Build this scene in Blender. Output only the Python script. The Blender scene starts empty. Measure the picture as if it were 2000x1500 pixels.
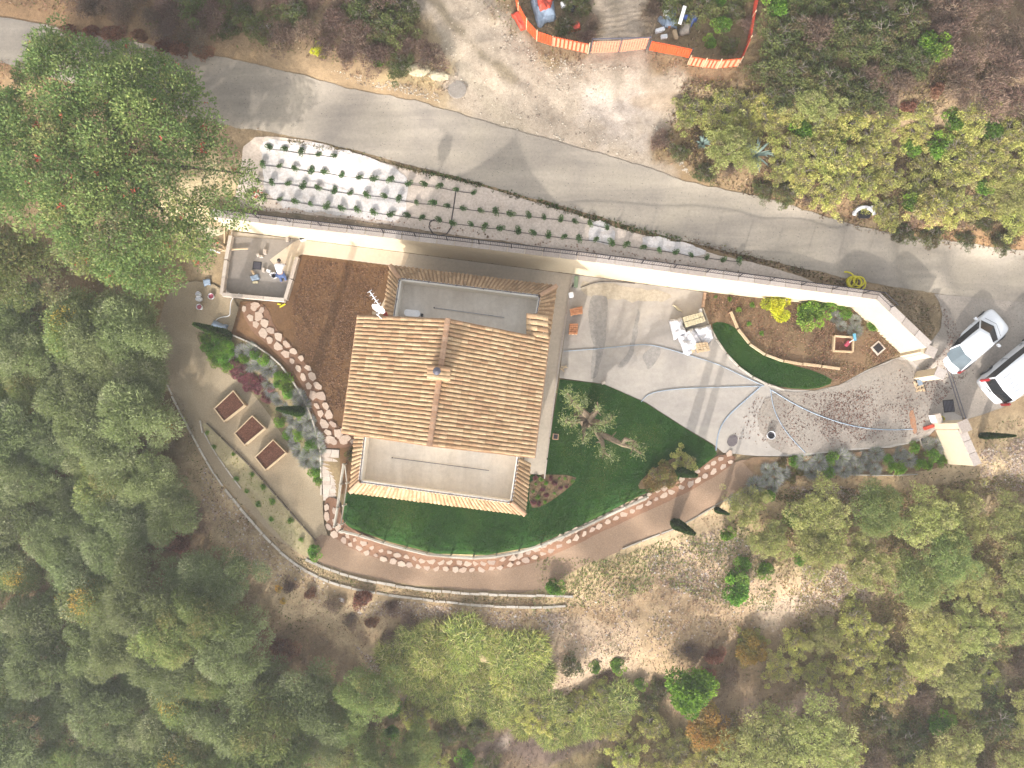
import bpy, math, random
import numpy as np
from mathutils import Vector, Matrix
from mathutils.geometry import delaunay_2d_cdt

# ------------------------------------------------------------------ camera, sky, sun, exposure
SC = bpy.context.scene
COL = SC.collection
H = 45.0                       # metres above the house plateau
F = 1522.0                     # focal length in pixels of a 2000 px wide frame
TT = math.atan(100.0 / F)      # slight forward tilt
cam_d = bpy.data.cameras.new("camera")
cam_d.sensor_width = 36.0
cam_d.lens = F / 2000.0 * 36.0
cam_d.clip_end = 6000
cam = bpy.data.objects.new("camera", cam_d)
cam.location = (0, 0, H)
cam.rotation_euler = (TT, 0, 0)
COL.objects.link(cam)
SC.camera = cam

SUN_EL = math.radians(20)
SH_AZ = math.radians(17)       # shadows fall this far right of the picture's up
world = bpy.data.worlds.new("World")
SC.world = world
world.use_nodes = True
wn = world.node_tree
bg = wn.nodes["Background"]
sky = wn.nodes.new("ShaderNodeTexSky")
sky.sky_type = 'NISHITA'
sky.sun_disc = False
sky.sun_elevation = SUN_EL
sky.sun_rotation = SH_AZ + math.pi   # sun stands opposite to the shadows
sky.air_density = 1.3
sky.dust_density = 3.0
sky.ozone_density = 1.0
hs_ = wn.nodes.new("ShaderNodeHueSaturation")       # thin milky cloud over the blue
hs_.inputs["Saturation"].default_value = .18
wn.links.new(sky.outputs[0], hs_.inputs["Color"]); wn.links.new(hs_.outputs[0], bg.inputs[0])
bg.inputs[1].default_value = 0.15
sun_d = bpy.data.lights.new("sun", 'SUN')
sun_d.energy = 2.2
sun_d.angle = math.radians(1.0)
sun_d.color = (1.0, 0.95, 0.88)
sun = bpy.data.objects.new("sun", sun_d)
ldir = Vector((math.sin(SH_AZ) * math.cos(SUN_EL), math.cos(SH_AZ) * math.cos(SUN_EL), -math.sin(SUN_EL)))
sun.rotation_euler = ldir.to_track_quat('-Z', 'Y').to_euler()
sun.location = (-10, -40, 40)
COL.objects.link(sun)
SC.view_settings.view_transform = 'Standard'
SC.view_settings.look = 'None'
SC.view_settings.gamma = 1
SC.view_settings.use_curve_mapping = False
SC.view_settings.exposure = 1.5
SC.cycles.max_bounces = 6
SC.cycles.diffuse_bounces = 3
SC.cycles.transparent_max_bounces = 4

random.seed(7)
RNG = np.random.default_rng(11)

# ------------------------------------------------------------------ geometry of the view: photo point at a height -> place
CT, ST = math.cos(TT), math.sin(TT)
def P(px, py, z=0.0):
    dx = (px - 1000.0) / F
    dy = -(py - 750.0) / F
    y = dy * CT + ST
    dz = dy * ST - CT
    s = (H - z) / (-dz)
    return Vector((dx * s, y * s, z))
def Pn(a, z=0.0):
    a = np.asarray(a, float)
    dx = (a[:, 0] - 1000.0) / F
    dy = -(a[:, 1] - 750.0) / F
    y = dy * CT + ST
    dz = dy * ST - CT
    s = (H - z) / (-dz)
    return np.stack([dx * s, y * s], 1)

def lin(c):
    c = c / 255.0
    return c / 12.92 if c <= 0.04045 else ((c + 0.055) / 1.055) ** 2.4
KALB = 0.62
def C(r, g, b, k=1.0):
    """surface colour whose sunlit level patch photographs as r,g,b"""
    return tuple(min(0.85, lin(v) * KALB * k) for v in (r, g, b))

# ------------------------------------------------------------------ numpy noise
def vnoise(x, y, seed=0):
    xi = np.floor(x).astype(np.int64); yi = np.floor(y).astype(np.int64)
    fx = x - xi; fy = y - yi
    fx = fx * fx * (3 - 2 * fx); fy = fy * fy * (3 - 2 * fy)
    def h(a, b):
        n = (a * 374761393 + b * 668265263 + seed * 974711) & 0xffffffff
        n = ((n ^ (n >> 13)) * 1274126177) & 0xffffffff
        return ((n ^ (n >> 16)) & 0xffff) / 65535.0
    return (h(xi, yi) * (1 - fx) + h(xi + 1, yi) * fx) * (1 - fy) + (h(xi, yi + 1) * (1 - fx) + h(xi + 1, yi + 1) * fx) * fy
def fbm(x, y, seed=0, o=4):
    s = 0; a = 0.5; t = 0
    for i in range(o):
        s = s + a * vnoise(x * 2 ** i, y * 2 ** i, seed + i); t += a; a *= 0.55
    return s / t

# ------------------------------------------------------------------ the lie of the land
WALL = [  # foot of the garden side of the retaining wall (photo x, y), height of its top
    (448, 449, 2.9), (600, 469, 3.0), (800, 494, 3.3), (960, 515, 3.6), (1117, 535, 3.8), (1250, 553, 3.9), (1376, 570, 3.9),
    (1520, 586, 3.5), (1663, 602, 3.1), (1758, 690, 2.9)]
WXY = [P(a, b, 0).xy for a, b, c in WALL]
WH = [c for a, b, c in WALL]
WT = 0.36
def poly_dist(X, Y, pts):
    """signed distance (positive = left of the walking direction) and parameter to a polyline"""
    best = np.full(X.shape, 1e9); sg = np.ones(X.shape); par = np.zeros(X.shape)
    for i in range(len(pts) - 1):
        ax, ay = pts[i]; bx, by = pts[i + 1]
        vx, vy = bx - ax, by - ay
        L2 = vx * vx + vy * vy
        t = np.clip(((X - ax) * vx + (Y - ay) * vy) / L2, 0, 1)
        dx = X - (ax + t * vx); dy = Y - (ay + t * vy)
        d = np.hypot(dx, dy)
        m = d < best - 1e-9
        best = np.where(m, d, best); sg = np.where(m, np.sign(vx * (Y - ay) - vy * (X - ax)), sg); par = np.where(m, i + t, par)
    return best * sg, par
# centre line of the wall, carried on past both ends
def _off(pts, d):
    out = []
    for i, p in enumerate(pts):
        a = pts[max(i - 1, 0)]; b = pts[min(i + 1, len(pts) - 1)]
        t = (Vector(b) - Vector(a)).normalized()
        out.append(Vector(p) + Vector((-t.y, t.x)) * d)
    return out
WC = _off(WXY, WT / 2)
_l = (WC[0] - WC[1]).normalized(); _r = (WC[-1] - WC[-2]).normalized()
STEP = [tuple(WC[0] + _l * 60 + Vector((0, 3)))] + [tuple(v) for v in WC] + [tuple(WC[-1] + _r * 1.0 + Vector((.5, 0))), tuple(WC[-1] + _r * 1.0 + Vector((60, 6)))]
LOW = [(600,470,0),(800,520,0),(1000,560,0),(1200,600,0),(1300,650,0),(1450,650,0),(1600,650,0),(1200,720,0),(1300,800,0),(1500,800,0),(1650,720,0),
 (1750,750,0),(1600,860,0),(900,700,0),(750,800,0),(800,600,0),(620,620,0),(500,520,0),(500,590,0),(450,520,0),(700,900,0),(1000,1000,0),(850,1040,0),(1100,900,0),
 (1250,850,0),(1150,950,0),(1250,930,0),(650,800,0),(640,862,0),(1400,885,0),(690,980,0),(720,1020,0),(940,1050,0),(1060,1030,0),(1340,905,0),(1420,560,0),(1100,560,0),(580,700,0),(560,650,0),(620,750,0),
 (640,985,-1.2),(650,1040,-1.2),(760,1098,-1.2),(900,1122,-1.2),(1050,1105,-1.2),(1200,1040,-1.1),(1300,985,-.8),(1400,930,-.3),(1480,900,-.1),
 (380,700,-1.0),(400,600,-.5),(430,640,-.5),(450,850,-1.2),(500,800,-1.2),(560,950,-1.2),(600,1020,-1.2),(340,700,-1.2),(350,620,-.8),(540,880,-1.2),(900,1150,-1.3),(1060,1150,-1.3),
 (450,960,-1.4),(400,1000,-2.2),(550,1140,-1.9),(800,1210,-2.2),(1100,1210,-1.8),(1300,1120,-1.6),(1400,1040,-1.2),(600,1300,-3.4),(900,1400,-3.8),(1200,1400,-3.3),
 (1500,1300,-2.8),(1800,1200,-2.3),(1900,1000,-1.2),(1950,830,-.2),(1700,960,-.8),(1550,960,-.7),(1900,1400,-3.6),(200,1400,-4.6),(50,1200,-4.6),(200,1000,-3.8),(50,900,-3.8),(200,720,-2.4),
 (300,830,-2.2),(50,650,-2.2),(250,580,-.9),(300,480,-.2),(1850,760,.0),(1950,700,.2),(1900,620,.35),(2050,700,.3),(1835,600,.4),(2000,600,.45),(1800,690,.0)]
UP = [(0,80,4.4),(300,150,4.2),(500,200,4.0),(700,240,3.9),(1000,310,3.8),(1200,380,3.5),(1400,430,3.4),(1600,480,3.0),(1700,510,2.4),(1800,530,1.5),(1900,540,.8),(2000,550,.6),
 (450,410,2.6),(600,430,2.85),(800,452,3.1),(1000,482,3.45),(1117,515,3.6),(1250,533,3.65),(1376,550,3.6),(1520,564,3.2),(1600,572,2.9),(1690,575,2.3),(1750,600,2.1),(1800,665,1.9),(1830,600,.9),(480,330,3.2),(300,300,3.2),(100,300,3.0),(0,420,2.2),(250,450,1.6),
 (800,380,3.5),(1000,420,3.6),(1200,470,3.5),
 (300,30,5.2),(600,60,5.2),(800,100,4.6),(900,0,4.8),(1200,100,4.2),(1200,250,3.7),(1400,100,4.6),(1400,280,3.9),(1600,100,5.0),(1600,300,4.2),(1800,100,5.2),(1800,350,3.0),(1950,300,3.4),(1950,430,1.8),(1950,100,5.4)]
_ctl = {}
def _field(X, Y, ctl, key):
    if key not in _ctl:
        _ctl[key] = np.array([[*P(a, b, c).xy, c] for a, b, c in ctl])
    A = _ctl[key]
    num = np.zeros(X.shape); den = np.zeros(X.shape)
    for x, y, z in A:
        w = 1.0 / ((X - x) ** 2 + (Y - y) ** 2 + 0.8) ** 2.5
        num += w * z; den += w
    return num / den
def smooth(t):
    t = np.clip(t, 0, 1)
    return t * t * (3 - 2 * t)
CX0, CX1 = WC[0][0], WC[-1][0]
def terrain(X, Y):
    X = np.asarray(X, float); Y = np.asarray(Y, float)
    lo = _field(X, Y, LOW, 'lo'); up = _field(X, Y, UP, 'up')
    d, par = poly_dist(X, Y, STEP)
    w = 0.05 + np.maximum(0, CX0 - X) * 0.5 + np.maximum(0, X - CX1) * 0.6
    t = smooth((d + w) / (2 * w))
    far = smooth((np.hypot(X, Y) - 38) / 60)
    z = lo * (1 - t) + up * t
    z = z + far * (-1.5 - z) * 0.0
    bump = (fbm(X * .6, Y * .6, 3) - .5) * .5
    # rough ground only outside the kept garden
    return z + bump * _rough(X, Y)
GARDEN = Pn([(300,560),(420,470),(448,449),(1376,570),(1663,602),(1758,690),(1840,590),(2100,560),(2100,800),(1960,815),(1850,860),(1740,900),(1480,930),(1330,1040),(1110,1130),(1060,1175),(900,1170),(640,1130),(500,1030),(395,900),(310,720)])
ROAD_UP = [(-260,18),(-150,22),(0,32),(130,58),(250,80),(325,95),(400,105),(500,127),(600,148),(700,178),(780,192),(860,210),(940,236),(1000,254),(1100,280),(1200,308),(1270,330),(1330,352),(1400,368),(1500,388),(1600,420),(1700,447),(1790,464),(1900,476),(2000,490),(2150,505),(2300,518)]
ROAD_LO = [(2300,625),(2150,606),(2000,592),(1830,574),(1720,556),(1660,545),(1600,532),(1500,508),(1400,487),(1300,462),(1200,432),(1100,402),(1000,376),(900,347),(800,322),(700,296),(600,272),(520,258),(430,243),(330,220),(200,180),(60,140),(0,122),(-150,100),(-260,90)]
BANK = [(478,268),(560,268),(650,285),(770,325),(900,353),(1010,384),(1120,418),(1250,458),(1400,498),(1500,520),(1585,546),(1600,566),(1400,538),(1200,512),(1000,484),(800,456),(600,433),(455,412),(470,340)]
def inpoly(X, Y, poly):
    X = np.asarray(X); Y = np.asarray(Y)
    ins = np.zeros(X.shape, bool); n = len(poly); j = n - 1
    for i in range(n):
        xi, yi = poly[i]; xj, yj = poly[j]
        if abs(yj - yi) > 1e-12:
            c = ((yi > Y) != (yj > Y)) & (X < (xj - xi) * (Y - yi) / (yj - yi) + xi)
            ins ^= c
        j = i
    return ins
ROADP = Pn(ROAD_UP + ROAD_LO, 3.0)
BANKP = Pn(BANK, 3.2)
def edge_d(X, Y, poly):
    p = list(map(tuple, poly)); p.append(p[0])
    d, _ = poly_dist(X, Y, p)
    return np.where(inpoly(X, Y, poly), -np.abs(d), np.abs(d))
def _rough(X, Y):
    r = smooth(edge_d(X, Y, GARDEN) / 2.5) * smooth(edge_d(X, Y, ROADP) / 2.0) * smooth(edge_d(X, Y, BANKP) / 1.5)
    return r * smooth((60 - np.hypot(X, Y)) / 15)
_cx = np.arange(-36, 36, .12); _cy = np.arange(-26, 31, .12)
_XX, _YY = np.meshgrid(_cx, _cy)
_ZG = terrain(_XX.ravel(), _YY.ravel()).reshape(_XX.shape).tolist()
def TZ(x, y):
    u = (x + 36) / .12; v = (y + 26) / .12
    i = int(min(max(u, 0), len(_cx) - 2)); j = int(min(max(v, 0), len(_cy) - 2))
    u = min(max(u - i, 0), 1); v = min(max(v - j, 0), 1)
    return (_ZG[j][i] * (1 - u) + _ZG[j][i + 1] * u) * (1 - v) + (_ZG[j + 1][i] * (1 - u) + _ZG[j + 1][i + 1] * u) * v
def G(px, py, dz=0.0):
    """the place on the ground seen at photo point px, py"""
    z = 0.0
    v = P(px, py, z)
    for _ in range(6):
        z = 0.5 * z + 0.5 * TZ(v.x, v.y) if _ > 1 else TZ(v.x, v.y)
        v = P(px, py, z)
    z = TZ(v.x, v.y)
    return Vector((v.x, v.y, z + dz))
def Gn(a):
    """same for an array of photo points -> N x 3"""
    a = np.asarray(a, float)
    z = np.zeros(len(a))
    for k in range(6):
        xy = Pn(a, z)
        zn = terrain(xy[:, 0], xy[:, 1])
        z = zn if k < 2 else .5 * z + .5 * zn
    xy = Pn(a, z)
    return np.column_stack([xy, terrain(xy[:, 0], xy[:, 1])])

# ------------------------------------------------------------------ materials
MATS = {}
def nodes(m):
    m.use_nodes = True
    nt = m.node_tree
    return nt, nt.nodes["Principled BSDF"]
def N(nt, t, **kw):
    n = nt.nodes.new(t)
    for k, v in kw.items():
        setattr(n, k, v)
    return n
def ramp(nt, fac, stops):
    r = N(nt, "ShaderNodeValToRGB")
    el = r.color_ramp.elements
    while len(el) < len(stops): el.new(0.5)
    for e, (p, c) in zip(el, stops):
        e.position = p; e.color = (*c, 1) if len(c) == 3 else c
    nt.links.new(fac, r.inputs[0])
    return r.outputs[0]
def noise(nt, vec, scale, detail=4, rough=.55, dist=0):
    n = N(nt, "ShaderNodeTexNoise")
    n.inputs["Scale"].default_value = scale; n.inputs["Detail"].default_value = detail
    n.inputs["Roughness"].default_value = rough; n.inputs["Distortion"].default_value = dist
    nt.links.new(vec, n.inputs["Vector"])
    return n.outputs["Fac"]
def mixc(nt, f, a, b, mode='MIX'):
    m = N(nt, "ShaderNodeMix", data_type='RGBA', blend_type=mode)
    for sock, v in ((m.inputs[0], f), (m.inputs[6], a), (m.inputs[7], b)):
        if isinstance(v, (int, float)): sock.default_value = v
        elif isinstance(v, tuple): sock.default_value = (*v, 1)
        else: nt.links.new(v, sock)
    return m.outputs[2]
def earth(name, c1, c2, c3=None, s1=.5, s2=9.0, bump=.4, rough=.95, fleck=None, fleck_s=30, fleck_w=.66, bdist=.03, grain=1.0):
    """ground or masonry: broad blotches, fine grain, optional flecks and relief"""
    m = bpy.data.materials.new(name); nt, b = nodes(m)
    pos = N(nt, "ShaderNodeNewGeometry").outputs["Position"]
    n1 = noise(nt, pos, s1, 5, .6, .4); n2 = noise(nt, pos, s2, 5, .7); n3 = noise(nt, pos, s2 * 5, 3, .7)
    c = ramp(nt, n1, [(.32, c1), (.68, c2)] if c3 is None else [(.28, c1), (.5, c2), (.74, c3)])
    c = mixc(nt, .75 * grain, c, ramp(nt, n2, [(.25, (.62,) * 3), (.75, (1.3,) * 3)]), 'MULTIPLY')
    c = mixc(nt, .6 * grain, c, ramp(nt, n3, [(.2, (.7,) * 3), (.8, (1.25,) * 3)]), 'MULTIPLY')
    if fleck:
        nf = noise(nt, pos, fleck_s, 2, .5)
        f = ramp(nt, nf, [(fleck_w, (0, 0, 0)), (fleck_w + .05, (1, 1, 1))])
        c = mixc(nt, f, c, fleck)
    nt.links.new(c, b.inputs["Base Color"])
    b.inputs["Roughness"].default_value = rough
    b.inputs["Specular IOR Level"].default_value = .25
    if bump:
        bp = N(nt, "ShaderNodeBump"); bp.inputs["Strength"].default_value = bump; bp.inputs["Distance"].default_value = bdist
        nt.links.new(mixc(nt, .5, n2, n3), bp.inputs["Height"]); nt.links.new(bp.outputs[0], b.inputs["Normal"])
    MATS[name] = m
    return m
def paint(name, c, rough=.6, metal=0, var=.12, coat=0, spec=.5, scale=3):
    m = bpy.data.materials.new(name); nt, b = nodes(m)
    pos = N(nt, "ShaderNodeTexCoord").outputs["Object"]
    n1 = noise(nt, pos, scale, 5, .6)
    n2 = noise(nt, pos, scale * 9, 3, .6)
    cc = mixc(nt, 1.0, c, ramp(nt, n1, [(.3, (1 - var,) * 3), (.7, (1 + var * .6,) * 3)]), 'MULTIPLY')
    cc = mixc(nt, .6, cc, ramp(nt, n2, [(.3, (1 - var,) * 3), (.7, (1 + var * .6,) * 3)]), 'MULTIPLY')
    nt.links.new(cc, b.inputs["Base Color"])
    b.inputs["Roughness"].default_value = rough; b.inputs["Metallic"].default_value = metal
    b.inputs["Coat Weight"].default_value = coat; b.inputs["Specular IOR Level"].default_value = spec
    MATS[name] = m
    return m
def varied(name, stops, rough=.85, bump=.3, grime=None, scale=12):
    """pieces that differ from one to the next (tiles, stones)"""
    m = bpy.data.materials.new(name); nt, b = nodes(m)
    g = N(nt, "ShaderNodeNewGeometry"); oi = N(nt, "ShaderNodeObjectInfo")
    a = N(nt, "ShaderNodeMath", operation='ADD'); nt.links.new(g.outputs["Random Per Island"], a.inputs[0]); nt.links.new(oi.outputs["Random"], a.inputs[1])
    fr = N(nt, "ShaderNodeMath", operation='FRACT'); nt.links.new(a.outputs[0], fr.inputs[0])
    c = ramp(nt, fr.outputs[0], stops)
    n1 = noise(nt, g.outputs["Position"], scale, 4, .65)
    c = mixc(nt, .8, c, ramp(nt, n1, [(.25, (.72,) * 3), (.75, (1.2,) * 3)]), 'MULTIPLY')
    if grime:
        n2 = noise(nt, g.outputs["Position"], 2.6, 5, .7)
        f = ramp(nt, n2, [(.52, (0, 0, 0)), (.72, (.75,) * 3)])
        c = mixc(nt, f, c, grime)
    nt.links.new(c, b.inputs["Base Color"]); b.inputs["Roughness"].default_value = rough
    b.inputs["Specular IOR Level"].default_value = .2
    if bump:
        bp = N(nt, "ShaderNodeBump"); bp.inputs["Strength"].default_value = bump; bp.inputs["Distance"].default_value = .02
        nt.links.new(n1, bp.inputs["Height"]); nt.links.new(bp.outputs[0], b.inputs["Normal"])
    MATS[name] = m
    return m
def leafmat(name, hue=.0, trans=.38):
    """foliage: colour stored leaf by leaf, a little different on every plant"""
    m = bpy.data.materials.new(name); nt, b = nodes(m)
    at = N(nt, "ShaderNodeAttribute", attribute_name="Col")
    oi = N(nt, "ShaderNodeObjectInfo")
    br = N(nt, "ShaderNodeMapRange"); br.inputs[3].default_value = 1.08; br.inputs[4].default_value = 1.65
    nt.links.new(oi.outputs["Random"], br.inputs[0])
    hs = N(nt, "ShaderNodeHueSaturation")
    hr = N(nt, "ShaderNodeMapRange"); hr.inputs[3].default_value = .474; hr.inputs[4].default_value = .498
    fr = N(nt, "ShaderNodeMath", operation='FRACT'); mu = N(nt, "ShaderNodeMath", operation='MULTIPLY'); mu.inputs[1].default_value = 7.31
    nt.links.new(oi.outputs["Random"], mu.inputs[0]); nt.links.new(mu.outputs[0], fr.inputs[0]); nt.links.new(fr.outputs[0], hr.inputs[0])
    nt.links.new(hr.outputs[0], hs.inputs["Hue"]); nt.links.new(br.outputs[0], hs.inputs["Value"]); hs.inputs["Saturation"].default_value = .98; nt.links.new(at.outputs["Color"], hs.inputs["Color"])
    nt.links.new(hs.outputs[0], b.inputs["Base Color"])
    b.inputs["Roughness"].default_value = .7; b.inputs["Specular IOR Level"].default_value = .25
    tr = N(nt, "ShaderNodeBsdfTranslucent"); nt.links.new(hs.outputs[0], tr.inputs[0])
    mx = N(nt, "ShaderNodeMixShader"); mx.inputs[0].default_value = trans
    out = nt.nodes["Material Output"]
    nt.links.new(b.outputs[0], mx.inputs[1]); nt.links.new(tr.outputs[0], mx.inputs[2]); nt.links.new(mx.outputs[0], out.inputs[0])
    MATS[name] = m
    return m

M_leaf = leafmat("leaf")
M_asph = earth("road_surface", C(158,149,140), C(184,173,159), C(196,184,166), .25, 7, .25, grain=.6, fleck=C(120,112,105), fleck_s=14, fleck_w=.66)
def streaky(m, ang, sx, sy, lo_, hi_, amt=.8):
    nt = m.node_tree; b = nt.nodes["Principled BSDF"]; src = b.inputs["Base Color"].links[0].from_socket
    g_ = N(nt, "ShaderNodeNewGeometry"); mp = N(nt, "ShaderNodeMapping"); mp.inputs["Rotation"].default_value = (0, 0, ang); mp.inputs["Scale"].default_value = (sx, sy, 1)
    nt.links.new(g_.outputs["Position"], mp.inputs["Vector"])
    n_ = noise(nt, mp.outputs[0], 1.0, 6, .62, .6)
    nt.links.new(mixc(nt, amt, src, ramp(nt, n_, [(.3, lo_), (.7, hi_)]), 'MULTIPLY'), b.inputs["Base Color"])
streaky(M_asph, math.radians(13), .09, 1.1, (.72, .71, .71), (1.14, 1.12, 1.08))
M_dirt = earth("pale_dirt", C(184,166,146), C(205,188,168), C(216,203,190), .35, 5, .5, fleck=C(235,225,212), fleck_s=9, fleck_w=.7)
M_conc = earth("driveway_concrete", C(184,176,168), C(206,197,188), C(218,206,192), .3, 4, .12, grain=.4)
streaky(M_conc, math.radians(100), .18, .5, (.78, .77, .78), (1.1, 1.09, 1.06))
M_conc2 = earth("apron_concrete", C(160,150,140), C(182,170,158), C(190,180,168), .5, 8, .2, fleck=C(120,105,92), fleck_s=8, fleck_w=.68)
M_pave = earth("pavement_concrete", C(214,200,182), C(232,216,196), None, .5, 6, .12, grain=.5)
M_pavel = earth("new_paving", C(246,224,196), C(252,234,210), None, .6, 6, .1, grain=.4)
M_soil = earth("brown_soil", C(118,86,58), C(140,104,70), C(154,118,84), .8, 9, 1.0, fleck=C(178,136,100), fleck_s=26, fleck_w=.68, bdist=.06)
M_red = earth("red_soil", C(146,108,84), C(162,124,98), None, .6, 9, .7)
M_grav = earth("fine_gravel", C(166,146,118), C(186,166,136), C(192,174,146), .3, 14, .8, fleck=C(214,198,172), fleck_s=40, fleck_w=.63)
M_gravr = earth("reddish_gravel", C(150,124,102), C(166,138,114), C(176,148,122), .3, 14, .8, fleck=C(202,180,155), fleck_s=40, fleck_w=.63)
M_lawn = earth("lawn_soil", C(40,80,24), C(50,94,28), C(70,104,36), .5, 14, .6)
M_bed = earth("garden_bed", C(132,106,80), C(158,128,98), C(144,126,90), .7, 9, .9, fleck=C(182,150,120), fleck_s=18, fleck_w=.68)
M_bank = earth("jute_matting", C(216,198,182), C(230,212,196), C(222,202,184), .6, 8, .3)
M_cloth = earth("white_ground_cloth", C(216,202,192), C(242,234,230), C(230,216,206), 1.3, 9, .7)
M_wallc = earth("cream_render", C(232,212,180), C(240,222,192), None, .4, 6, .15, grain=.35)
M_cop = varied("coping_stone", [(0, C(196,180,168)), (1, C(222,208,198))], .8, .2)
M_stone = varied("path_stone", [(0, C(226,198,176)), (.5, C(238,214,192)), (1, C(210,184,166))], .85, .5)
M_kerb = varied("kerb_stone", [(0, C(206,194,178)), (1, C(232,222,208))], .85, .5, C(150,138,118))
M_step = varied("step_stone", [(0, C(224,206,190)), (1, C(242,228,214))], .85, .5)
M_tile = varied("clay_tile", [(0, C(200,162,122)), (.3, C(222,186,144)), (.6, C(232,198,156)), (.8, C(212,170,132)), (1, C(194,154,116))], .85, .35, C(140,116,86), 9)
M_tile2 = varied("weathered_tile", [(0, C(180,148,114)), (.5, C(208,172,134)), (1, C(222,186,146))], .88, .35, C(112,96,72), 9)
M_deck = earth("channel_tiles", C(188,150,112), C(206,168,128), None, 1.5, 7, .5)
M_ridge = varied("ridge_tile", [(0, C(206,164,132)), (1, C(226,186,154))], .85, .3)
M_parap = earth("terrace_render", C(250,242,230,1.25), C(252,246,236,1.25), None, .6, 6, .1, grain=.3)
M_tfloor = earth("terrace_floor", C(240,230,218,1.22), C(250,242,232,1.22), None, .5, 5, .08, grain=.4)
streaky(M_tfloor, .12, 1.6, .25, (.86, .84, .81), (1.03, 1.03, 1.02), .9)
M_metal = paint("grey_metal", C(120,116,128), .45, .6)
M_polem = paint("pale_metal", C(190,192,206), .5, .3)
M_dark = paint("dark_metal", C(52,46,52), .5, .4)
M_glass = paint("dark_glass", (.012, .014, .018), .08, 0, .05, spec=.8)
M_glass2 = paint("tinted_rear_glass", (.10, .13, .15), .1, 0, .15, spec=.8)
M_car = paint("white_car_paint", (.72, .73, .76), .25, 0, .03, coat=.8)
M_rub = paint("tyre_rubber", (.02, .02, .022), .85)
M_rim = paint("alloy", (.35, .35, .37), .35, .8)
M_redl = paint("red_lamp", (.35, .015, .02), .2, coat=.5)
M_blk = paint("black_plastic", (.02, .02, .022), .5)
M_white = paint("white_plastic", (.72, .72, .74), .45, 0, .1)
M_sheet = earth("white_sheeting", C(232,230,236), C(250,248,252), C(212,212,226), 2.5, 6, .8, rough=.5)
M_wood = varied("pale_wood", [(0, C(222,192,154)), (1, C(240,214,178))], .8, .4)
M_log = varied("fence_wood", [(0, C(176,166,150)), (.5, C(206,198,184)), (1, C(226,216,200))], .8, .4)
M_bark = varied("bark_chips", [(0, C(96,58,42)), (.5, C(128,82,62)), (1, C(150,104,82))], .95, .3)
M_trunk = earth("tree_bark", C(96,84,72), C(130,116,98), None, 2, 12, .9)
M_trunkl = earth("old_olive_bark", C(138,120,100), C(172,150,124), None, 2, 12, .9)
M_twig = paint("grey_twigs", C(150,138,128), .9, 0, .3)
M_orange = paint("orange_plastic", C(236,98,44), .6, 0, .1)
M_orpale = paint("sunbleached_orange", C(246,164,128), .7, 0, .1)
M_redt = paint("red_tarp", C(226,84,58), .6, 0, .25)
M_blue = paint("blue_plastic", C(74,104,200), .5, 0, .2)
M_lblue = paint("pale_blue_sheet", C(160,178,200), .6, 0, .25)
M_hose = paint("flat_blue_hose", C(178,196,216), .6, 0, .15)
M_yel = paint("yellow_hose", C(236,222,30,1.1), .5, 0, .15)
M_blkh = paint("black_hose", C(60,52,54), .6)
M_brick = varied("brick", [(0, C(198,132,92)), (1, C(216,154,112))], .9, .3)
M_cream = paint("cream_board", C(226,212,176), .7, 0, .1)
M_agave = paint("agave_leaf", C(150,172,160), .5, 0, .3)
M_skin = paint("skin", (.35, .2, .14), .6); M_hair = paint("hair", (.02, .014, .01), .7)
M_shirt = paint("white_shirt", (.7, .7, .74), .85); M_jean = paint("denim", (.05, .08, .18), .9)
M_cyan = paint("light_blue_plastic", C(110,190,226), .4); M_pink = paint("pink_plastic", C(206,84,108), .5)
M_tree_red = M_redt

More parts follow.
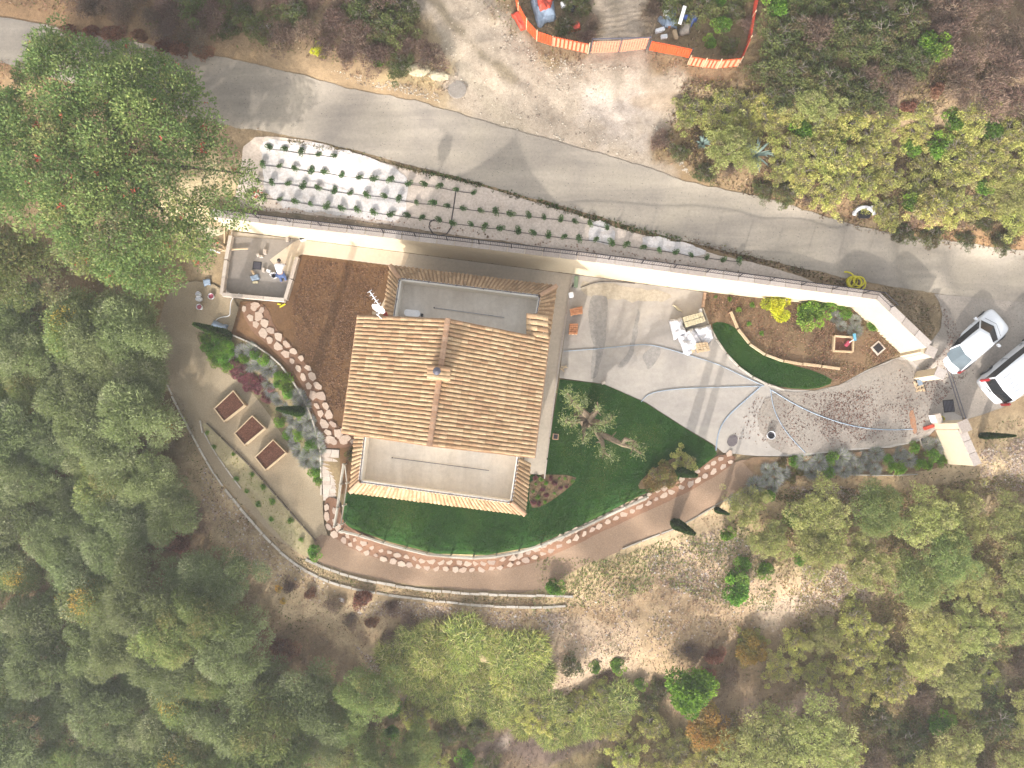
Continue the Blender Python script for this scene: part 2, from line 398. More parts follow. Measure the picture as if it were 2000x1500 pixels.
# ------------------------------------------------------------------ mesh helpers
class MB:
    def __init__(s): s.v = []; s.f = []
    def add(s, vs, fs):
        o = len(s.v); s.v += [Vector(v) for v in vs]; s.f += [tuple(i + o for i in f) for f in fs]; return s
    def hexa(s, b, t):            # bottom 4, top 4 (counter-clockwise from above)
        return s.add(list(b) + list(t), [(3, 2, 1, 0), (4, 5, 6, 7), (0, 1, 5, 4), (1, 2, 6, 5), (2, 3, 7, 6), (3, 0, 4, 7)])
    def box(s, c, d, rz=0, bev=0):
        c = Vector(c); x, y, z = d[0] / 2, d[1] / 2, d[2] / 2
        r = Matrix.Rotation(rz, 3, 'Z')
        if bev:
            return s.prism([c.xy + (r @ Vector(q)).xy for q in [(-x + bev, -y, 0), (x - bev, -y, 0), (x, -y + bev, 0), (x, y - bev, 0), (x - bev, y, 0), (-x + bev, y, 0), (-x, y - bev, 0), (-x, -y + bev, 0)]], c.z - z, c.z + z)
        k = [(-x, -y), (x, -y), (x, y), (-x, y)]
        return s.hexa([c + r @ Vector((a, b, -z)) for a, b in k], [c + r @ Vector((a, b, z)) for a, b in k])
    def bar(s, p, q, w, h):       # beam between two points, w wide (level), h high; points = middle of the bottom... of its centre
        p, q = Vector(p), Vector(q); t = (q - p).normalized()
        sd = t.cross(Vector((0, 0, 1)))
        if sd.length < 1e-4: sd = Vector((1, 0, 0))
        sd.normalize(); u = sd.cross(t).normalized()
        a, b = sd * w / 2, u * h / 2
        return s.hexa([p - a - b, p + a - b, q + a - b, q - a - b], [p - a + b, p + a + b, q + a + b, q - a + b])
    def prism(s, poly, z0, z1):
        n = len(poly)
        A = sum(poly[i][0] * poly[(i + 1) % n][1] - poly[(i + 1) % n][0] * poly[i][1] for i in range(n))
        if A < 0: poly = list(poly)[::-1]
        z0 = z0 if isinstance(z0, (list, tuple)) else [z0] * n
        z1 = z1 if isinstance(z1, (list, tuple)) else [z1] * n
        vs = [(p[0], p[1], z) for p, z in zip(poly, z0)] + [(p[0], p[1], z) for p, z in zip(poly, z1)]
        fs = [tuple(range(n))[::-1], tuple(range(n, 2 * n))] + [(i, (i + 1) % n, n + (i + 1) % n, n + i) for i in range(n)]
        return s.add(vs, fs)
    def tube(s, pts, r, n=6, close=False):
        pts = [Vector(p) for p in pts]; m = len(pts)
        rr = r if isinstance(r, (list, tuple)) else [r] * m
        vs = []
        for i, p in enumerate(pts):
            a = pts[i - 1] if (i > 0 or close) else p; b = pts[(i + 1) % m] if (i < m - 1 or close) else p
            t = (b - a)
            t = t.normalized() if t.length > 1e-6 else Vector((0, 0, 1))
            x = t.cross(Vector((0, 0, 1)))
            if x.length < .05: x = t.cross(Vector((1, 0, 0)))
            x.normalize(); y = x.cross(t)
            for k in range(n):
                an = 2 * math.pi * k / n
                vs.append(p + (x * math.cos(an) + y * math.sin(an)) * rr[i])
        fs = []
        for i in range(m if close else m - 1):
            j = (i + 1) % m
            for k in range(n):
                fs.append((i * n + k, i * n + (k + 1) % n, j * n + (k + 1) % n, j * n + k))
        if not close:
            fs.append(tuple(range(n))[::-1]); fs.append(tuple((m - 1) * n + k for k in range(n)))
        return s.add(vs, fs)
    def lathe(s, c, prof, n=16):
        c = Vector(c); m = len(prof)
        vs = [c + Vector((r * math.cos(2 * math.pi * k / n), r * math.sin(2 * math.pi * k / n), z)) for r, z in prof for k in range(n)]
        fs = [(i * n + k, i * n + (k + 1) % n, (i + 1) * n + (k + 1) % n, (i + 1) * n + k) for i in range(m - 1) for k in range(n)]
        if prof[-1][0] > 1e-4: fs.append(tuple((m - 1) * n + k for k in range(n)))
        fs.append(tuple(range(n))[::-1])
        return s.add(vs, fs)
    def grid(s, fn, nu, nv):
        vs = [fn(i / nu, j / nv) for j in range(nv + 1) for i in range(nu + 1)]
        fs = [(j * (nu + 1) + i, j * (nu + 1) + i + 1, (j + 1) * (nu + 1) + i + 1, (j + 1) * (nu + 1) + i) for j in range(nv) for i in range(nu)]
        return s.add(vs, fs)

def tag(o, label=None, cat=None, group=None, kind=None):
    if label: o["label"] = label
    if cat: o["category"] = cat
    if group: o["group"] = group
    if kind: o["kind"] = kind
    return o
def thing(name, loc, label, cat, group=None, rz=0):
    o = bpy.data.objects.new(name, None); COL.objects.link(o)
    o.location = loc; o.rotation_euler = (0, 0, rz); o.empty_display_size = .2
    return tag(o, label, cat, group)
def put(name, mb, mat, parent=None, local=False, smooth_=False, **tg):
    """link the builder as one mesh; world coordinates unless local"""
    off = Vector((0, 0, 0))
    if parent is not None and not local:
        p = parent
        while p is not None:
            off += p.location; p = p.parent
    elif parent is None and not local:
        n = len(mb.v)
        off = Vector((sum(v.x for v in mb.v) / n, sum(v.y for v in mb.v) / n, min(v.z for v in mb.v)))
    me = bpy.data.meshes.new(name)
    me.from_pydata([v - off for v in mb.v], [], mb.f)
    me.materials.append(mat)
    if smooth_: me.shade_smooth()
    o = bpy.data.objects.new(name, me); COL.objects.link(o)
    if parent is not None: o.parent = parent
    elif not local: o.location = off
    return tag(o, **tg)
def np_mesh(name, V, Fq, col=None, mat=None):
    me = bpy.data.meshes.new(name)
    V = np.ascontiguousarray(V, np.float32); Fq = np.ascontiguousarray(Fq, np.int32)
    k = Fq.shape[1]
    me.vertices.add(len(V)); me.vertices.foreach_set("co", V.ravel())
    me.loops.add(Fq.size); me.loops.foreach_set("vertex_index", Fq.ravel())
    me.polygons.add(len(Fq)); me.polygons.foreach_set("loop_start", np.arange(0, Fq.size, k, dtype=np.int32))
    me.update(calc_edges=True)
    if col is not None:
        a = me.color_attributes.new("Col", 'FLOAT_COLOR', 'CORNER')
        c4 = np.ones((len(Fq), k, 4), np.float32)
        c4[:, :, :3] = np.asarray(col)[:, None, :]
        a.data.foreach_set("color", c4.ravel())
    if mat: me.materials.append(mat)
    return me
def link(name, me, parent=None, loc=(0, 0, 0), **tg):
    o = bpy.data.objects.new(name, me); COL.objects.link(o); o.location = loc
    if parent is not None: o.parent = parent
    return tag(o, **tg)
def copy_tree(o, parent=None):
    c = o.copy(); COL.objects.link(c); c.parent = parent
    for ch in list(o.children): copy_tree(ch, c)
    return c

def chaikin(pts, n=2, closed=True):
    pts = [tuple(p) for p in pts]
    for _ in range(n):
        out = []
        m = len(pts)
        rngi = range(m if closed else m - 1)
        if not closed: out.append(pts[0])
        for i in rngi:
            a, b = pts[i], pts[(i + 1) % m]
            out.append((a[0] * .75 + b[0] * .25, a[1] * .75 + b[1] * .25)); out.append((a[0] * .25 + b[0] * .75, a[1] * .25 + b[1] * .75))
        if not closed: out.append(pts[-1])
        pts = out
    return pts
def densify(pts, step, closed=True):
    out = []; m = len(pts)
    for i in range(m if closed else m - 1):
        a, b = Vector(pts[i][:2]), Vector(pts[(i + 1) % m][:2])
        k = max(1, int(round((b - a).length / step)))
        out += [tuple(a + (b - a) * j / k) for j in range(k)]
    if not closed: out.append(tuple(pts[-1][:2]))
    return out
def sheet(name, poly, dz, mat, smoothn=1, jag=0.0, step=.24, **tg):
    """a ground covering that follows the terrain inside an outline given on the photo"""
    pp = chaikin(poly, smoothn) if smoothn else poly
    pp = densify(pp, 9)
    g = Gn(pp)[:, :2]
    if jag:
        g = g + (np.stack([fbm(g[:, 0] * 1.7, g[:, 1] * 1.7, 5), fbm(g[:, 0] * 1.7, g[:, 1] * 1.7, 9)], 1) - .5) * 2 * jag
    x0, y0 = g.min(0); x1, y1 = g.max(0)
    xs = np.arange(x0, x1, step); ys = np.arange(y0, y1, step)
    X, Y = np.meshgrid(xs, ys); X = X.ravel(); Y = Y.ravel()
    ok = edge_d(X, Y, g) < -step * .35
    pts = [Vector(p) for p in g] + [Vector((a, b)) for a, b in zip(X[ok], Y[ok])]
    n = len(g)
    r = delaunay_2d_cdt(pts, [], [list(range(n))], 1, 1e-5)
    vv = np.array([tuple(v) for v in r[0]]); z = terrain(vv[:, 0], vv[:, 1]) + dz
    tris = []
    for f in r[2]:
        a, b, c = vv[f[0]], vv[f[1]], vv[f[2]]
        if (b[0] - a[0]) * (c[1] - a[1]) - (b[1] - a[1]) * (c[0] - a[0]) < 0: f = f[::-1]
        tris.append(tuple(f))
    me = bpy.data.meshes.new(name)
    me.from_pydata([(a, b, c) for (a, b), c in zip(vv, z)], [], tris)
    me.materials.append(mat); me.shade_smooth()
    o = bpy.data.objects.new(name, me); COL.objects.link(o)
    if not tg: tg = dict(kind="structure")
    return tag(o, **tg)

def leaf_quads(c, d, L, W, rng):
    """diamond leaves: base point, direction, length, width -> vertices, faces"""
    n = len(c)
    d = d / (np.linalg.norm(d, axis=1, keepdims=True) + 1e-9)
    r = rng.normal(size=(n, 3)); s = np.cross(d, r); s /= (np.linalg.norm(s, axis=1, keepdims=True) + 1e-9)
    L = np.broadcast_to(L, (n,))[:, None]; W = np.broadcast_to(W, (n,))[:, None]
    V = np.stack([c, c + d * L * .5 + s * W * .5, c + d * L, c + d * L * .5 - s * W * .5], 1).reshape(-1, 3)
    return V, np.arange(4 * n).reshape(n, 4)
def pick(pal, n, rng, jit=.16):
    cols = np.array([p[0] for p in pal]); w = np.array([p[1] for p in pal], float); w /= w.sum()
    i = rng.choice(len(pal), n, p=w)
    return cols[i] * (1 + rng.uniform(-jit, jit, (n, 1)))

# ------------------------------------------------------------------ ground: one sheet to the horizon, soil types blended over it
def axis(a, b, fine, ends):
    core = list(np.arange(a, b, fine))
    lo = [a - e for e in ends][::-1]; hi = [core[-1] + e for e in ends]
    return np.array(lo + core + hi)
ends = [.5, 1.2, 2.5, 5, 9, 16, 28, 50, 90, 170, 330, 700, 1400, 2600]
gx = axis(-33, 33, .17, ends); gy = axis(-23, 28, .17, ends)
X, Y = np.meshgrid(gx, gy)
Z = terrain(X.ravel(), Y.ravel())
Xf, Yf = X.ravel(), Y.ravel()
for _p in (GARDEN, ROADP, BANKP):          # the sheets of gravel, concrete and asphalt have a bed of their own depth
    Z = Z - .09 * smooth((-edge_d(Xf, Yf, _p) - .45) / .6)
BL = [  # photo x, y, reach x, reach y, colour, weight : kinds of soil and litter
 (150,60,260,50,(150,108,84),1),(500,60,200,70,(128,112,102),1),(330,110,200,25,(120,76,62),1),(650,130,130,40,(168,140,116),1),(500,105,120,20,(176,146,112),1),(840,140,60,18,(226,204,156),2),
 (760,60,80,50,(112,94,78),1),(940,60,50,70,(196,178,152),1),(1090,60,80,60,(96,84,74),1),(1210,70,60,90,(180,164,150),1.5),(1350,140,90,40,(140,118,92),1),
 (1330,190,60,40,(196,170,144),1),(1600,120,220,110,(92,78,62),1.4),(1900,120,130,140,(136,116,104),1.6),(1700,190,200,25,(96,70,58),1.2),(1450,300,150,50,(144,122,92),1),(1700,380,300,40,(140,112,92),1),
 (1900,440,160,14,(156,108,76),1.5),(1850,600,60,60,(138,122,104),2),(1790,610,40,40,(132,118,106),2),(1600,560,120,14,(138,116,102),1.2),
 (430,520,30,60,(196,172,142),1.2),(410,450,30,40,(226,212,176),2),(150,600,100,40,(150,124,92),1),(100,600,70,60,(108,82,66),1.2),
 (340,600,60,30,(150,124,96),1),(240,760,120,120,(104,90,66),1),(420,920,40,80,(194,168,136),2),(400,1000,50,70,(188,160,134),1.6),(480,1090,60,50,(150,134,116),1.2),
 (360,1040,50,40,(120,80,68),1.4),(340,1140,50,40,(104,72,60),1.2),(560,1120,80,30,(178,158,132),1.2),(620,1170,100,30,(160,138,114),1.2),(660,1240,120,60,(150,124,106),1.4),(740,1330,60,60,(196,172,150),1.6),
 (560,1250,90,50,(120,92,76),1.2),(850,1190,200,22,(172,148,124),1.3),(950,1210,200,16,(130,100,84),1.1),(1100,1290,100,45,(208,184,166),2.2),(1050,1370,35,60,(190,168,148),1.3),(1000,1440,120,30,(126,104,96),2),
 (1180,1120,140,50,(204,182,146),1.8),(1320,1060,120,50,(218,194,164),1.8),(1370,1110,90,60,(222,192,168),1.8),(1280,1180,140,35,(188,162,138),1.6),(1480,1200,80,60,(212,182,160),1.6),(1560,1120,60,60,(196,176,140),1.2),
 (1640,1150,80,60,(206,180,152),1.6),(1400,1260,100,50,(172,146,122),1.3),(1450,1310,90,50,(110,84,74),1.3),(1500,1370,120,35,(176,150,132),1.6),(1580,1370,80,30,(190,164,144),1.4),(1600,960,150,30,(200,174,138),1.6),(1700,1000,120,40,(180,150,116),1.2),
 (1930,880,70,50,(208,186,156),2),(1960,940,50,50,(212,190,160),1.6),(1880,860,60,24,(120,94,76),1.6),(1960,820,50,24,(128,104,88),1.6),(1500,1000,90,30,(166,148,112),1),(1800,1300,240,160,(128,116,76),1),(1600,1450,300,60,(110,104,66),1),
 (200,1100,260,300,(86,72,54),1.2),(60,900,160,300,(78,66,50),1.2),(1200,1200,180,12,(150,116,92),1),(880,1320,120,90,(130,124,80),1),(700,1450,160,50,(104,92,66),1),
 (640,1060,20,20,(120,110,80),1),(1120,1180,40,30,(190,166,134),1),(1920,780,60,16,(132,106,90),1.2)]
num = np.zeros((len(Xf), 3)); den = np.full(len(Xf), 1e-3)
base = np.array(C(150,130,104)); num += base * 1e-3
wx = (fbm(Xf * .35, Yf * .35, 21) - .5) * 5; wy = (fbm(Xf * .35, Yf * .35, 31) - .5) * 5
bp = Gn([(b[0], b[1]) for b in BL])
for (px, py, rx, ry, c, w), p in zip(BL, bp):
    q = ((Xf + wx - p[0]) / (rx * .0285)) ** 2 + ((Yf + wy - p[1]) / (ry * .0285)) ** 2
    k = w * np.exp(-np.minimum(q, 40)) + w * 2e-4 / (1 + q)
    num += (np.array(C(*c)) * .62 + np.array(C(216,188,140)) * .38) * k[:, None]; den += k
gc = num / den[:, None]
LEFTBANK = [(372,820),(400,880),(440,960),(500,1040),(560,1110),(650,1160),(760,1180),(900,1196),(1100,1202),(1100,1230),(900,1226),(760,1215),(700,1240),(740,1290),(800,1350),(830,1400),(780,1400),(700,1310),(620,1240),(520,1170),(430,1080),(380,1000),(350,900),(340,830)]
TRACK = [(728,-60),(935,-60),(965,15),(1005,75),(1060,112),(1130,140),(1152,118),(1168,60),(1172,-60),(1250,-60),(1256,60),(1262,122),(1330,160),(1350,205),(1310,235),(1285,262),(1292,300),(1310,345),(1270,345),(1200,320),(1100,295),(1000,268),(940,250),(860,215),(870,180),(885,140),(850,80),(790,20)]
for poly_, z_, cols_, fe, amt in ((LEFTBANK, -2.2, (C(214,188,148,1.1), C(228,204,166,1.1)), 1.1, .88), ([(1700,1235),(1800,1330),(1950,1310),(2050,1260),(2050,1330),(1900,1370),(1780,1390),(1680,1330)], -3, (C(170,156,122), C(190,174,140)), 1.2, .7), ([(1480,1180),(1640,1140),(1700,1160),(1650,1210),(1560,1230),(1480,1240)], -2.4, (C(212,190,164), C(222,200,176)), .9, .8),
        (TRACK, 4.1, (C(190,172,152), C(214,198,180)), .9, .92), ([(870,60),(930,150),(990,215),(1050,262),(1010,262),(950,215),(880,130),(850,70)], 4.2, (C(196,182,160), C(206,190,168)), .6, .7),
        ([(836,-30),(880,40),(950,110),(1010,150),(1000,160),(935,118),(866,50),(815,-30)], 4.3, (C(132,120,96), C(154,138,112)), .3, .75), ([(1190,-30),(1205,-30),(1215,100),(1220,220),(1200,220),(1196,100)], 4.1, (C(150,138,118), C(170,156,138)), .35, .6),
        ([(1130,180),(1250,170),(1260,290),(1180,290)], 3.9, (C(220,206,194), C(226,212,202)), 1.2, .6), ([(1230,190),(1340,185),(1340,205),(1240,205)], 4.0, (C(170,148,124), C(186,164,140)), .4, .6),
        ([(1440,1380),(1600,1350),(1640,1380),(1500,1420),(1420,1400)], -3, (C(176,152,136), C(196,172,156)), 1.0, .8), ([(940,1425),(1200,1410),(1210,1450),(1080,1475),(940,1480)], -3.6, (C(126,106,98), C(148,126,116)), .8, .8),
        ([(1025,1290),(1060,1290),(1030,1380),(1010,1440),(960,1500),(940,1500),(990,1420),(1005,1350)], -3.4, (C(200,178,160), C(214,194,176)), .5, .9)):
    pp_ = Pn(poly_, z_); dd_ = edge_d(Xf, Yf, pp_) + (fbm(Xf * .9, Yf * .9, 61) - .5) * fe * 2.4
    k_ = smooth(.5 - dd_ / fe) * amt
    mixn = fbm(Xf * .7, Yf * .7, 71)[:, None]
    gc = gc * (1 - k_[:, None]) + (np.array(cols_[0]) * (1 - mixn) + np.array(cols_[1]) * mixn) * k_[:, None]
gc *= (.72 + .56 * fbm(Xf * 1.1, Yf * 1.1, 41))[:, None]
nx, ny = len(gx), len(gy)
ii = (np.arange(ny - 1)[:, None] * nx + np.arange(nx - 1)[None]).ravel()
Fq = np.stack([ii, ii + 1, ii + nx + 1, ii + nx], 1)
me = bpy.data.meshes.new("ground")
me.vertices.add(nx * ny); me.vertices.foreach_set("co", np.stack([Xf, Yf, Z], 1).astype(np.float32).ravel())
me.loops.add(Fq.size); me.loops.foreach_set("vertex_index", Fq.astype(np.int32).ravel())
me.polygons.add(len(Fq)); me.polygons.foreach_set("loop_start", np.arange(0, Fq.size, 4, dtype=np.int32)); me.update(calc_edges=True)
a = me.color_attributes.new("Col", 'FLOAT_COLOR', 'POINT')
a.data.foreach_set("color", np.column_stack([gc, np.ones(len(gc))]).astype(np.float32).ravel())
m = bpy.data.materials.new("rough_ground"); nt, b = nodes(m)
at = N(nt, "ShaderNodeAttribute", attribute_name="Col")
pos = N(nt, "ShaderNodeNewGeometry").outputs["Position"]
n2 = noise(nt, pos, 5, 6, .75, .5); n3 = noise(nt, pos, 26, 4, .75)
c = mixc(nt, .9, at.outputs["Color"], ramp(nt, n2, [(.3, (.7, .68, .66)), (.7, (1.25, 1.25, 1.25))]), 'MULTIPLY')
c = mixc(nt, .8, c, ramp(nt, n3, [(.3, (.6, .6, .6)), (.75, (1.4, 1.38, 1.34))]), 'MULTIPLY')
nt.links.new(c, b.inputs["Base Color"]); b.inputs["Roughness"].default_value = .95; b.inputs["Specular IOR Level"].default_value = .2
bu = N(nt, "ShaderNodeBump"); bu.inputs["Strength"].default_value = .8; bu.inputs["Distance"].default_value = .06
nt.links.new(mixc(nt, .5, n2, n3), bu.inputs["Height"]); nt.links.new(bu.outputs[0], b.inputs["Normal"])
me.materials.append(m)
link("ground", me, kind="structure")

# ------------------------------------------------------------------ roads, paths, beds
sheet("road", ROAD_UP + ROAD_LO, .035, M_asph, 1, .10)
sheet("planting_bank", BANK, .03, M_bank, 1, .06)
for lab, poly in (("large white ground cloth pegged on the planted bank, left end", [(505,272),(600,279),(690,298),(794,334),(797,400),(792,436),(700,424),(600,412),(540,402),(512,360),(516,310)]),
                  ("small white ground cloth on the planted bank between two beige stretches", [(1158,428),(1206,441),(1202,481),(1150,474),(1153,450)]),
                  ("long narrow white ground cloth near the thin right end of the planted bank", [(1258,457),(1330,472),(1378,489),(1374,499),(1310,494),(1256,486)])):
    sheet("ground_cloth", poly, .05, M_cloth, 1, .22, label=lab, cat="ground cloth", group="white ground cloths on the bank")
sheet("pavement", [(452,452),(600,470),(800,495),(1117,536),(1119,560),(1090,590),(1000,620),(780,600),(765,519),(590,497),(583,500),(560,586),(436,576)], .03, M_pave, 0)
sheet("yard_floor", [(456,462),(578,470),(562,482),(527,508),(545,528),(566,540),(558,585),(438,574)], .055, earth("yard_concrete", C(166,156,148), C(182,172,162), None, .6, 6, .1, grain=.5), 0)
sheet("house_walkway", [(1075,536),(1119,536),(1063,928),(1000,922)], .04, M_pave, 0)
sheet("new_paving", [(585,468),(800,495),(790,519),(766,518),(590,497),(584,500),(574,532),(545,528),(527,508),(560,480)], .045, M_pavel, 0)
DRIVE = [(1118,536),(1376,571),(1372,600),(1385,638),(1408,678),(1438,714),(1480,744),(1530,760),(1590,763),(1640,752),(1690,724),(1740,703),(1770,694),(1800,720),(1850,760),(1880,800),(1878,820),(1834,832),(1812,852),(1790,863),(1740,874),(1640,881),(1560,891),(1480,891),(1412,884),(1390,866),(1330,830),(1260,785),(1180,750),(1092,738)]
sheet("driveway", DRIVE, .03, M_conc, 0, .02)
sheet("parking_apron", [(1762,694),(1800,680),(1822,662),(1837,640),(1840,615),(1834,592),(1824,574),(1900,581),(2000,591),(2120,604),(2120,755),(2000,772),(1955,797),(1888,819),(1850,800),(1800,780),(1770,740)], .045, M_conc2, 0, .04)
sheet("worn_driveway_end", [(1500,764),(1590,766),(1650,750),(1700,722),(1764,697),(1800,742),(1846,802),(1832,830),(1788,860),(1740,871),(1640,878),(1560,888),(1520,886),(1470,830)], .05, M_conc2, 1, .1)
sheet("brown_earth_plot", [(470,588),(560,590),(584,501),(592,497),(768,519),(760,600),(760,880),(700,880),(686,960),(665,965),(664,876),(628,874),(611,818),(590,768),(550,708),(500,670),(452,652)], .03, M_soil, 0)
sheet("gravel_court", [(330,560),(400,545),(472,588),(452,654),(500,672),(550,710),(590,770),(611,820),(628,876),(630,978),(634,1040),(665,1075),(760,1120),(640,1108),(560,1070),(500,1012),(450,960),(395,890),(350,800),(318,725),(305,650)], .025, M_grav, 1)
sheet("gravel_path", [(620,1040),(655,1050),(760,1095),(850,1108),(950,1110),(1040,1095),(1150,1050),(1250,1003),(1350,950),(1428,900),(1500,893),(1520,900),(1480,935),(1400,985),(1330,1030),(1200,1080),(1110,1118),(1064,1158),(900,1152),(760,1137),(640,1107),(600,1085)], .035, M_gravr, 1, .1)
sheet("stone_path_bed", [(630,970),(664,972),(668,1020),(700,1040),(760,1068),(850,1088),(950,1092),(1030,1078),(1110,1042),(1200,998),(1290,954),(1370,915),(1400,886),(1440,890),(1430,908),(1385,938),(1300,982),(1210,1022),(1120,1066),(1040,1102),(950,1116),(850,1114),(750,1096),(680,1068),(640,1040)], .05, M_red, 2, .06)
sheet("stone_path_bed", [(470,590),(520,590),(535,640),(580,685),(610,730),(636,790),(655,830),(692,850),(692,872),(660,876),(630,874),(624,830),(605,780),(575,725),(530,680),(485,640)], .045, M_red, 2, .06)
LAWN = [(1093,741),(1180,751),(1260,787),(1330,832),(1392,870),(1400,886),(1370,916),(1302,949),(1252,967),(1152,1018),(1040,1068),(950,1084),(850,1081),(760,1058),(668,1024),(676,965),(686,950),(900,930),(1030,926),(1063,929)]
SMALL_LAWN = [(1386,634),(1405,628),(1432,636),(1450,660),(1478,686),(1536,710),(1600,728),(1632,746),(1590,761),(1530,758),(1480,742),(1440,713),(1410,677)]
sheet("lawn", LAWN, .035, M_lawn, 0)
sheet("garden_bed", [(1376,571),(1520,587),(1663,603),(1757,691),(1690,723),(1640,751),(1590,763),(1530,759),(1480,743),(1438,713),(1408,677),(1386,637),(1373,600)], .03, M_bed, 0)
sheet("small_lawn", SMALL_LAWN, .05, M_lawn, 1)
BORDER = [(1440,892),(1560,893),(1740,877),(1792,866),(1836,834),(1850,860),(1862,905),(1800,922),(1700,926),(1590,926),(1530,945),(1470,985),(1420,985),(1480,935)]
sheet("shrub_border_bed", BORDER, .04, M_bed, 1)
FBED = [(380,648),(415,650),(452,655),(500,672),(550,710),(590,770),(612,822),(627,880),(628,965),(612,928),(582,890),(548,845),(520,800),(480,752),(430,722),(400,692)]
sheet("flower_bed", FBED, .04, earth("mulch", C(128,112,82), C(150,134,98), C(140,120,92), .6, 9, .9), 1)
SBED = [(393,828),(404,826),(440,862),(500,922),(560,992),(622,1062),(612,1086),(590,1086),(540,1042),(470,952),(420,884)]
sheet("dry_grass_bed", SBED, .05, earth("dry_bed", C(176,160,120), C(198,182,142), C(160,158,104), .8, 9, .9), 1)
sheet("rose_bed", [(1036,926),(1128,928),(1118,948),(1060,990),(1032,992)], .05, M_bed, 1)
sheet("shrub_corner_bed", [(1245,945),(1270,920),(1320,890),(1350,890),(1362,910),(1300,943),(1250,958)], .05, M_bed, 1)
M_conc_dark = earth("darker_concrete", C(176,169,163), C(192,185,177), None, .8, 5, .1)  # slightly darker tone for the irregular patches laid on the driveway
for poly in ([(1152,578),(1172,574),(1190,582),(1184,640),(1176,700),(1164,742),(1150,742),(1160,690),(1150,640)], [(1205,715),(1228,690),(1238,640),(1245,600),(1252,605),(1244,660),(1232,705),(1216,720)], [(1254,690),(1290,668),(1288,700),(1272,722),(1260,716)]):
    sheet("darker_patch", poly, .037, M_conc_dark, 2, .15)
sheet("ochre_stain", [(1130,548),(1200,556),(1320,572),(1300,592),(1200,584),(1140,576)], .036, earth("silt", C(216,202,180), C(212,198,178), None, .8, 5, .1), 2, .2)
sheet("soot_stain", [(1421,852),(1438,850),(1440,868),(1428,876),(1418,868)], .055, earth("soot", C(110,100,104), C(140,130,130), None, 3, 9, .1), 2, .1)
sheet("rust_stain", [(1776,800),(1786,802),(1790,840),(1783,850),(1776,825)], .07, earth("rust_dust", C(196,140,104), C(186,150,124), None, 3, 9, .1), 2, .1)

# ------------------------------------------------------------------ retaining wall with coping stones and railing
wall = thing("retaining_wall", (WXY[0].x, WXY[0].y, 0), "long cream rendered retaining wall between the planted bank and the house court", "wall")
BK = _off(WXY, WT)
def wseg(i, t, off, z):
    a = WXY[i].lerp(WXY[i + 1], t); b_ = BK[i].lerp(BK[i + 1], t)
    p = a.lerp(b_, off); return Vector((p.x, p.y, z))
def wtop(i, t): return WH[i] * (1 - t) + WH[i + 1] * t
for i in range(len(WXY) - 1):
    mb = MB()
    mb.hexa([wseg(i, 0, 0, -.6), wseg(i, 1, 0, -.6), wseg(i, 1, 1, -.6), wseg(i, 0, 1, -.6)],
            [wseg(i, 0, 0, WH[i]), wseg(i, 1, 0, WH[i + 1]), wseg(i, 1, 1, WH[i + 1]), wseg(i, 0, 1, WH[i])])
    put("wall_panel", mb, M_wallc, wall)
rail_pts = []
first = True
for i in range(len(WXY) - 1):
    L = (WXY[i + 1] - WXY[i]).length; n = max(1, round(L / .95))
    for k in range(n):
        t0 = k / n + (.004 if n else 0); t1 = (k + 1) / n - .004
        a, b_, c_, d_ = wseg(i, t0, -.14, wtop(i, t0)), wseg(i, t1, -.14, wtop(i, t1)), wseg(i, t1, 1.12, wtop(i, t1)), wseg(i, t0, 1.12, wtop(i, t0))
        up = Vector((0, 0, .06)); e = Vector((0, 0, .002))
        put("coping_stone", MB().hexa([a + e, b_ + e, c_ + e, d_ + e], [a + up, b_ + up, c_ + up, d_ + up]), M_cop, wall)
        rail_pts.append(wseg(i, (k + .0) / n, .55, wtop(i, k / n) + .06))
rail_pts.append(wseg(len(WXY) - 2, 1, .55, WH[-1] + .06))
rail_pts = [p for p in rail_pts][1:-3]
rail = thing("wall_railing", rail_pts[0], "thin dark metal railing standing on the coping of the long cream wall", "railing")
RH = .85
def arc(pts, step):
    out = [Vector(pts[0])]; acc = 0
    for a, b_ in zip(pts, pts[1:]):
        a, b_ = Vector(a), Vector(b_); L = (b_ - a).length; s = step - acc
        while s <= L + 1e-9:
            out.append(a + (b_ - a) * (s / L)); s += step
        acc = (L - (s - step))
    return out
for p in arc(rail_pts, 1.75):
    put("railing_post", MB().box(p + Vector((0, 0, RH / 2)), (.05, .05, RH), .1), M_dark, rail)
put("top_rail", MB().tube([p + Vector((0, 0, RH)) for p in rail_pts], .028, 6), M_dark, rail)
put("bottom_rail", MB().tube([p + Vector((0, 0, .1)) for p in rail_pts], .02, 5), M_dark, rail)
mb = MB()
for p in arc(rail_pts, .125):
    mb.box(p + Vector((0, 0, RH / 2 + .04)), (.016, .016, RH - .12), .1)
put("baluster", mb, M_dark, rail, kind="stuff")

# ------------------------------------------------------------------ the house
house = thing("house", P(880, 760, 0), "cream villa with pale clay tile roof and two sunken roof terraces", "house")
HE, HR = 5.6, 7.75
SE_, SR = 2.95, 3.85
def barrel(mb, a, b_, w, up, side, nseg=5, lift=.02):
    """one half-round cover tile from a (upper) to b_ (lower)"""
    ax = [a + Vector((0, 0, lift)), b_ + Vector((0, 0, lift + .045))]
    vs = []
    for e, (p, ww) in enumerate(zip(ax, (w * .42, w * .5))):
        for k in range(nseg + 1):
            an = math.pi * k / nseg
            vs.append(p + side * (math.cos(an) * ww) + up * (math.sin(an) * ww * .46))
    fs = [(k, k + 1, nseg + 2 + k, nseg + 1 + k) for k in range(nseg)]
    fs = [tuple(reversed(f)) for f in fs]
    # lower end lip
    fs.append(tuple(range(nseg + 1, 2 * nseg + 2)))
    return mb.add(vs, fs)
tile_n = 0
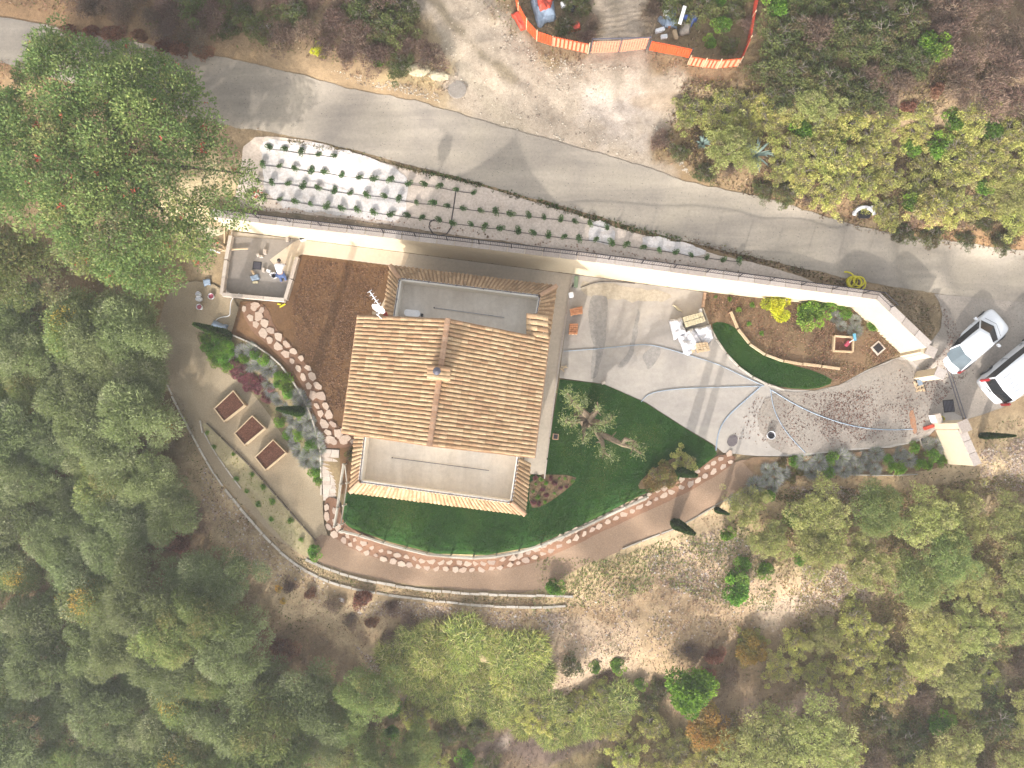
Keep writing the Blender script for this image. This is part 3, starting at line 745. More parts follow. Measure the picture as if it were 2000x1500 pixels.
def tiled(parent, A, B, Cc, D, rows, cols, mat, single=0, keep=None, mbstuff=None):
    """roof slope: A-B upper edge, D-C lower edge; rows side by side, cols down the slope"""
    global tile_n
    A, B, Cc, D = map(Vector, (A, B, Cc, D))
    nrm = (B - A).cross(D - A).normalized()
    if nrm.z < 0: nrm = -nrm
    stuff = mbstuff or MB()
    w = (B - A).lerp(Cc - D, .5).length / rows
    for r in range(rows):
        u = (r + .5) / rows
        top, bot = A.lerp(B, u), D.lerp(Cc, u)
        side = ((B - A).lerp(Cc - D, .5)).normalized()
        for c_ in range(cols):
            jit = Vector((random.uniform(-.012, .012), random.uniform(-.012, .012), 0))
            a = top.lerp(bot, (c_ - .12) / cols) + jit; b2 = top.lerp(bot, (c_ + 1) / cols) + jit
            if keep and not keep(a.lerp(b2, .6)): continue
            if tile_n < single and random.random() < .999:
                mb = MB(); barrel(mb, a, b2, w * .78, nrm, side); put("roof_tile", mb, mat, parent); tile_n += 1
            else:
                barrel(stuff, a, b2, w * .78, nrm, side, 4)
    return stuff
def deck(mb, A, B, Cc, D, th=.1):
    up = Vector((0, 0, th))
    q = [Vector(v) for v in (A, B, Cc, D)]
    ar = (q[1] - q[0]).cross(q[3] - q[0]).z
    if ar < 0: q = q[::-1]
    mb.hexa([v - up for v in q], q)
# main roof corners
RN, RS = P(875, 623, HR), P(839, 871, HR)
NWe, SWe = P(699, 616, HE), P(668, 846, HE)
NEe, SEe = P(1072, 663, HE), P(1043, 894, HE)
# blocks of wall under the roofs
def inset(pts, d):
    c_ = sum((Vector(p).xy for p in pts), Vector((0, 0))) / len(pts)
    return [c_ + (Vector(p).xy - c_) * (1 - d / (Vector(p).xy - c_).length) for p in pts]
sk = [P(762, 518, SE_), P(1088, 558, SE_), P(1026, 1006, SE_), P(682, 962, SE_)]
lowblk = inset([P(762, 518, SE_), P(1088, 558, SE_), P(1026, 1006, SE_), P(683, 962, SE_), P(668, 846, SE_), P(700, 630, SE_)], .75)
put("wall", MB().prism([tuple(v) for v in lowblk], -.05, 2.82), M_wallc, house)
upblk = inset([NWe, NEe, SEe, SWe], .7)
def roofz(p):
    """underside of the main roof above a point"""
    ax = (RS - RN).xy.normalized(); q = Vector((p[0], p[1])) - RN.xy
    dist = abs(ax.x * q.y - ax.y * q.x)
    half = abs(ax.x * (NWe - RN).xy.y - ax.y * (NWe - RN).xy.x)
    return HR - (HR - HE) * dist / half - .25
mb = MB()
mn, ms = (upblk[0] + upblk[1]) / 2, (upblk[3] + upblk[2]) / 2
ring = [upblk[0], RN.xy.lerp(RS.xy, .045), upblk[1], upblk[2], RN.xy.lerp(RS.xy, .955), upblk[3]]
mb.prism([tuple(v) for v in ring], 2.84, [0] * 6)
nv = len(mb.v) // 2
for k in range(nv, 2 * nv): mb.v[k].z = roofz(mb.v[k])
put("wall", mb, M_wallc, house)
roof = put("roof", MB(), M_deck, house) if False else None
mb = MB(); deck(mb, RN, RS, SWe, NWe); deck(mb, RN + Vector((0, 0, -.001)), RS + Vector((0, 0, -.001)), SEe, NEe)
roof = put("roof", mb, M_deck, house)
def T(parent_roof, *a, **k): return tiled(parent_roof, *a, **k)
lift = Vector((0, 0, .015))
s1 = tiled(roof, RN + lift, RS + lift, SWe + lift, NWe + lift, 30, 12, M_tile, single=300)
s2 = tiled(roof, RN + lift, RS + lift, SEe + lift, NEe + lift, 30, 14, M_tile, single=0, mbstuff=s1)
put("roof_tile", s2, M_tile, roof, kind="stuff")
n = 22
for k in range(n):
    a, b_ = RN.lerp(RS, (k - .1) / n), RN.lerp(RS, (k + 1) / n)
    mb = MB(); barrel(mb, a + Vector((0, 0, .05)), b_ + Vector((0, 0, .05)), .3, Vector((0, 0, 1)), (SWe - RS).cross(Vector((0, 0, 1))).cross(Vector((0, 0, 1))).normalized() * -1, 6)
    put("ridge_tile", mb, M_ridge, roof)
# verge trims at both gables
mb = MB()
for a, b_ in ((RN, NWe), (RN, NEe), (RS, SWe), (RS, SEe)):
    mb.bar(a - Vector((0, 0, .12)), b_ - Vector((0, 0, .12)), .06, .16)
put("verge_board", mb, M_ridge, roof)
# gutters along the long eaves
for a, b_ in ((NWe, SWe), (NEe, SEe)):
    put("gutter", MB().tube([a + Vector((0, 0, -.1)), b_ + Vector((0, 0, -.1))], .07, 8), M_ridge, house)
# lower skirt roofs round the two terraces
TN = [(784, 548), (1051, 581), (1036, 662), (773, 622)]      # north terrace, parapet inner top
TS = [(716, 852), (1009, 892), (996, 978), (706, 938)]
def pz(l, z): return [P(a, b, z) for a, b in l]
sroof_n = MB(); sroof_s = MB()
nO = [P(762, 518, SE_), P(1088, 558, SE_), P(1062, 745, SE_), P(747, 622, SE_)]
nI = [P(779, 543, SR), P(1056, 576, SR), P(1037, 690, SR), P(766, 624, SR)]
deck(sroof_n, nI[0], nI[1], nO[1], nO[0]); deck(sroof_n, nI[1], nI[2], nO[2], nO[1]); deck(sroof_n, nI[3], nI[0], nO[0], nO[3])
low_n = put("lower_roof", sroof_n, M_deck, house)
sO = [P(693, 849, SE_), P(683, 962, SE_), P(1026, 1006, SE_), P(1037, 905, SE_)]
sI = [P(711, 851, SR), P(702, 943, SR), P(1000, 983, SR), P(1013, 894, SR)]
deck(sroof_s, sI[1], sI[2], sO[2], sO[1]); deck(sroof_s, sI[2], sI[3], sO[3], sO[2]); deck(sroof_s, sI[0], sI[1], sO[1], sO[0])
low_s = put("lower_roof", sroof_s, M_deck, house)
st = tiled(low_n, nI[0] + lift, nI[1] + lift, nO[1] + lift, nO[0] + lift, 40, 3, M_tile2)
st = tiled(low_n, nI[1] + lift, nI[2] + lift, nO[2] + lift, nO[1] + lift, 19, 3, M_tile, mbstuff=st)
st = tiled(low_n, nI[3] + lift, nI[0] + lift, nO[0] + lift, nO[3] + lift, 12, 2, M_tile, mbstuff=st)
put("roof_tile", st, M_tile2, low_n, kind="stuff")
st = tiled(low_s, sI[1] + lift, sI[2] + lift, sO[2] + lift, sO[1] + lift, 42, 3, M_tile)
st = tiled(low_s, sI[2] + lift, sI[3] + lift, sO[3] + lift, sO[2] + lift, 12, 2, M_tile, mbstuff=st)
st = tiled(low_s, sI[0] + lift, sI[1] + lift, sO[1] + lift, sO[0] + lift, 13, 2, M_tile, mbstuff=st)
put("roof_tile", st, M_tile, low_s, kind="stuff")
for rf, prs in ((low_n, ((nI[0], nO[0]), (nI[1], nO[1]))), (low_s, ((sI[1], sO[1]), (sI[2], sO[2])))):
    for a, b_ in prs:
        for k in range(3):
            p, q = Vector(a).lerp(b_, k / 3 - .04), Vector(a).lerp(b_, (k + 1) / 3)
            sd = (q - p).cross(Vector((0, 0, 1))).normalized()
            mb = MB(); barrel(mb, p + Vector((0, 0, .06)), q + Vector((0, 0, .06)), .24, Vector((0, 0, 1)), sd, 6); put("hip_tile", mb, M_ridge, rf)
# terraces: floor, parapet, glass-less rail
def terrace(px, open_side, nm):
    t = put("terrace", MB().prism([tuple(v.xy) for v in pz(px, 2.9)], 2.86, 2.93), M_tfloor, house)
    q = pz(px, SR)
    c_ = sum((v for v in q), Vector((0, 0, 0))) / 4
    edges = [(0, 1), (1, 2), (2, 3), (3, 0)]
    for i, j in edges:
        if (i, j) == open_side: continue
        a, b_ = q[i], q[j]
        t_ = (b_ - a).normalized(); nn = Vector((-t_.y, t_.x, 0))
        if nn.dot(a - c_) < 0: nn = -nn
        th = .16
        e0 = a - t_ * (th if False else 0); e1 = b_
        pts = [e0, e1, e1 + nn * th + t_ * 0, e0 + nn * th]
        mbp = MB().hexa([Vector((v.x, v.y, 2.9)) for v in (pts if (pts[1] - pts[0]).cross(pts[3] - pts[0]).z > 0 else pts[::-1])], [Vector((v.x, v.y, SR + .02 + .003 * i)) for v in (pts if (pts[1] - pts[0]).cross(pts[3] - pts[0]).z > 0 else pts[::-1])])
        put("parapet", mbp, M_parap, t)
        rp = [a + nn * .08 + Vector((0, 0, .02)), b_ + nn * .08 + Vector((0, 0, .02))]
        mr = MB().tube([rp[0] + Vector((0, 0, .16)), rp[1] + Vector((0, 0, .16))], .022, 6)
        L = (rp[1] - rp[0]).length; m_ = max(2, round(L / 1.6))
        for k in range(m_ + 1):
            p = rp[0].lerp(rp[1], min(max(k / m_, .01), .99)); mr.box(p + Vector((0, 0, .09)), (.05, .05, .18))
        put("parapet_rail", mr, M_metal, t)
    return t
terr_n = terrace(TN, (2, 3), "n"); terr_s = terrace(TS, (0, 1), "s")
# openings: windows and doors of the rooms
def opening(parent, a, b_, z0, z1, nm, frac, w, out):
    a, b_ = Vector(a), Vector(b_); t_ = (b_ - a).normalized(); nn = Vector((t_.y, -t_.x)) * out
    c_ = a.lerp(b_, frac); mid = c_ + nn * .02
    ang = math.atan2(t_.y, t_.x)
    f = put(nm, MB().box((mid.x, mid.y, (z0 + z1) / 2), (w, .08, z1 - z0), ang), M_ridge, parent)
    g = c_ + nn * .05
    put("pane", MB().box((g.x, g.y, (z0 + z1) / 2), (w - .16, .06, z1 - z0 - .16), ang), M_glass, f)
cen = sum(lowblk, Vector((0, 0))) / len(lowblk)
for i, (fr, nm) in enumerate((((.3, .7), "window"), ((.2, .5, .8), "window"), ((.25, .7), "door"), ((.5,), "window"))):
    a, b_ = lowblk[i], lowblk[(i + 1) % len(lowblk)]
    t_ = (b_ - a).normalized(); nn = Vector((t_.y, -t_.x)); out = 1 if nn.dot((a + b_) / 2 - cen) > 0 else -1
    for f_ in fr:
        opening(house, a, b_, .1 if nm == "door" else 1.0, 2.2, nm, f_, 1.1, out)
cen = sum(upblk, Vector((0, 0))) / 4
for i in (0, 2):
    a, b_ = upblk[i], upblk[(i + 1) % 4]; t_ = (b_ - a).normalized(); nn = Vector((t_.y, -t_.x)); out = 1 if nn.dot((a + b_) / 2 - cen) > 0 else -1
    for f_ in (.3, .7): opening(house, a, b_, 2.95, 5.1, "door", f_, 1.2, out)
# ridge chimney with flue cap, sensor bar and east chimney
rc = P(858, 729, HR + .3)
ch = put("chimney", MB().box((rc.x, rc.y, HR + .1), (.95, .62, .8), -.12), M_tile, house)
mb = MB()
for s_ in (-.2, .0, .2):
    for d_ in (-1, 1):
        a = Vector((rc.x, rc.y + s_, HR + .66)); b_ = a + Vector((d_ * .55, -d_ * .06, -.16))
        barrel(mb, a, b_, .24, Vector((0, 0, 1)), Vector((0, 1, 0)), 5)
put("chimney_tile", mb, M_tile, ch)
put("chimney_cap", MB().lathe((rc.x - .06, rc.y + .05, HR + .5), [(.1, 0), (.1, .32), (.17, .33), (.19, .4), (.02, .47)], 14), M_metal, ch)
ec = P(1047, 640, 5.0)
ch2 = put("chimney", MB().box((ec.x, ec.y, 4.3), (.8, 1.15, 2.9), -.12), M_parap, house)
mb = MB()
for k in range(4):
    yy = -.48 + k * .3
    for d_ in (-1, 1):
        a = Vector((ec.x + .035, ec.y + yy, 5.98)); b_ = a + Vector((d_ * .55, -d_ * .07, -.2))
        barrel(mb, a, b_, .28, Vector((0, 0, 1)), Vector((0, 1, 0)), 5)
put("chimney_tile", mb, M_tile, ch2)
mb = MB(); mb.hexa([Vector((ec.x - .52, ec.y - .62, 5.6)), Vector((ec.x + .56, ec.y - .62, 5.6)), Vector((ec.x + .56, ec.y + .6, 5.6)), Vector((ec.x - .52, ec.y + .6, 5.6))],
        [Vector((ec.x + .0, ec.y - .62, 5.93)), Vector((ec.x + .07, ec.y - .62, 5.93)), Vector((ec.x + .07, ec.y + .6, 5.93)), Vector((ec.x + .0, ec.y + .6, 5.93))])
put("chimney_roof", mb, M_deck, ch2)

# ------------------------------------------------------------------ foliage kinds
OLIVE = [(C(140,152,104,1.2), 4), (C(122,138,84,1.2), 4), (C(160,164,128,1.2), 2), (C(104,120,70,1.2), 2)]
OLIVE2 = [(C(130,148,86,1.2), 4), (C(112,132,72,1.2), 4), (C(148,156,98,1.2), 2), (C(168,156,96,1.1), 1)]
BROAD = [(C(104,142,64,1.1), 4), (C(86,124,52,1.1), 4), (C(140,164,76,1.1), 3), (C(172,176,84,1.1), 1)]
BIGT = [(C(112,140,78,1.1), 4), (C(96,124,66,1.1), 4), (C(140,158,90,1.1), 3), (C(168,168,100,1.1), 1), (C(130,118,96), 1)]
REEDV = [(C(178,186,100,1.2), 4), (C(150,168,84,1.1), 4), (C(206,204,136,1.2), 2), (C(110,130,70), 3), (C(150,132,96), 1.5)]
YELL = [(C(196,198,112,1.2), 4), (C(174,184,98,1.2), 4), (C(208,202,124,1.2), 2), (C(164,150,118,1.1), 3), (C(124,144,76,1.1), 2)]
LIGHTG = [(C(170,176,108,1.25), 4), (C(148,160,88,1.25), 4), (C(188,188,120,1.25), 2), (C(160,148,116,1.1), 2)]
DARKG = [(C(92,110,62,1.1), 4), (C(110,124,70,1.1), 3), (C(132,140,80,1.1), 1.5), (C(118,98,76,1.1), 3)]
BROWN = [(C(150,128,108), 4), (C(126,104,88), 4), (C(176,156,130), 2), (C(110,114,72), 1.4)]
RUSSET = [(C(156,112,84), 4), (C(136,98,76), 3), (C(176,136,100), 2), (C(120,108,72), 2)]
ORANGE = [(C(186,158,72), 4), (C(166,140,70), 4), (C(150,148,76), 3), (C(204,172,84), 1)]
BRIGHT = [(C(112,170,50,1.1), 4), (C(140,190,60,1.1), 3), (C(84,140,44), 3)]
LIME = [(C(214,218,52,1.25), 4), (C(186,200,48,1.2), 3), (C(140,160,50), 2)]
GREY = [(C(172,168,160,1.2), 4), (C(150,154,140,1.2), 4), (C(156,148,168,1.1), 2), (C(132,146,104,1.1), 3)]
REED = [(C(178,190,98,1.15), 4), (C(150,172,84,1.1), 4), (C(200,204,130,1.1), 2), (C(116,140,76), 2)]

def unit(n, rng):
    v = rng.normal(size=(n, 3)); return v / np.linalg.norm(v, axis=1, keepdims=True)
def crown_mesh(name, R, Hh, nclump, nleaf, L, W, pal, seed, mat=M_leaf, crad=(.24, .42), droop=0.0, base=.0, ragged=0.0):
    """crown of many leaf clumps on a dome; local coordinates, foot at 0,0,0"""
    rng = np.random.default_rng(seed)
    d = unit(nclump * 3, rng); d = d[d[:, 2] > -.25][:nclump]
    rad = rng.uniform(.45, 1.0, len(d)) ** .6
    lob = 1 + .28 * np.sin(np.arctan2(d[:, 1], d[:, 0]) * 3 + seed) + .15 * np.sin(np.arctan2(d[:, 1], d[:, 0]) * 5 + seed * 2)
    cc = d * rad[:, None] * np.array([R * .78, R * .78, Hh * .42]) * np.column_stack([lob, lob, np.ones(len(d))])
    cc[:, 2] += base + Hh * .5
    if ragged: cc[:, :2] *= 1 + rng.uniform(-ragged, ragged * .9, (len(d), 1)); cc[:, 2] += rng.uniform(-.3, .3, len(d)) * Hh * ragged
    cr = rng.uniform(crad[0], crad[1], len(d)) * R
    pc = pick(pal, len(d), rng, .1)
    i = rng.choice(len(d), nleaf, p=cr ** 2 / (cr ** 2).sum())
    u = unit(nleaf, rng); u[:, 2] = np.abs(u[:, 2]) * .9 + u[:, 2] * .1 - .12
    u /= np.linalg.norm(u, axis=1, keepdims=True)
    pos = cc[i] + u * (cr[i] * rng.uniform(.35, 1.05, nleaf) ** .7)[:, None] * np.array([1, 1, .8])
    dr = u * 1.0 + unit(nleaf, rng) * .75 + np.array([0, 0, -droop])
    V, Fq = leaf_quads(pos, dr, L * rng.uniform(.6, 1.3, nleaf), W * rng.uniform(.7, 1.3, nleaf), rng)
    col = pc[i] * .55 + pick(pal, nleaf, rng) * .45
    return np_mesh(name, V, Fq, col, mat)
def blade_mesh(name, R, Hh, n, L, W, pal, seed, lean=.6, mat=M_leaf, rad=1.0):
    """tuft of long arching blades (reeds, grasses, lavender)"""
    rng = np.random.default_rng(seed)
    a = rng.uniform(0, 2 * np.pi, n); rr = R * np.sqrt(rng.uniform(0, 1, n)) * .7
    b = np.column_stack([rr * np.cos(a), rr * np.sin(a), np.zeros(n)])
    if rad < 1:                       # canes stand all over the clump and bend any way
        b = b / .7; b[:, 2] = rng.uniform(0, Hh * .6, n) * (1 - (rr / R) ** 2); a = rng.uniform(0, 2 * np.pi, n) * (1 - rad) + a * rad
    d = np.column_stack([np.cos(a), np.sin(a), np.zeros(n)]) * (rng.uniform(.2, 1, n) * lean)[:, None] + unit(n, rng) * .3; d[:, 2] = np.abs(d[:, 2]) + .7
    d /= np.linalg.norm(d, axis=1, keepdims=True)
    l = L * rng.uniform(.6, 1.2, n); s = np.cross(d, np.array([0, 0, 1.])); s /= np.linalg.norm(s, axis=1, keepdims=True) + 1e-9
    s = s * (W * .5)
    m = b + d * (l * .55)[:, None]
    d2 = d + np.column_stack([np.cos(a), np.sin(a), -.6 * np.ones(n)]) * (lean * .9); d2 /= np.linalg.norm(d2, axis=1, keepdims=True)
    e = m + d2 * (l * .5)[:, None]
    V = np.concatenate([np.stack([b - s * .7, b + s * .7, m + s, m - s], 1).reshape(-1, 3), np.stack([m - s, m + s, e + s * .15, e - s * .15], 1).reshape(-1, 3)])
    Fq = np.arange(len(V)).reshape(-1, 4)
    c = pick(pal, n, rng)
    return np_mesh(name, V, Fq, np.concatenate([c, c]), mat)
def limbs(R, Hh, seed, thick=.14, n=6, top=.62):
    r = random.Random(seed); mb = MB()
    fork = Vector((r.uniform(-.2, .2), r.uniform(-.2, .2), Hh * .3))
    mb.tube([(0, 0, -.4), (0.03, 0, 0), fork * .6, fork], [thick * 1.5, thick * 1.3, thick, thick * .9], 7)
    for k in range(n):
        a = 2 * math.pi * k / n + r.uniform(-.4, .4); e = Vector((math.cos(a) * R * .62, math.sin(a) * R * .62, Hh * top * r.uniform(.8, 1.2)))
        m = fork.lerp(e, .5) + Vector((r.uniform(-.2, .2), r.uniform(-.2, .2), .1 * Hh))
        mb.tube([fork * .96, m, e], [thick * .6, thick * .4, thick * .14], 5)
        for q in (-1, 1):
            f = m.lerp(e, .3); g_ = f + Vector((math.cos(a + q * .9), math.sin(a + q * .9), .6)) * R * .28
            mb.tube([f, g_], [thick * .3, thick * .08], 4)
    return mb
KIND = {}
def kind(key, name, crown, trunk=None, tmat=M_trunk, cn="crown", tn="trunk"):
    """first plant of a kind: an Empty (not linked until used) with its parts"""
    KIND[key] = (name, crown, trunk, tmat, cn, tn)
_tm = {}
def plant(key, loc, scale=1.0, rz=None, label=None, cat=None, group=None, zs=None):
    name, crown, trunk, tmat, cn, tn = KIND[key]
    rz = random.uniform(0, 6.28) if rz is None else rz
    sc = (scale, scale, scale * (zs or random.uniform(.85, 1.15)))
    if trunk is None:
        o = bpy.data.objects.new(name, crown); COL.objects.link(o)
    else:
        o = bpy.data.objects.new(name, None); COL.objects.link(o)
        c = bpy.data.objects.new(cn, crown); COL.objects.link(c); c.parent = o
        if key not in _tm:
            me = bpy.data.meshes.new(tn); me.from_pydata(trunk.v, [], trunk.f); me.materials.append(tmat); me.shade_smooth(); _tm[key] = me
        t = bpy.data.objects.new(tn, _tm[key]); COL.objects.link(t); t.parent = o
    o.location = loc; o.rotation_euler = (0, 0, rz); o.scale = sc
    return tag(o, label, cat, group)
for k, (pal, sd) in enumerate(((OLIVE, 1), (OLIVE2, 2), (OLIVE, 3), (OLIVE2, 4), (OLIVE, 5))):
    kind("olive%d" % k, "olive_tree", crown_mesh("crown", 2.5, 2.6, 48, 17000, .19, .055, pal, 100 + sd, crad=(.17, .34), base=1.3), limbs(2.3, 4.0, sd, .15))
for k in range(2):
    kind("yellow_top%d" % k, "olive_tree", crown_mesh("crown", 2.4, 2.5, 44, 15000, .16, .07, OLIVE2 + OLIVE + [(C(216,184,70,1.2), .8)], 130 + k, base=1.3), limbs(2.2, 3.8, 20 + k, .14))
    kind("light%d" % k, "leafy_tree", crown_mesh("crown", 2.5, 1.4, 120, 12000, .17, .05, LIGHTG, 150 + k, crad=(.06, .17), base=.7, ragged=.35), limbs(2.3, 2.5, 30 + k, .1))
    kind("ylw%d" % k, "yellow_green_bush", crown_mesh("foliage", 1.75, .95, 90, 7000, .15, .055, YELL, 160 + k, crad=(.06, .17), ragged=.35), limbs(1.5, 1.5, 40 + k, .05, 9, .8), M_twig, "foliage", "stem")
    kind("dark%d" % k, "dark_scrub_bush", crown_mesh("foliage", 1.6, 1.0, 80, 6000, .15, .05, DARKG, 170 + k, crad=(.06, .18), ragged=.35), limbs(1.3, 1.5, 45 + k, .05, 6, .75), M_twig, "foliage", "stem")
    kind("brown%d" % k, "dry_bush", crown_mesh("foliage", 1.2, .9, 20, 3600, .22, .035, BROWN, 180 + k), limbs(1.1, 1.1, 50 + k, .04, 8, .8), M_twig, "foliage", "stem")
kind("russet", "russet_bush", crown_mesh("foliage", 1.1, 1.0, 16, 3200, .16, .08, RUSSET, 190), limbs(1.0, 1.1, 60, .04, 6, .7), M_twig, "foliage", "stem")
kind("orange", "orange_bush", crown_mesh("foliage", 1.4, 1.3, 20, 4800, .15, .08, ORANGE, 191), limbs(1.3, 1.5, 61, .05, 6, .7), M_twig, "foliage", "stem")
kind("goldspray", "golden_spray", crown_mesh("foliage", 1.4, 1.0, 12, 1500, .17, .09, [(C(226,190,60,1.2), 4), (C(206,170,58,1.2), 3), (C(150,146,70), 2)], 292, crad=(.15, .4)), limbs(1.3, 1.3, 66, .04, 5, .7), M_twig, "foliage", "stem")
kind("tawny", "tawny_shrub", crown_mesh("foliage", 1.4, 1.0, 34, 5200, .13, .06, [(C(138,122,66,1.1), 4), (C(118,106,62,1.1), 4), (C(124,136,70,1.1), 3), (C(160,138,84,1.1), 1)], 291, crad=(.12, .26)), limbs(1.3, 1.3, 61, .04, 8, .8), M_twig, "foliage", "stem")
kind("bright", "bright_green_tree", crown_mesh("crown", 1.7, 2.0, 26, 6500, .2, .13, BRIGHT, 192, base=.6), limbs(1.6, 2.4, 62, .08))
kind("lime", "lime_bush", crown_mesh("foliage", .75, .9, 14, 3000, .13, .07, LIME, 193), None)
kind("green", "green_bush", crown_mesh("foliage", 1.0, 1.1, 18, 3600, .15, .09, BRIGHT + BROAD, 194), None)
kind("grey", "lavender_clump", blade_mesh("foliage", .55, .4, 900, .42, .022, GREY, 195, .9), None)
kind("herb", "green_herb_clump", crown_mesh("foliage", .5, .42, 12, 1300, .11, .05, BROAD + BRIGHT, 196, crad=(.25, .45)), None)
kind("redp", "red_leaved_shrub", crown_mesh("foliage", .62, .55, 12, 1800, .12, .05, [(C(152,84,92), 4), (C(128,72,78), 3), (C(172,112,112), 1.5), (C(122,116,80), 2.5)], 197, crad=(.25, .45)), None)
kind("reed0", "reed_clump", blade_mesh("foliage", 1.5, 1.0, 3200, .8, .05, REEDV, 198, .8, rad=.35), None)
kind("reed1", "reed_clump", blade_mesh("foliage", 1.5, 1.0, 3200, .7, .05, REEDV, 199, 1.0, rad=.35), None)
kind("slope", "young_shrub", crown_mesh("foliage", .2, .34, 9, 420, .085, .04, [(C(82,118,62), 4), (C(104,142,76), 3), (C(70,100,54), 2)], 200, crad=(.3, .5)), None)

def cone_mesh(name, R, Hh, n, pal, seed):
    rng = np.random.default_rng(seed)
    z = Hh * rng.uniform(0, 1, n) ** 1.25; a = rng.uniform(0, 2 * np.pi, n)
    r = R * (np.clip((Hh - z) / Hh, 0, 1) ** .75) * rng.uniform(.75, 1.08, n) * (.6 + .4 * np.clip(z / (.15 * Hh), 0, 1))
    p = np.column_stack([r * np.cos(a), r * np.sin(a), z])
    d = np.column_stack([np.cos(a) * .5, np.sin(a) * .5, np.ones(n)]) + unit(n, rng) * .3
    V, Fq = leaf_quads(p, d, .17, .06, rng)
    return np_mesh(name, V, Fq, pick(pal, n, rng), M_leaf)
tb = MB().tube([(0, 0, -.3), (0, 0, 1.5), (0, 0, 3.0)], [.06, .05, .02], 6)
kind("cypress", "cypress", cone_mesh("foliage", .27, 3.9, 3800, [(C(62,92,44), 4), (C(82,116,52), 3), (C(48,72,36), 2)], 201), tb, M_trunk, "foliage", "trunk")

# --- broad tree over the road, upper left: crown built lobe by lobe to the outline it has
def big_tree(name, outline, zbase, zdome, n, L, W, pal, seed, spread, accents=None, nclump=150, label="", cat="tree", trunk_at=None, thick=.3):
    rng = np.random.default_rng(seed)
    zt = zbase + zdome * .7
    poly = Pn(chaikin(outline, 2), zt)
    x0, y0 = poly.min(0); x1, y1 = poly.max(0)
    q = rng.uniform([x0, y0], [x1, y1], (nclump * 6, 2))
    dd = -edge_d(q[:, 0], q[:, 1], poly)
    q = q[dd > .1]; dd = dd[dd > .1]
    q = q[:nclump]; dd = dd[:nclump]
    m = len(q)
    hgt = zbase + zdome * (1 - (1 - np.clip(dd / spread, 0, 1)) ** 2) * rng.uniform(.72, 1.0, m)
    cc = np.column_stack([q, hgt]); cr = rng.uniform(.55, 1.15, m) * np.clip(.45 + dd * .6, .35, 1)
    i = rng.choice(m, n, p=cr ** 2 / (cr ** 2).sum())
    u = unit(n, rng); u[:, 2] = np.abs(u[:, 2]) * .8 + u[:, 2] * .2
    u /= np.linalg.norm(u, axis=1, keepdims=True)
    pos = cc[i] + u * (cr[i] * rng.uniform(.3, 1.05, n) ** .6)[:, None] * np.array([1, 1, .75])
    V, Fq = leaf_quads(pos, u + unit(n, rng) * .8, L * rng.uniform(.6, 1.3, n), W * rng.uniform(.7, 1.3, n), rng)
    pc = pick(pal, m, rng, .12)
    col = pc[i] * .5 + pick(pal, n, rng) * .5
    if accents is not None:
        sel = rng.choice(m, int(m * .24), replace=False)
        for s_ in sel:
            c0 = cc[s_] + unit(1, rng)[0] * np.array([1, 1, .1]) * cr[s_] * .7 + np.array([0, 0, cr[s_] * .6])
            near = np.linalg.norm(pos - c0, axis=1) < rng.uniform(.1, .2)
            col[near] = np.array(accents) * rng.uniform(.8, 1.2)
    base = trunk_at if trunk_at is not None else Vector((poly[:, 0].mean(), poly[:, 1].mean(), 0))
    gz = TZ(base.x, base.y)
    t = thing(name, (base.x, base.y, gz), label, cat)
    V = V - np.array([base.x, base.y, gz])
    link("crown", np_mesh("crown", V, Fq, col, M_leaf), t)
    mb = MB(); ctr = Vector((base.x, base.y, gz))
    fork = ctr + Vector((.1, .1, (zbase - gz) * .45))
    mb.tube([ctr - Vector((0, 0, .5)), ctr, ctr.lerp(fork, .5) + Vector((.06, 0, 0)), fork], [thick * 1.4, thick * 1.1, thick * .9, thick * .85], 9)
    for k in rng.choice(m, min(m, 26), replace=False):
        e = Vector(cc[k]); md = fork.lerp(e, .5) + Vector((rng.uniform(-.4, .4), rng.uniform(-.4, .4), .5))
        mb.tube([fork, md, e - Vector((0, 0, .2)), e + Vector((rng.uniform(-.6, .6), rng.uniform(-.6, .6), .35))], [thick * .4, thick * .25, thick * .1, thick * .05], 5)
    put("trunk", mb, M_trunk, t)
    return t
big_tree("broad_leaved_tree", [(25,55),(62,0),(108,15),(125,62),(180,52),(225,60),(262,82),(320,90),(396,125),(400,175),(436,205),(440,262),(474,300),(488,372),(455,420),(418,436),(408,482),(350,520),(310,566),(235,560),(170,545),(115,510),(60,470),(0,440),(-60,400),(-70,180),(0,150)],
         6.0, 3.0, 90000, .15, .085, BIGT, 301, 3.0, accents=C(196,112,78), nclump=260,
         label="huge broad green tree dotted with orange fruit beside the road", trunk_at=Vector(P(235, 330, 3).xy).to_3d(), thick=.36)
big_tree("broad_leaved_tree", [(-60,420),(0,440),(60,470),(115,505),(112,560),(60,585),(20,590),(-60,580)],
         3.0, 2.0, 16000, .16, .07, OLIVE2 + [(C(150,140,110), 2)], 302, 2.0, nclump=50,
         label="sparser green tree at the picture's edge below the road, beside the huge fruit tree", trunk_at=Vector(P(10, 500, 2).xy).to_3d(), thick=.25)

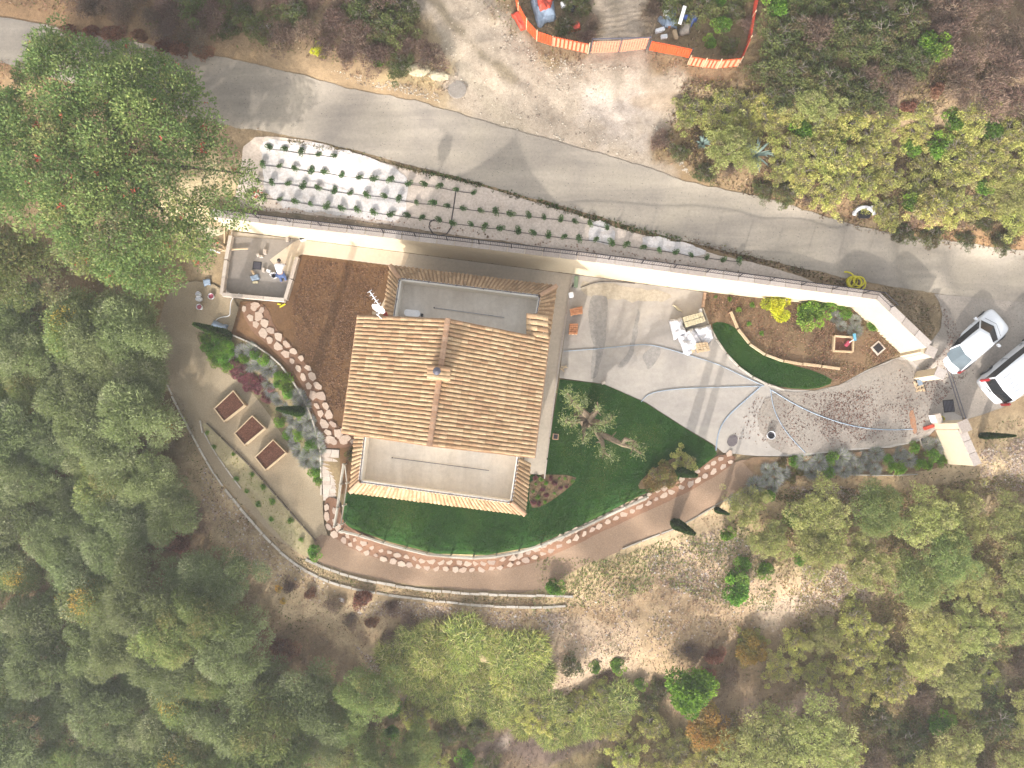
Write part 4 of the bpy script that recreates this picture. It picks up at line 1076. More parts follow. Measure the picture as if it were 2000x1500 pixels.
# --- groves and scrub: individuals placed over their areas
def scatter_px(poly, space, seed, n=4000, jit=.25):
    rng = np.random.default_rng(seed); p = np.array(poly, float)
    q = rng.uniform(p.min(0), p.max(0), (n, 2)); q = q[inpoly(q[:, 0], q[:, 1], poly)]
    out = []
    for a in q:
        if all((a[0] - b[0]) ** 2 + (a[1] - b[1]) ** 2 > space ** 2 for b in out): out.append(a)
    return out
used_px = []
def place(key, px, py, s, label, cat, group=None, top=0, **k):
    """px,py = where the middle of the crown shows; the foot stands nearer the picture's nadir"""
    g = G(px, py)
    if top:
        v = P(px, py, g.z + top); g = Vector((v.x, v.y, TZ(v.x, v.y)))
    used_px.append((px, py, s))
    return plant(key, g, s, None, label, cat, group, **k)
rnd = random.Random(5); AUTO = []
GROVE = [(-40,590),(120,600),(185,600),(270,640),(286,720),(284,790),(300,870),(330,930),(345,985),(330,1015),(270,1060),(300,1130),(390,1110),(455,1140),(455,1200),(500,1270),(510,1320),(590,1350),(650,1400),(710,1440),(750,1530),(-40,1540)]
for x, y in scatter_px(GROVE, 68, 51):
    k = rnd.choice(["olive0", "olive1", "olive2", "olive3", "olive4", "olive0", "olive2", "yellow_top0"])
    if x > 620: k = rnd.choice(["olive1", "light0", "olive3"])
    lab = ("yellow-flecked tree of the left grove" if k.startswith("yellow") else
           "feathery olive tree of the left grove" if k in ("olive0", "olive2", "olive4") else "fresher green tree of the left grove")
    AUTO.append((place(k, x, y, rnd.uniform(.68, .98), lab, "tree", "trees of the grove left of the garden" if k.startswith("yellow") is False and k in ("olive0","olive2","olive4") else ("yellow-flecked trees in the grove" if k.startswith("yellow") else "fresher green trees of the grove"), top=2.6), x, y))
for x, y, s in ((192,650,.95),(232,690,.8),(165,735,.85)):
    place("olive4", x, y, s, ["tall soft green olive tree at the top of the grove nearest the big tree", "olive tree on the grove's edge beside the gravel court kerb", "olive tree behind the two at the grove's top edge"][(192,232,165).index(x)], "tree", top=3)
for x, y, s in ((205,838,.2),(262,828,.24),(172,842,.17),(108,772,.2),(262,862,.15),(500,1180,.2),(512,1205,.17),(222,792,.14),(92,1245,.2),(225,1475,.16)):
    AUTO.append((None, x, y)); AUTO[-1] = (place("goldspray", x, y, s, "golden yellow leaf spray in the grove", "shrub", "golden sprays in the grove", top=4.3), x, y)
for x, y, k, s, lab in ((350,1050,"russet",.9,"reddish brown bush in the gap of the grove below the kerb"),(385,1015,"brown0",.7,"bare grey twiggy bush at the grove's edge under the kerb"),(335,1135,"russet",.8,"dark russet bush in the lower gap of the grove"),(120,630,"russet",.7,"russet bush in the opening under the sparse tree"),
                        (80,650,"brown1",.8,"dry brown bush in the opening left of the tall olive"),(560,1265,"russet",.8,"russet bush between the grove and the rubble slope"),(505,1230,"russet",.5,"small russet bush at the tip of the grove")):
    place(k, x, y, s, lab, "shrub")
LAB = {"ylw": "yellow-green bush", "light": "pale leafy tree", "green": "fresh green bush", "brown": "bare brown bush", "dark": "dark green bush", "russet": "rusty bush", "reed": "reed clump", "olive": "grey-green tree"}
def mass(poly, space, seed, keys, sc, place_, group, top=.8):
    r = random.Random(seed)
    for x, y in scatter_px(poly, space, seed):
        if any(math.hypot(x - cx_, y - cy_) < cr_ for cx_, cy_, cr_ in ((1685, 408, 52), (1474, 310, 40), (1371, 285, 34), (1345, 50, 34), (1310, 45, 34))): continue
        k = r.choice(keys)
        lab = LAB[k[:-1] if k[-1].isdigit() else k]
        o = place(k, x, y, r.uniform(*sc), lab + " " + place_, "tree" if lab.endswith("tree") else ("reeds" if lab.startswith("reed") else "bush"), group + " (" + KIND[k][0].replace("_", " ") + ")", top=top)
        AUTO.append((o, x, y))
YB = [(1340,215),(1400,190),(1500,185),(1600,180),(1660,215),(1700,230),(1800,200),(1890,190),(1940,230),(2040,240),(2040,430),(1940,400),(1850,410),(1740,410),(1640,385),(1560,350),(1500,305),(1440,290),(1400,300),(1340,275)]
mass(YB, 38, 61, ["ylw0", "ylw1", "ylw0", "ylw1", "light0", "green"], (.5, .8), "by the road bend", "bushes above the road bend", .9)
mass([(1500,-30),(1860,-30),(1850,60),(1790,150),(1700,190),(1600,175),(1490,170),(1480,120),(1500,60)], 44, 62, ["dark0", "dark1", "dark0", "green", "brown0"], (.55, .9), "right of the orange fence", "scrub right of the orange fence")
mass([(1850,-30),(2040,-30),(2040,230),(1940,200),(1860,150)], 50, 63, ["brown0", "brown1"], (.7, 1.0), "in the upper right corner", "bare bushes in the upper right corner")
mass([(1270,-30),(1480,-30),(1470,40),(1450,100),(1385,80),(1380,20),(1330,15),(1300,40),(1270,30)], 36, 64, ["dark0", "green", "dark1", "brown0"], (.4, .65), "behind the orange fence", "bushes behind the orange fence")
mass([(1080,-30),(1165,-30),(1158,60),(1140,75),(1100,40)], 30, 65, ["brown0", "dark1"], (.3, .45), "inside the orange fence", "low bushes inside the fence")
mass([(120,-30),(790,-30),(800,60),(850,120),(780,130),(700,100),(620,80),(540,70),(420,65),(320,60),(200,30)], 40, 66, ["brown0", "brown1", "brown0", "dark0"], (.45, .85), "on the roadside bank", "dry bushes on the bank above the road")
mass([(130,60),(240,70),(330,95),(400,100),(330,70),(200,50)], 34, 67, ["russet"], (.4, .6), "along the upper road edge", "rusty bushes along the upper road edge", .4)
mass([(1490,180),(1340,195),(1280,250),(1300,300),(1400,360),(1540,395),(1640,440),(1760,458),(2030,480),(2030,420),(1900,420),(1740,418),(1630,400),(1540,360),(1450,320),(1360,290),(1340,240)], 42, 68, ["brown0", "brown1", "dark1"], (.35, .55), "beside the bend's verge", "low bushes by the road bend", .3)
mass([(1600,190),(1700,195),(1850,160),(1930,190),(1880,185),(1780,200),(1700,225)], 34, 69, ["russet", "brown0"], (.4, .6), "in the bend's hollow", "bushes in the hollow")
RG = [(1590,1000),(1680,985),(1760,960),(1840,955),(1960,1000),(2040,990),(2040,1190),(1940,1240),(1850,1250),(1770,1200),(1740,1150),(1700,1110),(1620,1090),(1590,1050)]
mass(RG, 80, 71, ["light0", "light1", "light0", "light1", "olive1"], (.6, .85), "below the gate wall", "trees below the gate wall", 2.2)
mass([(1420,990),(1540,970),(1600,1010),(1610,1080),(1560,1130),(1450,1120),(1420,1060)], 50, 72, ["light0", "light1", "green"], (.42, .58), "under the lavender border", "small trees under the lavender border", 1.6)
mass([(1530,1240),(1640,1190),(1740,1230),(1800,1300),(1720,1370),(1640,1360),(1560,1350),(1500,1320),(1440,1250)], 52, 73, ["ylw0", "ylw1", "light0", "ylw1"], (.5, .8), "below the pale rubble", "bushes on the lower right slope", 1.0)
mass([(1780,1250),(1900,1230),(2040,1200),(2040,1400),(1900,1390),(1800,1380),(1740,1340)], 64, 74, ["ylw0", "brown0", "light1", "dark0", "brown1"], (.6, .95), "at the right edge", "bushes at the right edge", 1.0)
mass([(1640,1420),(1760,1380),(1880,1400),(2040,1390),(2040,1540),(1500,1540),(1480,1450),(1560,1430)], 66, 75, ["green", "ylw1", "dark1", "light1", "brown1"], (.7, 1.1), "along the bottom right", "bushes along the bottom right", 1.0)
mass([(1210,1400),(1290,1380),(1330,1440),(1420,1460),(1480,1540),(1180,1540),(1190,1450)], 54, 76, ["ylw0", "ylw1", "dark0"], (.6, .85), "at the bottom middle", "bushes at the bottom middle", 1.0)
mass([(800,1240),(900,1225),(980,1250),(1040,1260),(1050,1310),(1010,1380),(940,1410),(860,1380),(820,1340),(760,1270)], 34, 77, ["reed0", "reed1"], (.5, .8), "under the gravel path", "clumps of cane reeds", 0)
mass([(1040,1350),(1080,1370),(1200,1340),(1240,1390),(1180,1410),(1080,1430),(1020,1420)], 30, 78, ["reed0", "reed1", "ylw0"], (.5, .75), "beside the bare track", "lower cane reeds", 0)
mass([(1100,1300),(1200,1290),(1290,1330),(1290,1400),(1230,1380),(1150,1340)], 36, 79, ["dark1", "green", "brown1"], (.4, .6), "left of the bright tree", "bushes left of the bright green tree", .6)
mass([(640,1360),(760,1330),(800,1400),(940,1430),(960,1540),(800,1540),(700,1440)], 46, 80, ["dark0", "green", "ylw0", "olive1"], (.5, .75), "below the cane reeds", "bushes below the reeds", 1.0)
mass([(560,1140),(700,1165),(860,1210),(900,1225),(800,1240),(740,1270),(700,1230),(620,1180)], 40, 81, ["brown0", "brown1", "russet"], (.35, .6), "under the lower kerb", "dry brush under the lower kerb", .3)
mass([(1330,1250),(1420,1280),(1440,1330),(1380,1320)], 36, 82, ["brown1", "russet"], (.4, .6), "above the bright tree", "brush above the bright green tree", .4)
place("bright", 1352, 1352, .85, "bright green leafy tree standing alone on the lower slope", "tree", top=1.8)
place("orange", 1385, 1420, .95, "golden orange bush under the bright green tree", "bush", top=.8)
place("orange", 1470, 1270, .7, "orange-brown bush at the lower end of the rubble slope", "bush", top=.6)
place("orange", 1410, 1445, .6, "smaller orange bush below the golden one", "bush", top=.6)
place("green", 1432, 1150, .95, "dense deep green bush on the pale rubble slope", "bush", top=.6)
place("green", 1440, 1125, .6, "smaller green bush touching the deep green one's upper side", "bush", top=.5)
place("green", 1085, 1142, .6, "green shrub where the gravel path ends", "bush", top=.4)
place("ylw1", 780, 1262, .5, "orange-tinged bush at the left end of the reeds", "bush", top=.4)
place("lime", 622, 98, .55, "small vivid lime green bush on the dry bank above the road", "bush", top=.3)
place("green", 735, 120, .35, "small green weed bush right of the lime one above the road", "bush", top=.3)
place("lime", 1522, 596, 1.0, "round yellow-green lemon bush in front of the cream wall", "bush", top=.8)
place("green", 1592, 615, .9, "bright green bush right of the yellow one by the wall", "bush", top=.9)
place("green", 1622, 600, .75, "upper lobe of green bush leaning against the cream wall", "bush", top=1.1)
place("green", 618, 1078, .5, "dark green shrub at the lower tip of the dry grass bed", "bush", top=.3)
place("tawny", 1290, 928, .8, "olive-brown shrub in the lawn corner beside the stone path", "bush", top=.4, zs=.7)
place("ylw0", 1335, 905, .5, "tawny feathery shrub at the lawn's right corner", "bush", top=.4, zs=.8)
place("tawny", 686, 890, .38, "ochre shrub beside the steps under the roof edge", "bush", top=.3)
for i, (x, y, s, lab) in enumerate(((448,657,1.28,"slim cypress leaning out over the gravel at the flower bed's upper tip"),(590,804,1.2,"slim cypress at the edge of the flower bed beside the stepping stones"),(1316,1021,1.28,"slim cypress below the gravel path"),(1325,921,1.12,"slim cypress beside the stone path at the lawn's right corner"),(1914,851,.8,"slim cypress behind the gate wall"),(1398,995,.7,"short cypress at the end of the lavender border"))):
    g = G(x, y); plant("cypress", g, s * .85, 0, lab, "cypress", "slim young cypresses", zs=1.18)

# --- slope rows
S3 = lambda l: [(480 + a * .17, 265 + b * .17) for a, b in l]
S4 = lambda l: [(800 + a * .17, 320 + b * .17) for a, b in l]
S5 = lambda l: [(1120 + a * .17, 400 + b * .17) for a, b in l]
rows = [S3([(275,150),(455,170),(660,205),(840,220),(1020,245)]),
 S3([(215,340),(395,355),(580,385),(755,410),(915,425),(1105,460),(1310,485),(1480,500),(1672,525),(1875,555)]) + S4([(165,250),(350,270),(535,310),(735,335)]),
 S3([(155,520),(320,545),(495,555),(665,585),(845,605),(1018,640),(1205,665),(1400,685),(1590,705),(1770,735),(1970,775)]) + S4([(270,465),(432,495),(618,515),(820,540),(997,555),(1163,580),(1360,600),(1537,620),(1728,640),(1900,665)]) + S5([(195,220),(375,265)]),
 S3([(35,680),(230,720),(400,735),(580,760),(757,790),(935,815),(1113,840),(1292,855),(1480,885),(1672,908),(1855,930)]) + S4([(150,630),(333,655),(500,685),(700,705),(872,735),(1045,745),(1238,778),(1413,805),(1587,825),(1777,850),(1950,865)]) + S5([(260,410),(425,445),(608,470),(800,500),(987,525),(1165,545),(1343,585),(1520,605),(1713,630),(1900,650)])]
ORD = "first second third fourth fifth sixth seventh eighth ninth tenth eleventh twelfth thirteenth fourteenth fifteenth sixteenth seventeenth eighteenth nineteenth twentieth twenty-first twenty-second twenty-third twenty-fourth twenty-fifth twenty-sixth twenty-seventh twenty-eighth twenty-ninth thirtieth thirty-first thirty-second thirty-third thirty-fourth thirty-fifth".split()
rn = ["top", "second", "third", "lowest"]
for ri, row in enumerate(rows):
    for x, y in row:
        row_i = row.index((x, y)); where = "on the white cloth at the left end" if x < 800 else ("in the shaded beige stretch" if x < 1140 else "toward the thin right end")
        plant("slope", G(x, y), random.uniform(.62, .95), None, "small round shrub, %s from the left in the %s row of the planted bank" % (ORD[row_i], rn[ri]), "shrub", "rows of young shrubs on the planted bank")
    pts = [G(x, y + 1.5, .07) for x, y in row]
    put("drip_hose", MB().tube(pts, .016, 5), M_blkh, label="thin dark drip hose along the %s row of young shrubs" % rn[ri], cat="hose", group="drip hoses on the bank")
# black hose loop on the bank
lp = [G(890, 376, .06), G(886, 405, .06), G(882, 430, .06), G(881, 446, .08), G(872, 458, .06), G(858, 461, .06), G(845, 456, .06), G(838, 444, .06), G(840, 434, .06), G(849, 429, .06)]
put("black_hose", MB().tube(lp, .028, 6), M_blkh, label="black hose looped on the beige bank beside the wall", cat="hose")

# --- flower bed, borders
def bedfill(poly, space, seed, keys, sc, labels, group):
    r = random.Random(seed)
    for x, y in scatter_px(poly, space, seed):
        k = r.choice(keys); AUTO.append((plant(k, G(x, y), r.uniform(*sc), None, labels[k], "shrub", group + " (" + KIND[k][0].replace("_", " ") + ")"), x, y))
bedfill([(392,652),(440,662),(455,690),(450,720),(440,722),(410,695)], 15, 91, ["herb"], (.6, .9), {"herb": "green herb at the flower bed's tip"}, "herbs at the bed's tip")
bedfill([(452,670),(500,678),(515,705),(500,718),(470,712),(452,700)], 15, 92, ["grey", "grey", "herb"], (.6, .8), {"grey": "lavender in the flower bed's upper part", "herb": "green herb among the upper lavender"}, "upper lavender")
bedfill([(462,705),(500,722),(530,748),(532,775),(515,780),(490,755),(462,730)], 17, 93, ["redp"], (.45, .68), {"redp": "dark red shrub of the flower bed"}, "red shrubs of the flower bed")
bedfill([(520,705),(548,720),(588,780),(598,812),(565,812),(535,780),(518,735)], 16, 94, ["herb", "grey"], (.6, .9), {"herb": "green herb beside the red shrubs", "grey": "silvery lavender beside the red shrubs"}, "middle herbs")
bedfill([(540,815),(608,822),(622,870),(624,940),(610,915),(585,880),(560,850)], 15, 95, ["grey", "grey", "herb"], (.6, .9), {"herb": "green herb at the bed's lower end", "grey": "lavender at the flower bed's lower end"}, "lower lavender")
r_ = random.Random(96)
for x, y in scatter_px([(1500,905),(1560,898),(1740,882),(1815,858),(1832,872),(1835,900),(1800,915),(1700,920),(1590,922),(1520,944),(1450,985),(1420,980),(1470,940)], 17, 96):
    k = r_.choice(["grey", "grey", "grey", "herb", "herb", "tawny"]); s_ = r_.uniform(.55, .9) * (.36 if k == "tawny" else 1)
    AUTO.append((plant(k, G(x, y), s_, None, {"grey": "lavender in the border below the driveway", "herb": "green clump in the driveway's lower border", "tawny": "rusty shrub in the driveway's lower border"}[k], "shrub", "border below the driveway, " + k.replace("grey", "lavender")), x, y))
bedfill([(1040,930),(1122,932),(1110,950),(1058,985),(1036,985)], 12, 97, ["redp", "herb", "herb"], (.16, .3), {"redp": "reddish bush of the wedge bed", "herb": "green bush of the wedge bed"}, "wedge bed")
bedfill([(402,842),(440,870),(500,930),(560,1000),(610,1060),(596,1075),(540,1030),(470,945),(420,880)], 30, 98, ["herb"], (.25, .42), {"herb": "small weed in the dry strip"}, "weeds in the dry strip")
bedfill([(1600,580),(1660,606),(1700,640),(1680,650),(1640,640),(1560,600)], 20, 99, ["herb", "grey"], (.5, .8), {"herb": "green clump at the wall's corner", "grey": "grey sage at the wall's corner"}, "wall corner clumps")
bedfill([(1395,580),(1480,590),(1480,640),(1500,670),(1460,640),(1440,605)], 24, 100, ["herb"], (.2, .4), {"herb": "small weed in the wall bed"}, "weeds in the wall bed")

# ------------------------------------------------------------------ gnarled olive on the lawn
def lawn_olive():
    b = G(1145, 822)
    t = thing("gnarled_olive_tree", b, "old gnarled olive with pruned tufts of leaves on bare limbs, in the lawn", "tree")
    mb = MB(); rng = random.Random(3)
    def Q(px, py, z): return P(px, py, z)
    root = Vector(b); fork = Q(1147, 818, 1.3)
    mb.tube([root - Vector((0, 0, .2)), root + Vector((0, 0, .15)), root.lerp(fork, .6) + Vector((.08, .05, 0)), fork], [.55, .42, .33, .36], 10)
    L = {"a": [(1150,815,1.4),(1135,800,2.0),(1118,785,2.6),(1108,768,2.9)], "b": [(1140,818,1.4),(1120,824,2.0),(1105,824,2.4)], "c": [(1150,820,1.4),(1165,802,1.9),(1168,793,2.2)],
         "d": [(1152,822,1.3),(1175,826,2.0),(1192,822,2.4)], "e": [(1150,825,1.2),(1165,842,1.6),(1176,862,2.0),(1180,884,2.2),(1192,892,2.3)], "f": [(1172,848,1.7),(1192,856,2.0),(1215,868,2.3),(1238,875,2.6),(1252,886,2.7)],
         "g": [(1145,826,1.2),(1140,838,1.8),(1140,852,2.2)], "h": [(1140,812,1.4),(1128,808,1.9),(1122,812,2.0)], "i": [(1215,868,2.2),(1222,858,2.5),(1240,862,2.7)]}
    for k, pts in L.items():
        q = [Q(*p) for p in pts]; m = len(q)
        mb.tube(q, [.2 * (1 - .75 * i / (m - 1)) for i in range(m)], 6)
        for s_ in range(4):
            f = q[rng.randrange(1, m)]; mb.tube([f, f + Vector((rng.uniform(-.35, .35), rng.uniform(-.35, .35), rng.uniform(0, .3)))], [.05, .02], 4)
    put("trunk", mb, M_trunkl, t)
    T_ = [(1108,768,3.0,.36),(1118,783,2.8,.4),(1130,795,2.5,.32),(1104,822,2.5,.42),(1118,826,2.2,.32),(1190,818,2.5,.4),(1178,832,2.2,.35),(1141,856,2.3,.4),(1150,846,2.0,.28),(1176,882,2.2,.3),(1192,892,2.4,.36),(1236,868,2.7,.34),(1250,884,2.8,.3),(1168,796,2.2,.2),(1142,782,2.6,.24),(1162,838,1.9,.25),(1126,806,2.0,.22)]
    rg = np.random.default_rng(77)
    for x, y, z, r0 in T_:
        c_ = Q(x, y, z); n_ = int(620 * r0)
        u = unit(n_, rg); p = np.array(c_ - b) + u * (r0 * 1.15 * rg.uniform(.1, 1.15, n_) ** .8 * (1 + .45 * np.sin(np.arctan2(u[:, 1], u[:, 0]) * 4 + r0 * 60)))[:, None]
        V, Fq = leaf_quads(p, u + unit(n_, rg) * .9, .13, .04, rg)
        link("foliage", np_mesh("foliage", V, Fq, pick(OLIVE + [(C(150,170,90), 2)], n_, rg), M_leaf), t)
lawn_olive()

# ------------------------------------------------------------------ ground cover nobody could count
GARD_EX = [GARDEN, ROADP, BANKP, Pn([(760,-40),(900,-40),(960,60),(1130,150),(1150,130),(1175,-40),(1240,-40),(1250,122),(1320,180),(1270,260),(1270,330),(880,205),(900,150)], 4.2)]
def groundcol(x, y):
    i = np.clip(np.searchsorted(gx, x), 0, nx - 1); j = np.clip(np.searchsorted(gy, y), 0, ny - 1)
    return gc[j * nx + i]
def tufts(name, n, box, excl, size, width, green, seed, kindlab=None, up=.8, poly=None, colfn=None):
    rg = np.random.default_rng(seed)
    q = rg.uniform([box[0], box[1]], [box[2], box[3]], (n, 2))
    keep = fbm(q[:, 0] * .9, q[:, 1] * .9, seed) > rg.uniform(.25, .62, n)
    q = q[keep]
    for e in excl: q = q[edge_d(q[:, 0], q[:, 1], e) > .12]
    if poly is not None: q = q[inpoly(q[:, 0], q[:, 1], poly)]
    m = len(q); z = terrain(q[:, 0], q[:, 1])
    d = unit(m, rg) * .8; d[:, 2] = np.abs(d[:, 2]) + up - .5
    V, Fq = leaf_quads(np.column_stack([q, z - .02]), d, size * rg.uniform(.5, 1.4, m), width * rg.uniform(.6, 1.5, m), rg)
    if colfn is None:
        col = groundcol(q[:, 0], q[:, 1]) * rg.uniform(.7, 1.35, (m, 1))
        g_ = fbm(q[:, 0] * .45, q[:, 1] * .45, seed + 7) * .8 + rg.uniform(0, .35, m)
        gsel = g_ > green
        col[gsel] = pick([(C(110,130,64), 3), (C(140,150,84), 3), (C(90,112,54), 1.5)], int(gsel.sum()), rg)
        st_ = rg.uniform(0, 1, m) < .16
        col[st_] = pick([(C(214,196,154), 2), (C(190,160,118), 2)], int(st_.sum()), rg)
        col *= .8
    else: col = colfn(m, rg)
    link(name, np_mesh(name, V, Fq, col, M_leaf), kind="stuff")
tufts("dry_grass", 230000, (-33, -22, 33, 27), GARD_EX, .17, .05, .68, 401)
tufts("weeds", 26000, (-33, -22, 33, 27), GARD_EX[:3], .2, .1, .6, 402, poly=Pn([(0,30),(400,60),(800,120),(900,150),(860,190),(700,150),(400,90),(0,20)], 4.3))
def strip(poly, z, n, seed, pal, size=.16, w=.09, name="verge_weeds"):
    pp = Pn(poly, z); x0, y0 = pp.min(0); x1, y1 = pp.max(0)
    tufts(name, n, (x0, y0, x1, y1), [], size, w, 0, seed, poly=pp, colfn=lambda m, rg: pick(pal, m, rg))
strip([(820,330),(900,348),(1000,376),(1120,408),(1240,440),(1330,464),(1330,474),(1230,452),(1120,419),(1000,386),(900,356),(820,338)], 3.6, 30000, 403, [(C(92,118,58), 3), (C(72,96,46), 3), (C(120,110,70), 2)])
strip([(560,268),(700,296),(820,328),(820,336),(700,304),(560,276)], 3.9, 9000, 404, [(C(150,136,92), 3), (C(128,128,80), 2)], .12)
strip([(1330,464),(1450,492),(1600,530),(1700,552),(1700,566),(1600,545),(1450,508),(1330,474)], 3.2, 12000, 405, [(C(130,110,80), 3), (C(108,110,64), 2), (C(104,78,60), 2)], .12)
strip([(1690,590),(1720,560),(1822,576),(1836,612),(1830,650),(1806,672),(1760,630)], 1.9, 3600, 406, [(C(140,126,96), 3), (C(104,104,66), 2), (C(160,142,116), 2)], .12, .06)
strip([(395,832),(440,864),(500,926),(560,996),(618,1062),(610,1080),(585,1080),(540,1038),(470,948),(422,882)], -1.3, 15000, 407, [(C(190,184,126), 3), (C(160,168,98), 3), (C(210,196,150), 2), (C(128,146,80), 1)], .13, .05)
strip(FBED, -.6, 16000, 408, [(C(120,140,72), 3), (C(150,146,112), 2), (C(96,120,60), 2)], .13, .06)
strip([(x, y) for x, y in [(1376,573),(1663,604),(1755,690),(1690,722),(1640,748),(1600,728),(1540,708),(1480,686),(1450,660),(1430,632),(1390,628)]], 0, 44000, 409, [(C(158,126,94,1.1), 4), (C(128,126,78,1.1), 2), (C(190,158,124,1.1), 2), (C(116,92,68), 2)], .13, .045)
strip([(600,1092),(700,1130),(900,1160),(1110,1166),(1110,1180),(900,1176),(750,1156),(640,1130),(560,1085)], -1.5, 12000, 410, [(C(140,146,92), 3), (C(170,150,110), 3), (C(128,128,72), 2)], .12, .05)
for nm, pl, n_, sd in (("lawn_grass", LAWN, 60000, 411), ("lawn_grass", SMALL_LAWN, 12000, 412)):
    pp = Pn(pl, 0); x0, y0 = pp.min(0); x1, y1 = pp.max(0)
    rg = np.random.default_rng(sd); q = rg.uniform([x0, y0], [x1, y1], (n_ * 2, 2)); q = q[edge_d(q[:, 0], q[:, 1], pp) < -.06][:n_ * 2]
    q = q[~inpoly(q[:, 0], q[:, 1], lowblk if False else Pn([(690,850),(1035,900),(1026,1000),(690,958)], 0))]
    m = len(q); d = unit(m, rg) * .7; d[:, 2] = 1
    V, Fq = leaf_quads(np.column_stack([q, terrain(q[:, 0], q[:, 1]) + .03]), d, .06 * rg.uniform(.6, 1.3, m), .035, rg)
    pal = [(C(54,92,24,.7), 4), (C(66,106,28,.7), 4), (C(92,120,44,.7), 2), (C(44,78,22,.7), 2)]
    patch = fbm(q[:, 0] * .5, q[:, 1] * .5, 15)
    col = pick(pal, m, rg, .25) * (.6 + .85 * fbm(q[:, 0] * .9, q[:, 1] * .9, 5))[:, None]
    dry = patch + rg.uniform(-.12, .12, m) > .66
    col[dry] = pick([(C(104,116,52), 3), (C(126,126,66), 1.5)], int(dry.sum()), rg)
    link(nm, np_mesh(nm, V, Fq, col, M_leaf), kind="stuff")
strip([(1040,1080),(1180,1090),(1330,1040),(1420,1010),(1500,1060),(1520,1200),(1420,1190),(1300,1140),(1180,1180),(1040,1200)], -1.7, 14000, 431, [(C(130,146,84), 3), (C(110,134,66), 2), (C(160,156,100), 2)], .15, .07, "slope_weeds")
strip([(1420,1000),(1900,930),(2060,900),(2060,1540),(1480,1540),(1420,1400),(1560,1340),(1560,1200)], -2.4, 90000, 432, [(C(160,158,94), 3), (C(136,142,80), 3), (C(186,170,122), 3), (C(150,126,100), 2)], .2, .06, "slope_weeds")
strip([(1500,960),(1720,950),(1800,1000),(1600,1040)], -.8, 8000, 433, [(C(120,130,70), 3), (C(160,130,90), 2)], .16, .07, "slope_weeds")
strip([(1330,170),(1900,150),(2050,240),(2050,470),(1700,440),(1400,360),(1290,290)], 3.8, 50000, 434, [(C(150,130,100), 3), (C(128,120,80), 3), (C(170,160,92), 2), (C(120,92,72), 2)], .2, .06, "bank_weeds")
# rubble and stones
def pebbles(name, polys, n, size, seed, pal, dz=.005):
    rg = np.random.default_rng(seed); P_ = []; per = n // len(polys)
    for pl, z in polys:
        pp = Pn(pl, z); x0, y0 = pp.min(0); x1, y1 = pp.max(0)
        q = rg.uniform([x0, y0], [x1, y1], (per * 3, 2)); q = q[inpoly(q[:, 0], q[:, 1], pp)]
        q = q[fbm(q[:, 0] * 1.2, q[:, 1] * 1.2, seed) > rg.uniform(.2, .6, len(q))][:per]; P_.append(q)
    q = np.concatenate(P_); m = len(q)
    c_ = np.column_stack([q, terrain(q[:, 0], q[:, 1]) + dz])
    r0 = size * rg.uniform(.4, 1.0, m) ** 2.2 * 1.8
    base_ = np.array([[1, 0, 0], [0, 1, 0], [-1, 0, 0], [0, -1, 0], [.1, .1, .7], [-.1, -.1, -.5]])
    an = rg.uniform(0, 6.28, m); ca, sa = np.cos(an), np.sin(an)
    v = base_[None] * rg.uniform(.6, 1.2, (m, 6, 1)) * r0[:, None, None]
    vx = v[:, :, 0] * ca[:, None] - v[:, :, 1] * sa[:, None]; vy = v[:, :, 0] * sa[:, None] + v[:, :, 1] * ca[:, None]
    V = (np.stack([vx, vy, v[:, :, 2]], 2) + c_[:, None, :]).reshape(-1, 3)
    f = np.array([[0, 1, 4], [1, 2, 4], [2, 3, 4], [3, 0, 4]])
    Fq = (np.arange(m)[:, None, None] * 6 + f[None]).reshape(-1, 3)
    col = np.repeat(pick(pal, m, rg), 4, axis=0)
    link(name, np_mesh(name, V, Fq, col, M_leaf), kind="stuff")
pebbles("rubble", [([(1040,1180),(1380,1100),(1560,1160),(1600,1240),(1440,1260),(1300,1280),(1100,1340),(1050,1400),(1010,1400),(1050,1270)], -2.2), ([(1250,1090),(1420,1020),(1500,1100),(1420,1180),(1300,1150)], -1.6),
    ([(400,900),(470,990),(560,1090),(660,1150),(620,1180),(520,1130),(440,1060),(390,980)], -1.9), ([(1540,950),(1700,950),(1760,1000),(1600,1010)], -.8), ([(1900,880),(2010,840),(2010,960),(1930,960)], -.8),
    ([(700,1170),(1100,1195),(1100,1230),(900,1215),(700,1200)], -2), ([(690,1250),(800,1330),(820,1400),(760,1350)], -3), ([(1550,1080),(1700,1130),(1680,1180),(1560,1180)], -2)], 15000, .05, 421, [(C(232,214,190), 4), (C(206,184,160), 4), (C(180,156,136), 2), (C(244,236,224), 1)])
pebbles("track_stones", [([(860,20),(940,-20),(1180,180),(1290,310),(1150,290),(940,230),(860,160)], 4.1), ([(640,150),(760,180),(860,205),(860,190),(700,150)], 4), ([(1270,240),(1330,330),(1350,345),(1300,250)], 3.8), ([(960,60),(1120,120),(1240,130),(1100,150),(1000,110)], 4.3)], 2600, .04, 422, [(C(236,224,204), 4), (C(200,184,164), 3), (C(150,134,118), 2)])
pebbles("soil_clods", [([(600,505),(760,525),(700,620),(670,800),(640,800),(585,700),(570,600)], 0)], 9000, .03, 423, [(C(150,112,78), 4), (C(178,138,104), 2), (C(110,80,54), 3)], dz=.035)
pebbles("fallen_leaves", [([(1480,770),(1640,770),(1760,720),(1820,800),(1800,850),(1700,868),(1500,880),(1430,850)], 0), ([(1560,770),(1700,760),(1720,830),(1600,860)], 0), ([(1500,790),(1800,770),(1800,850),(1520,880)], 0), ([(1830,600),(1900,720),(1830,800),(1790,740),(1830,660)], .3)], 6500, .027, 424, [(C(138,114,92), 4), (C(110,92,78), 3), (C(156,124,96), 2)], dz=.052)
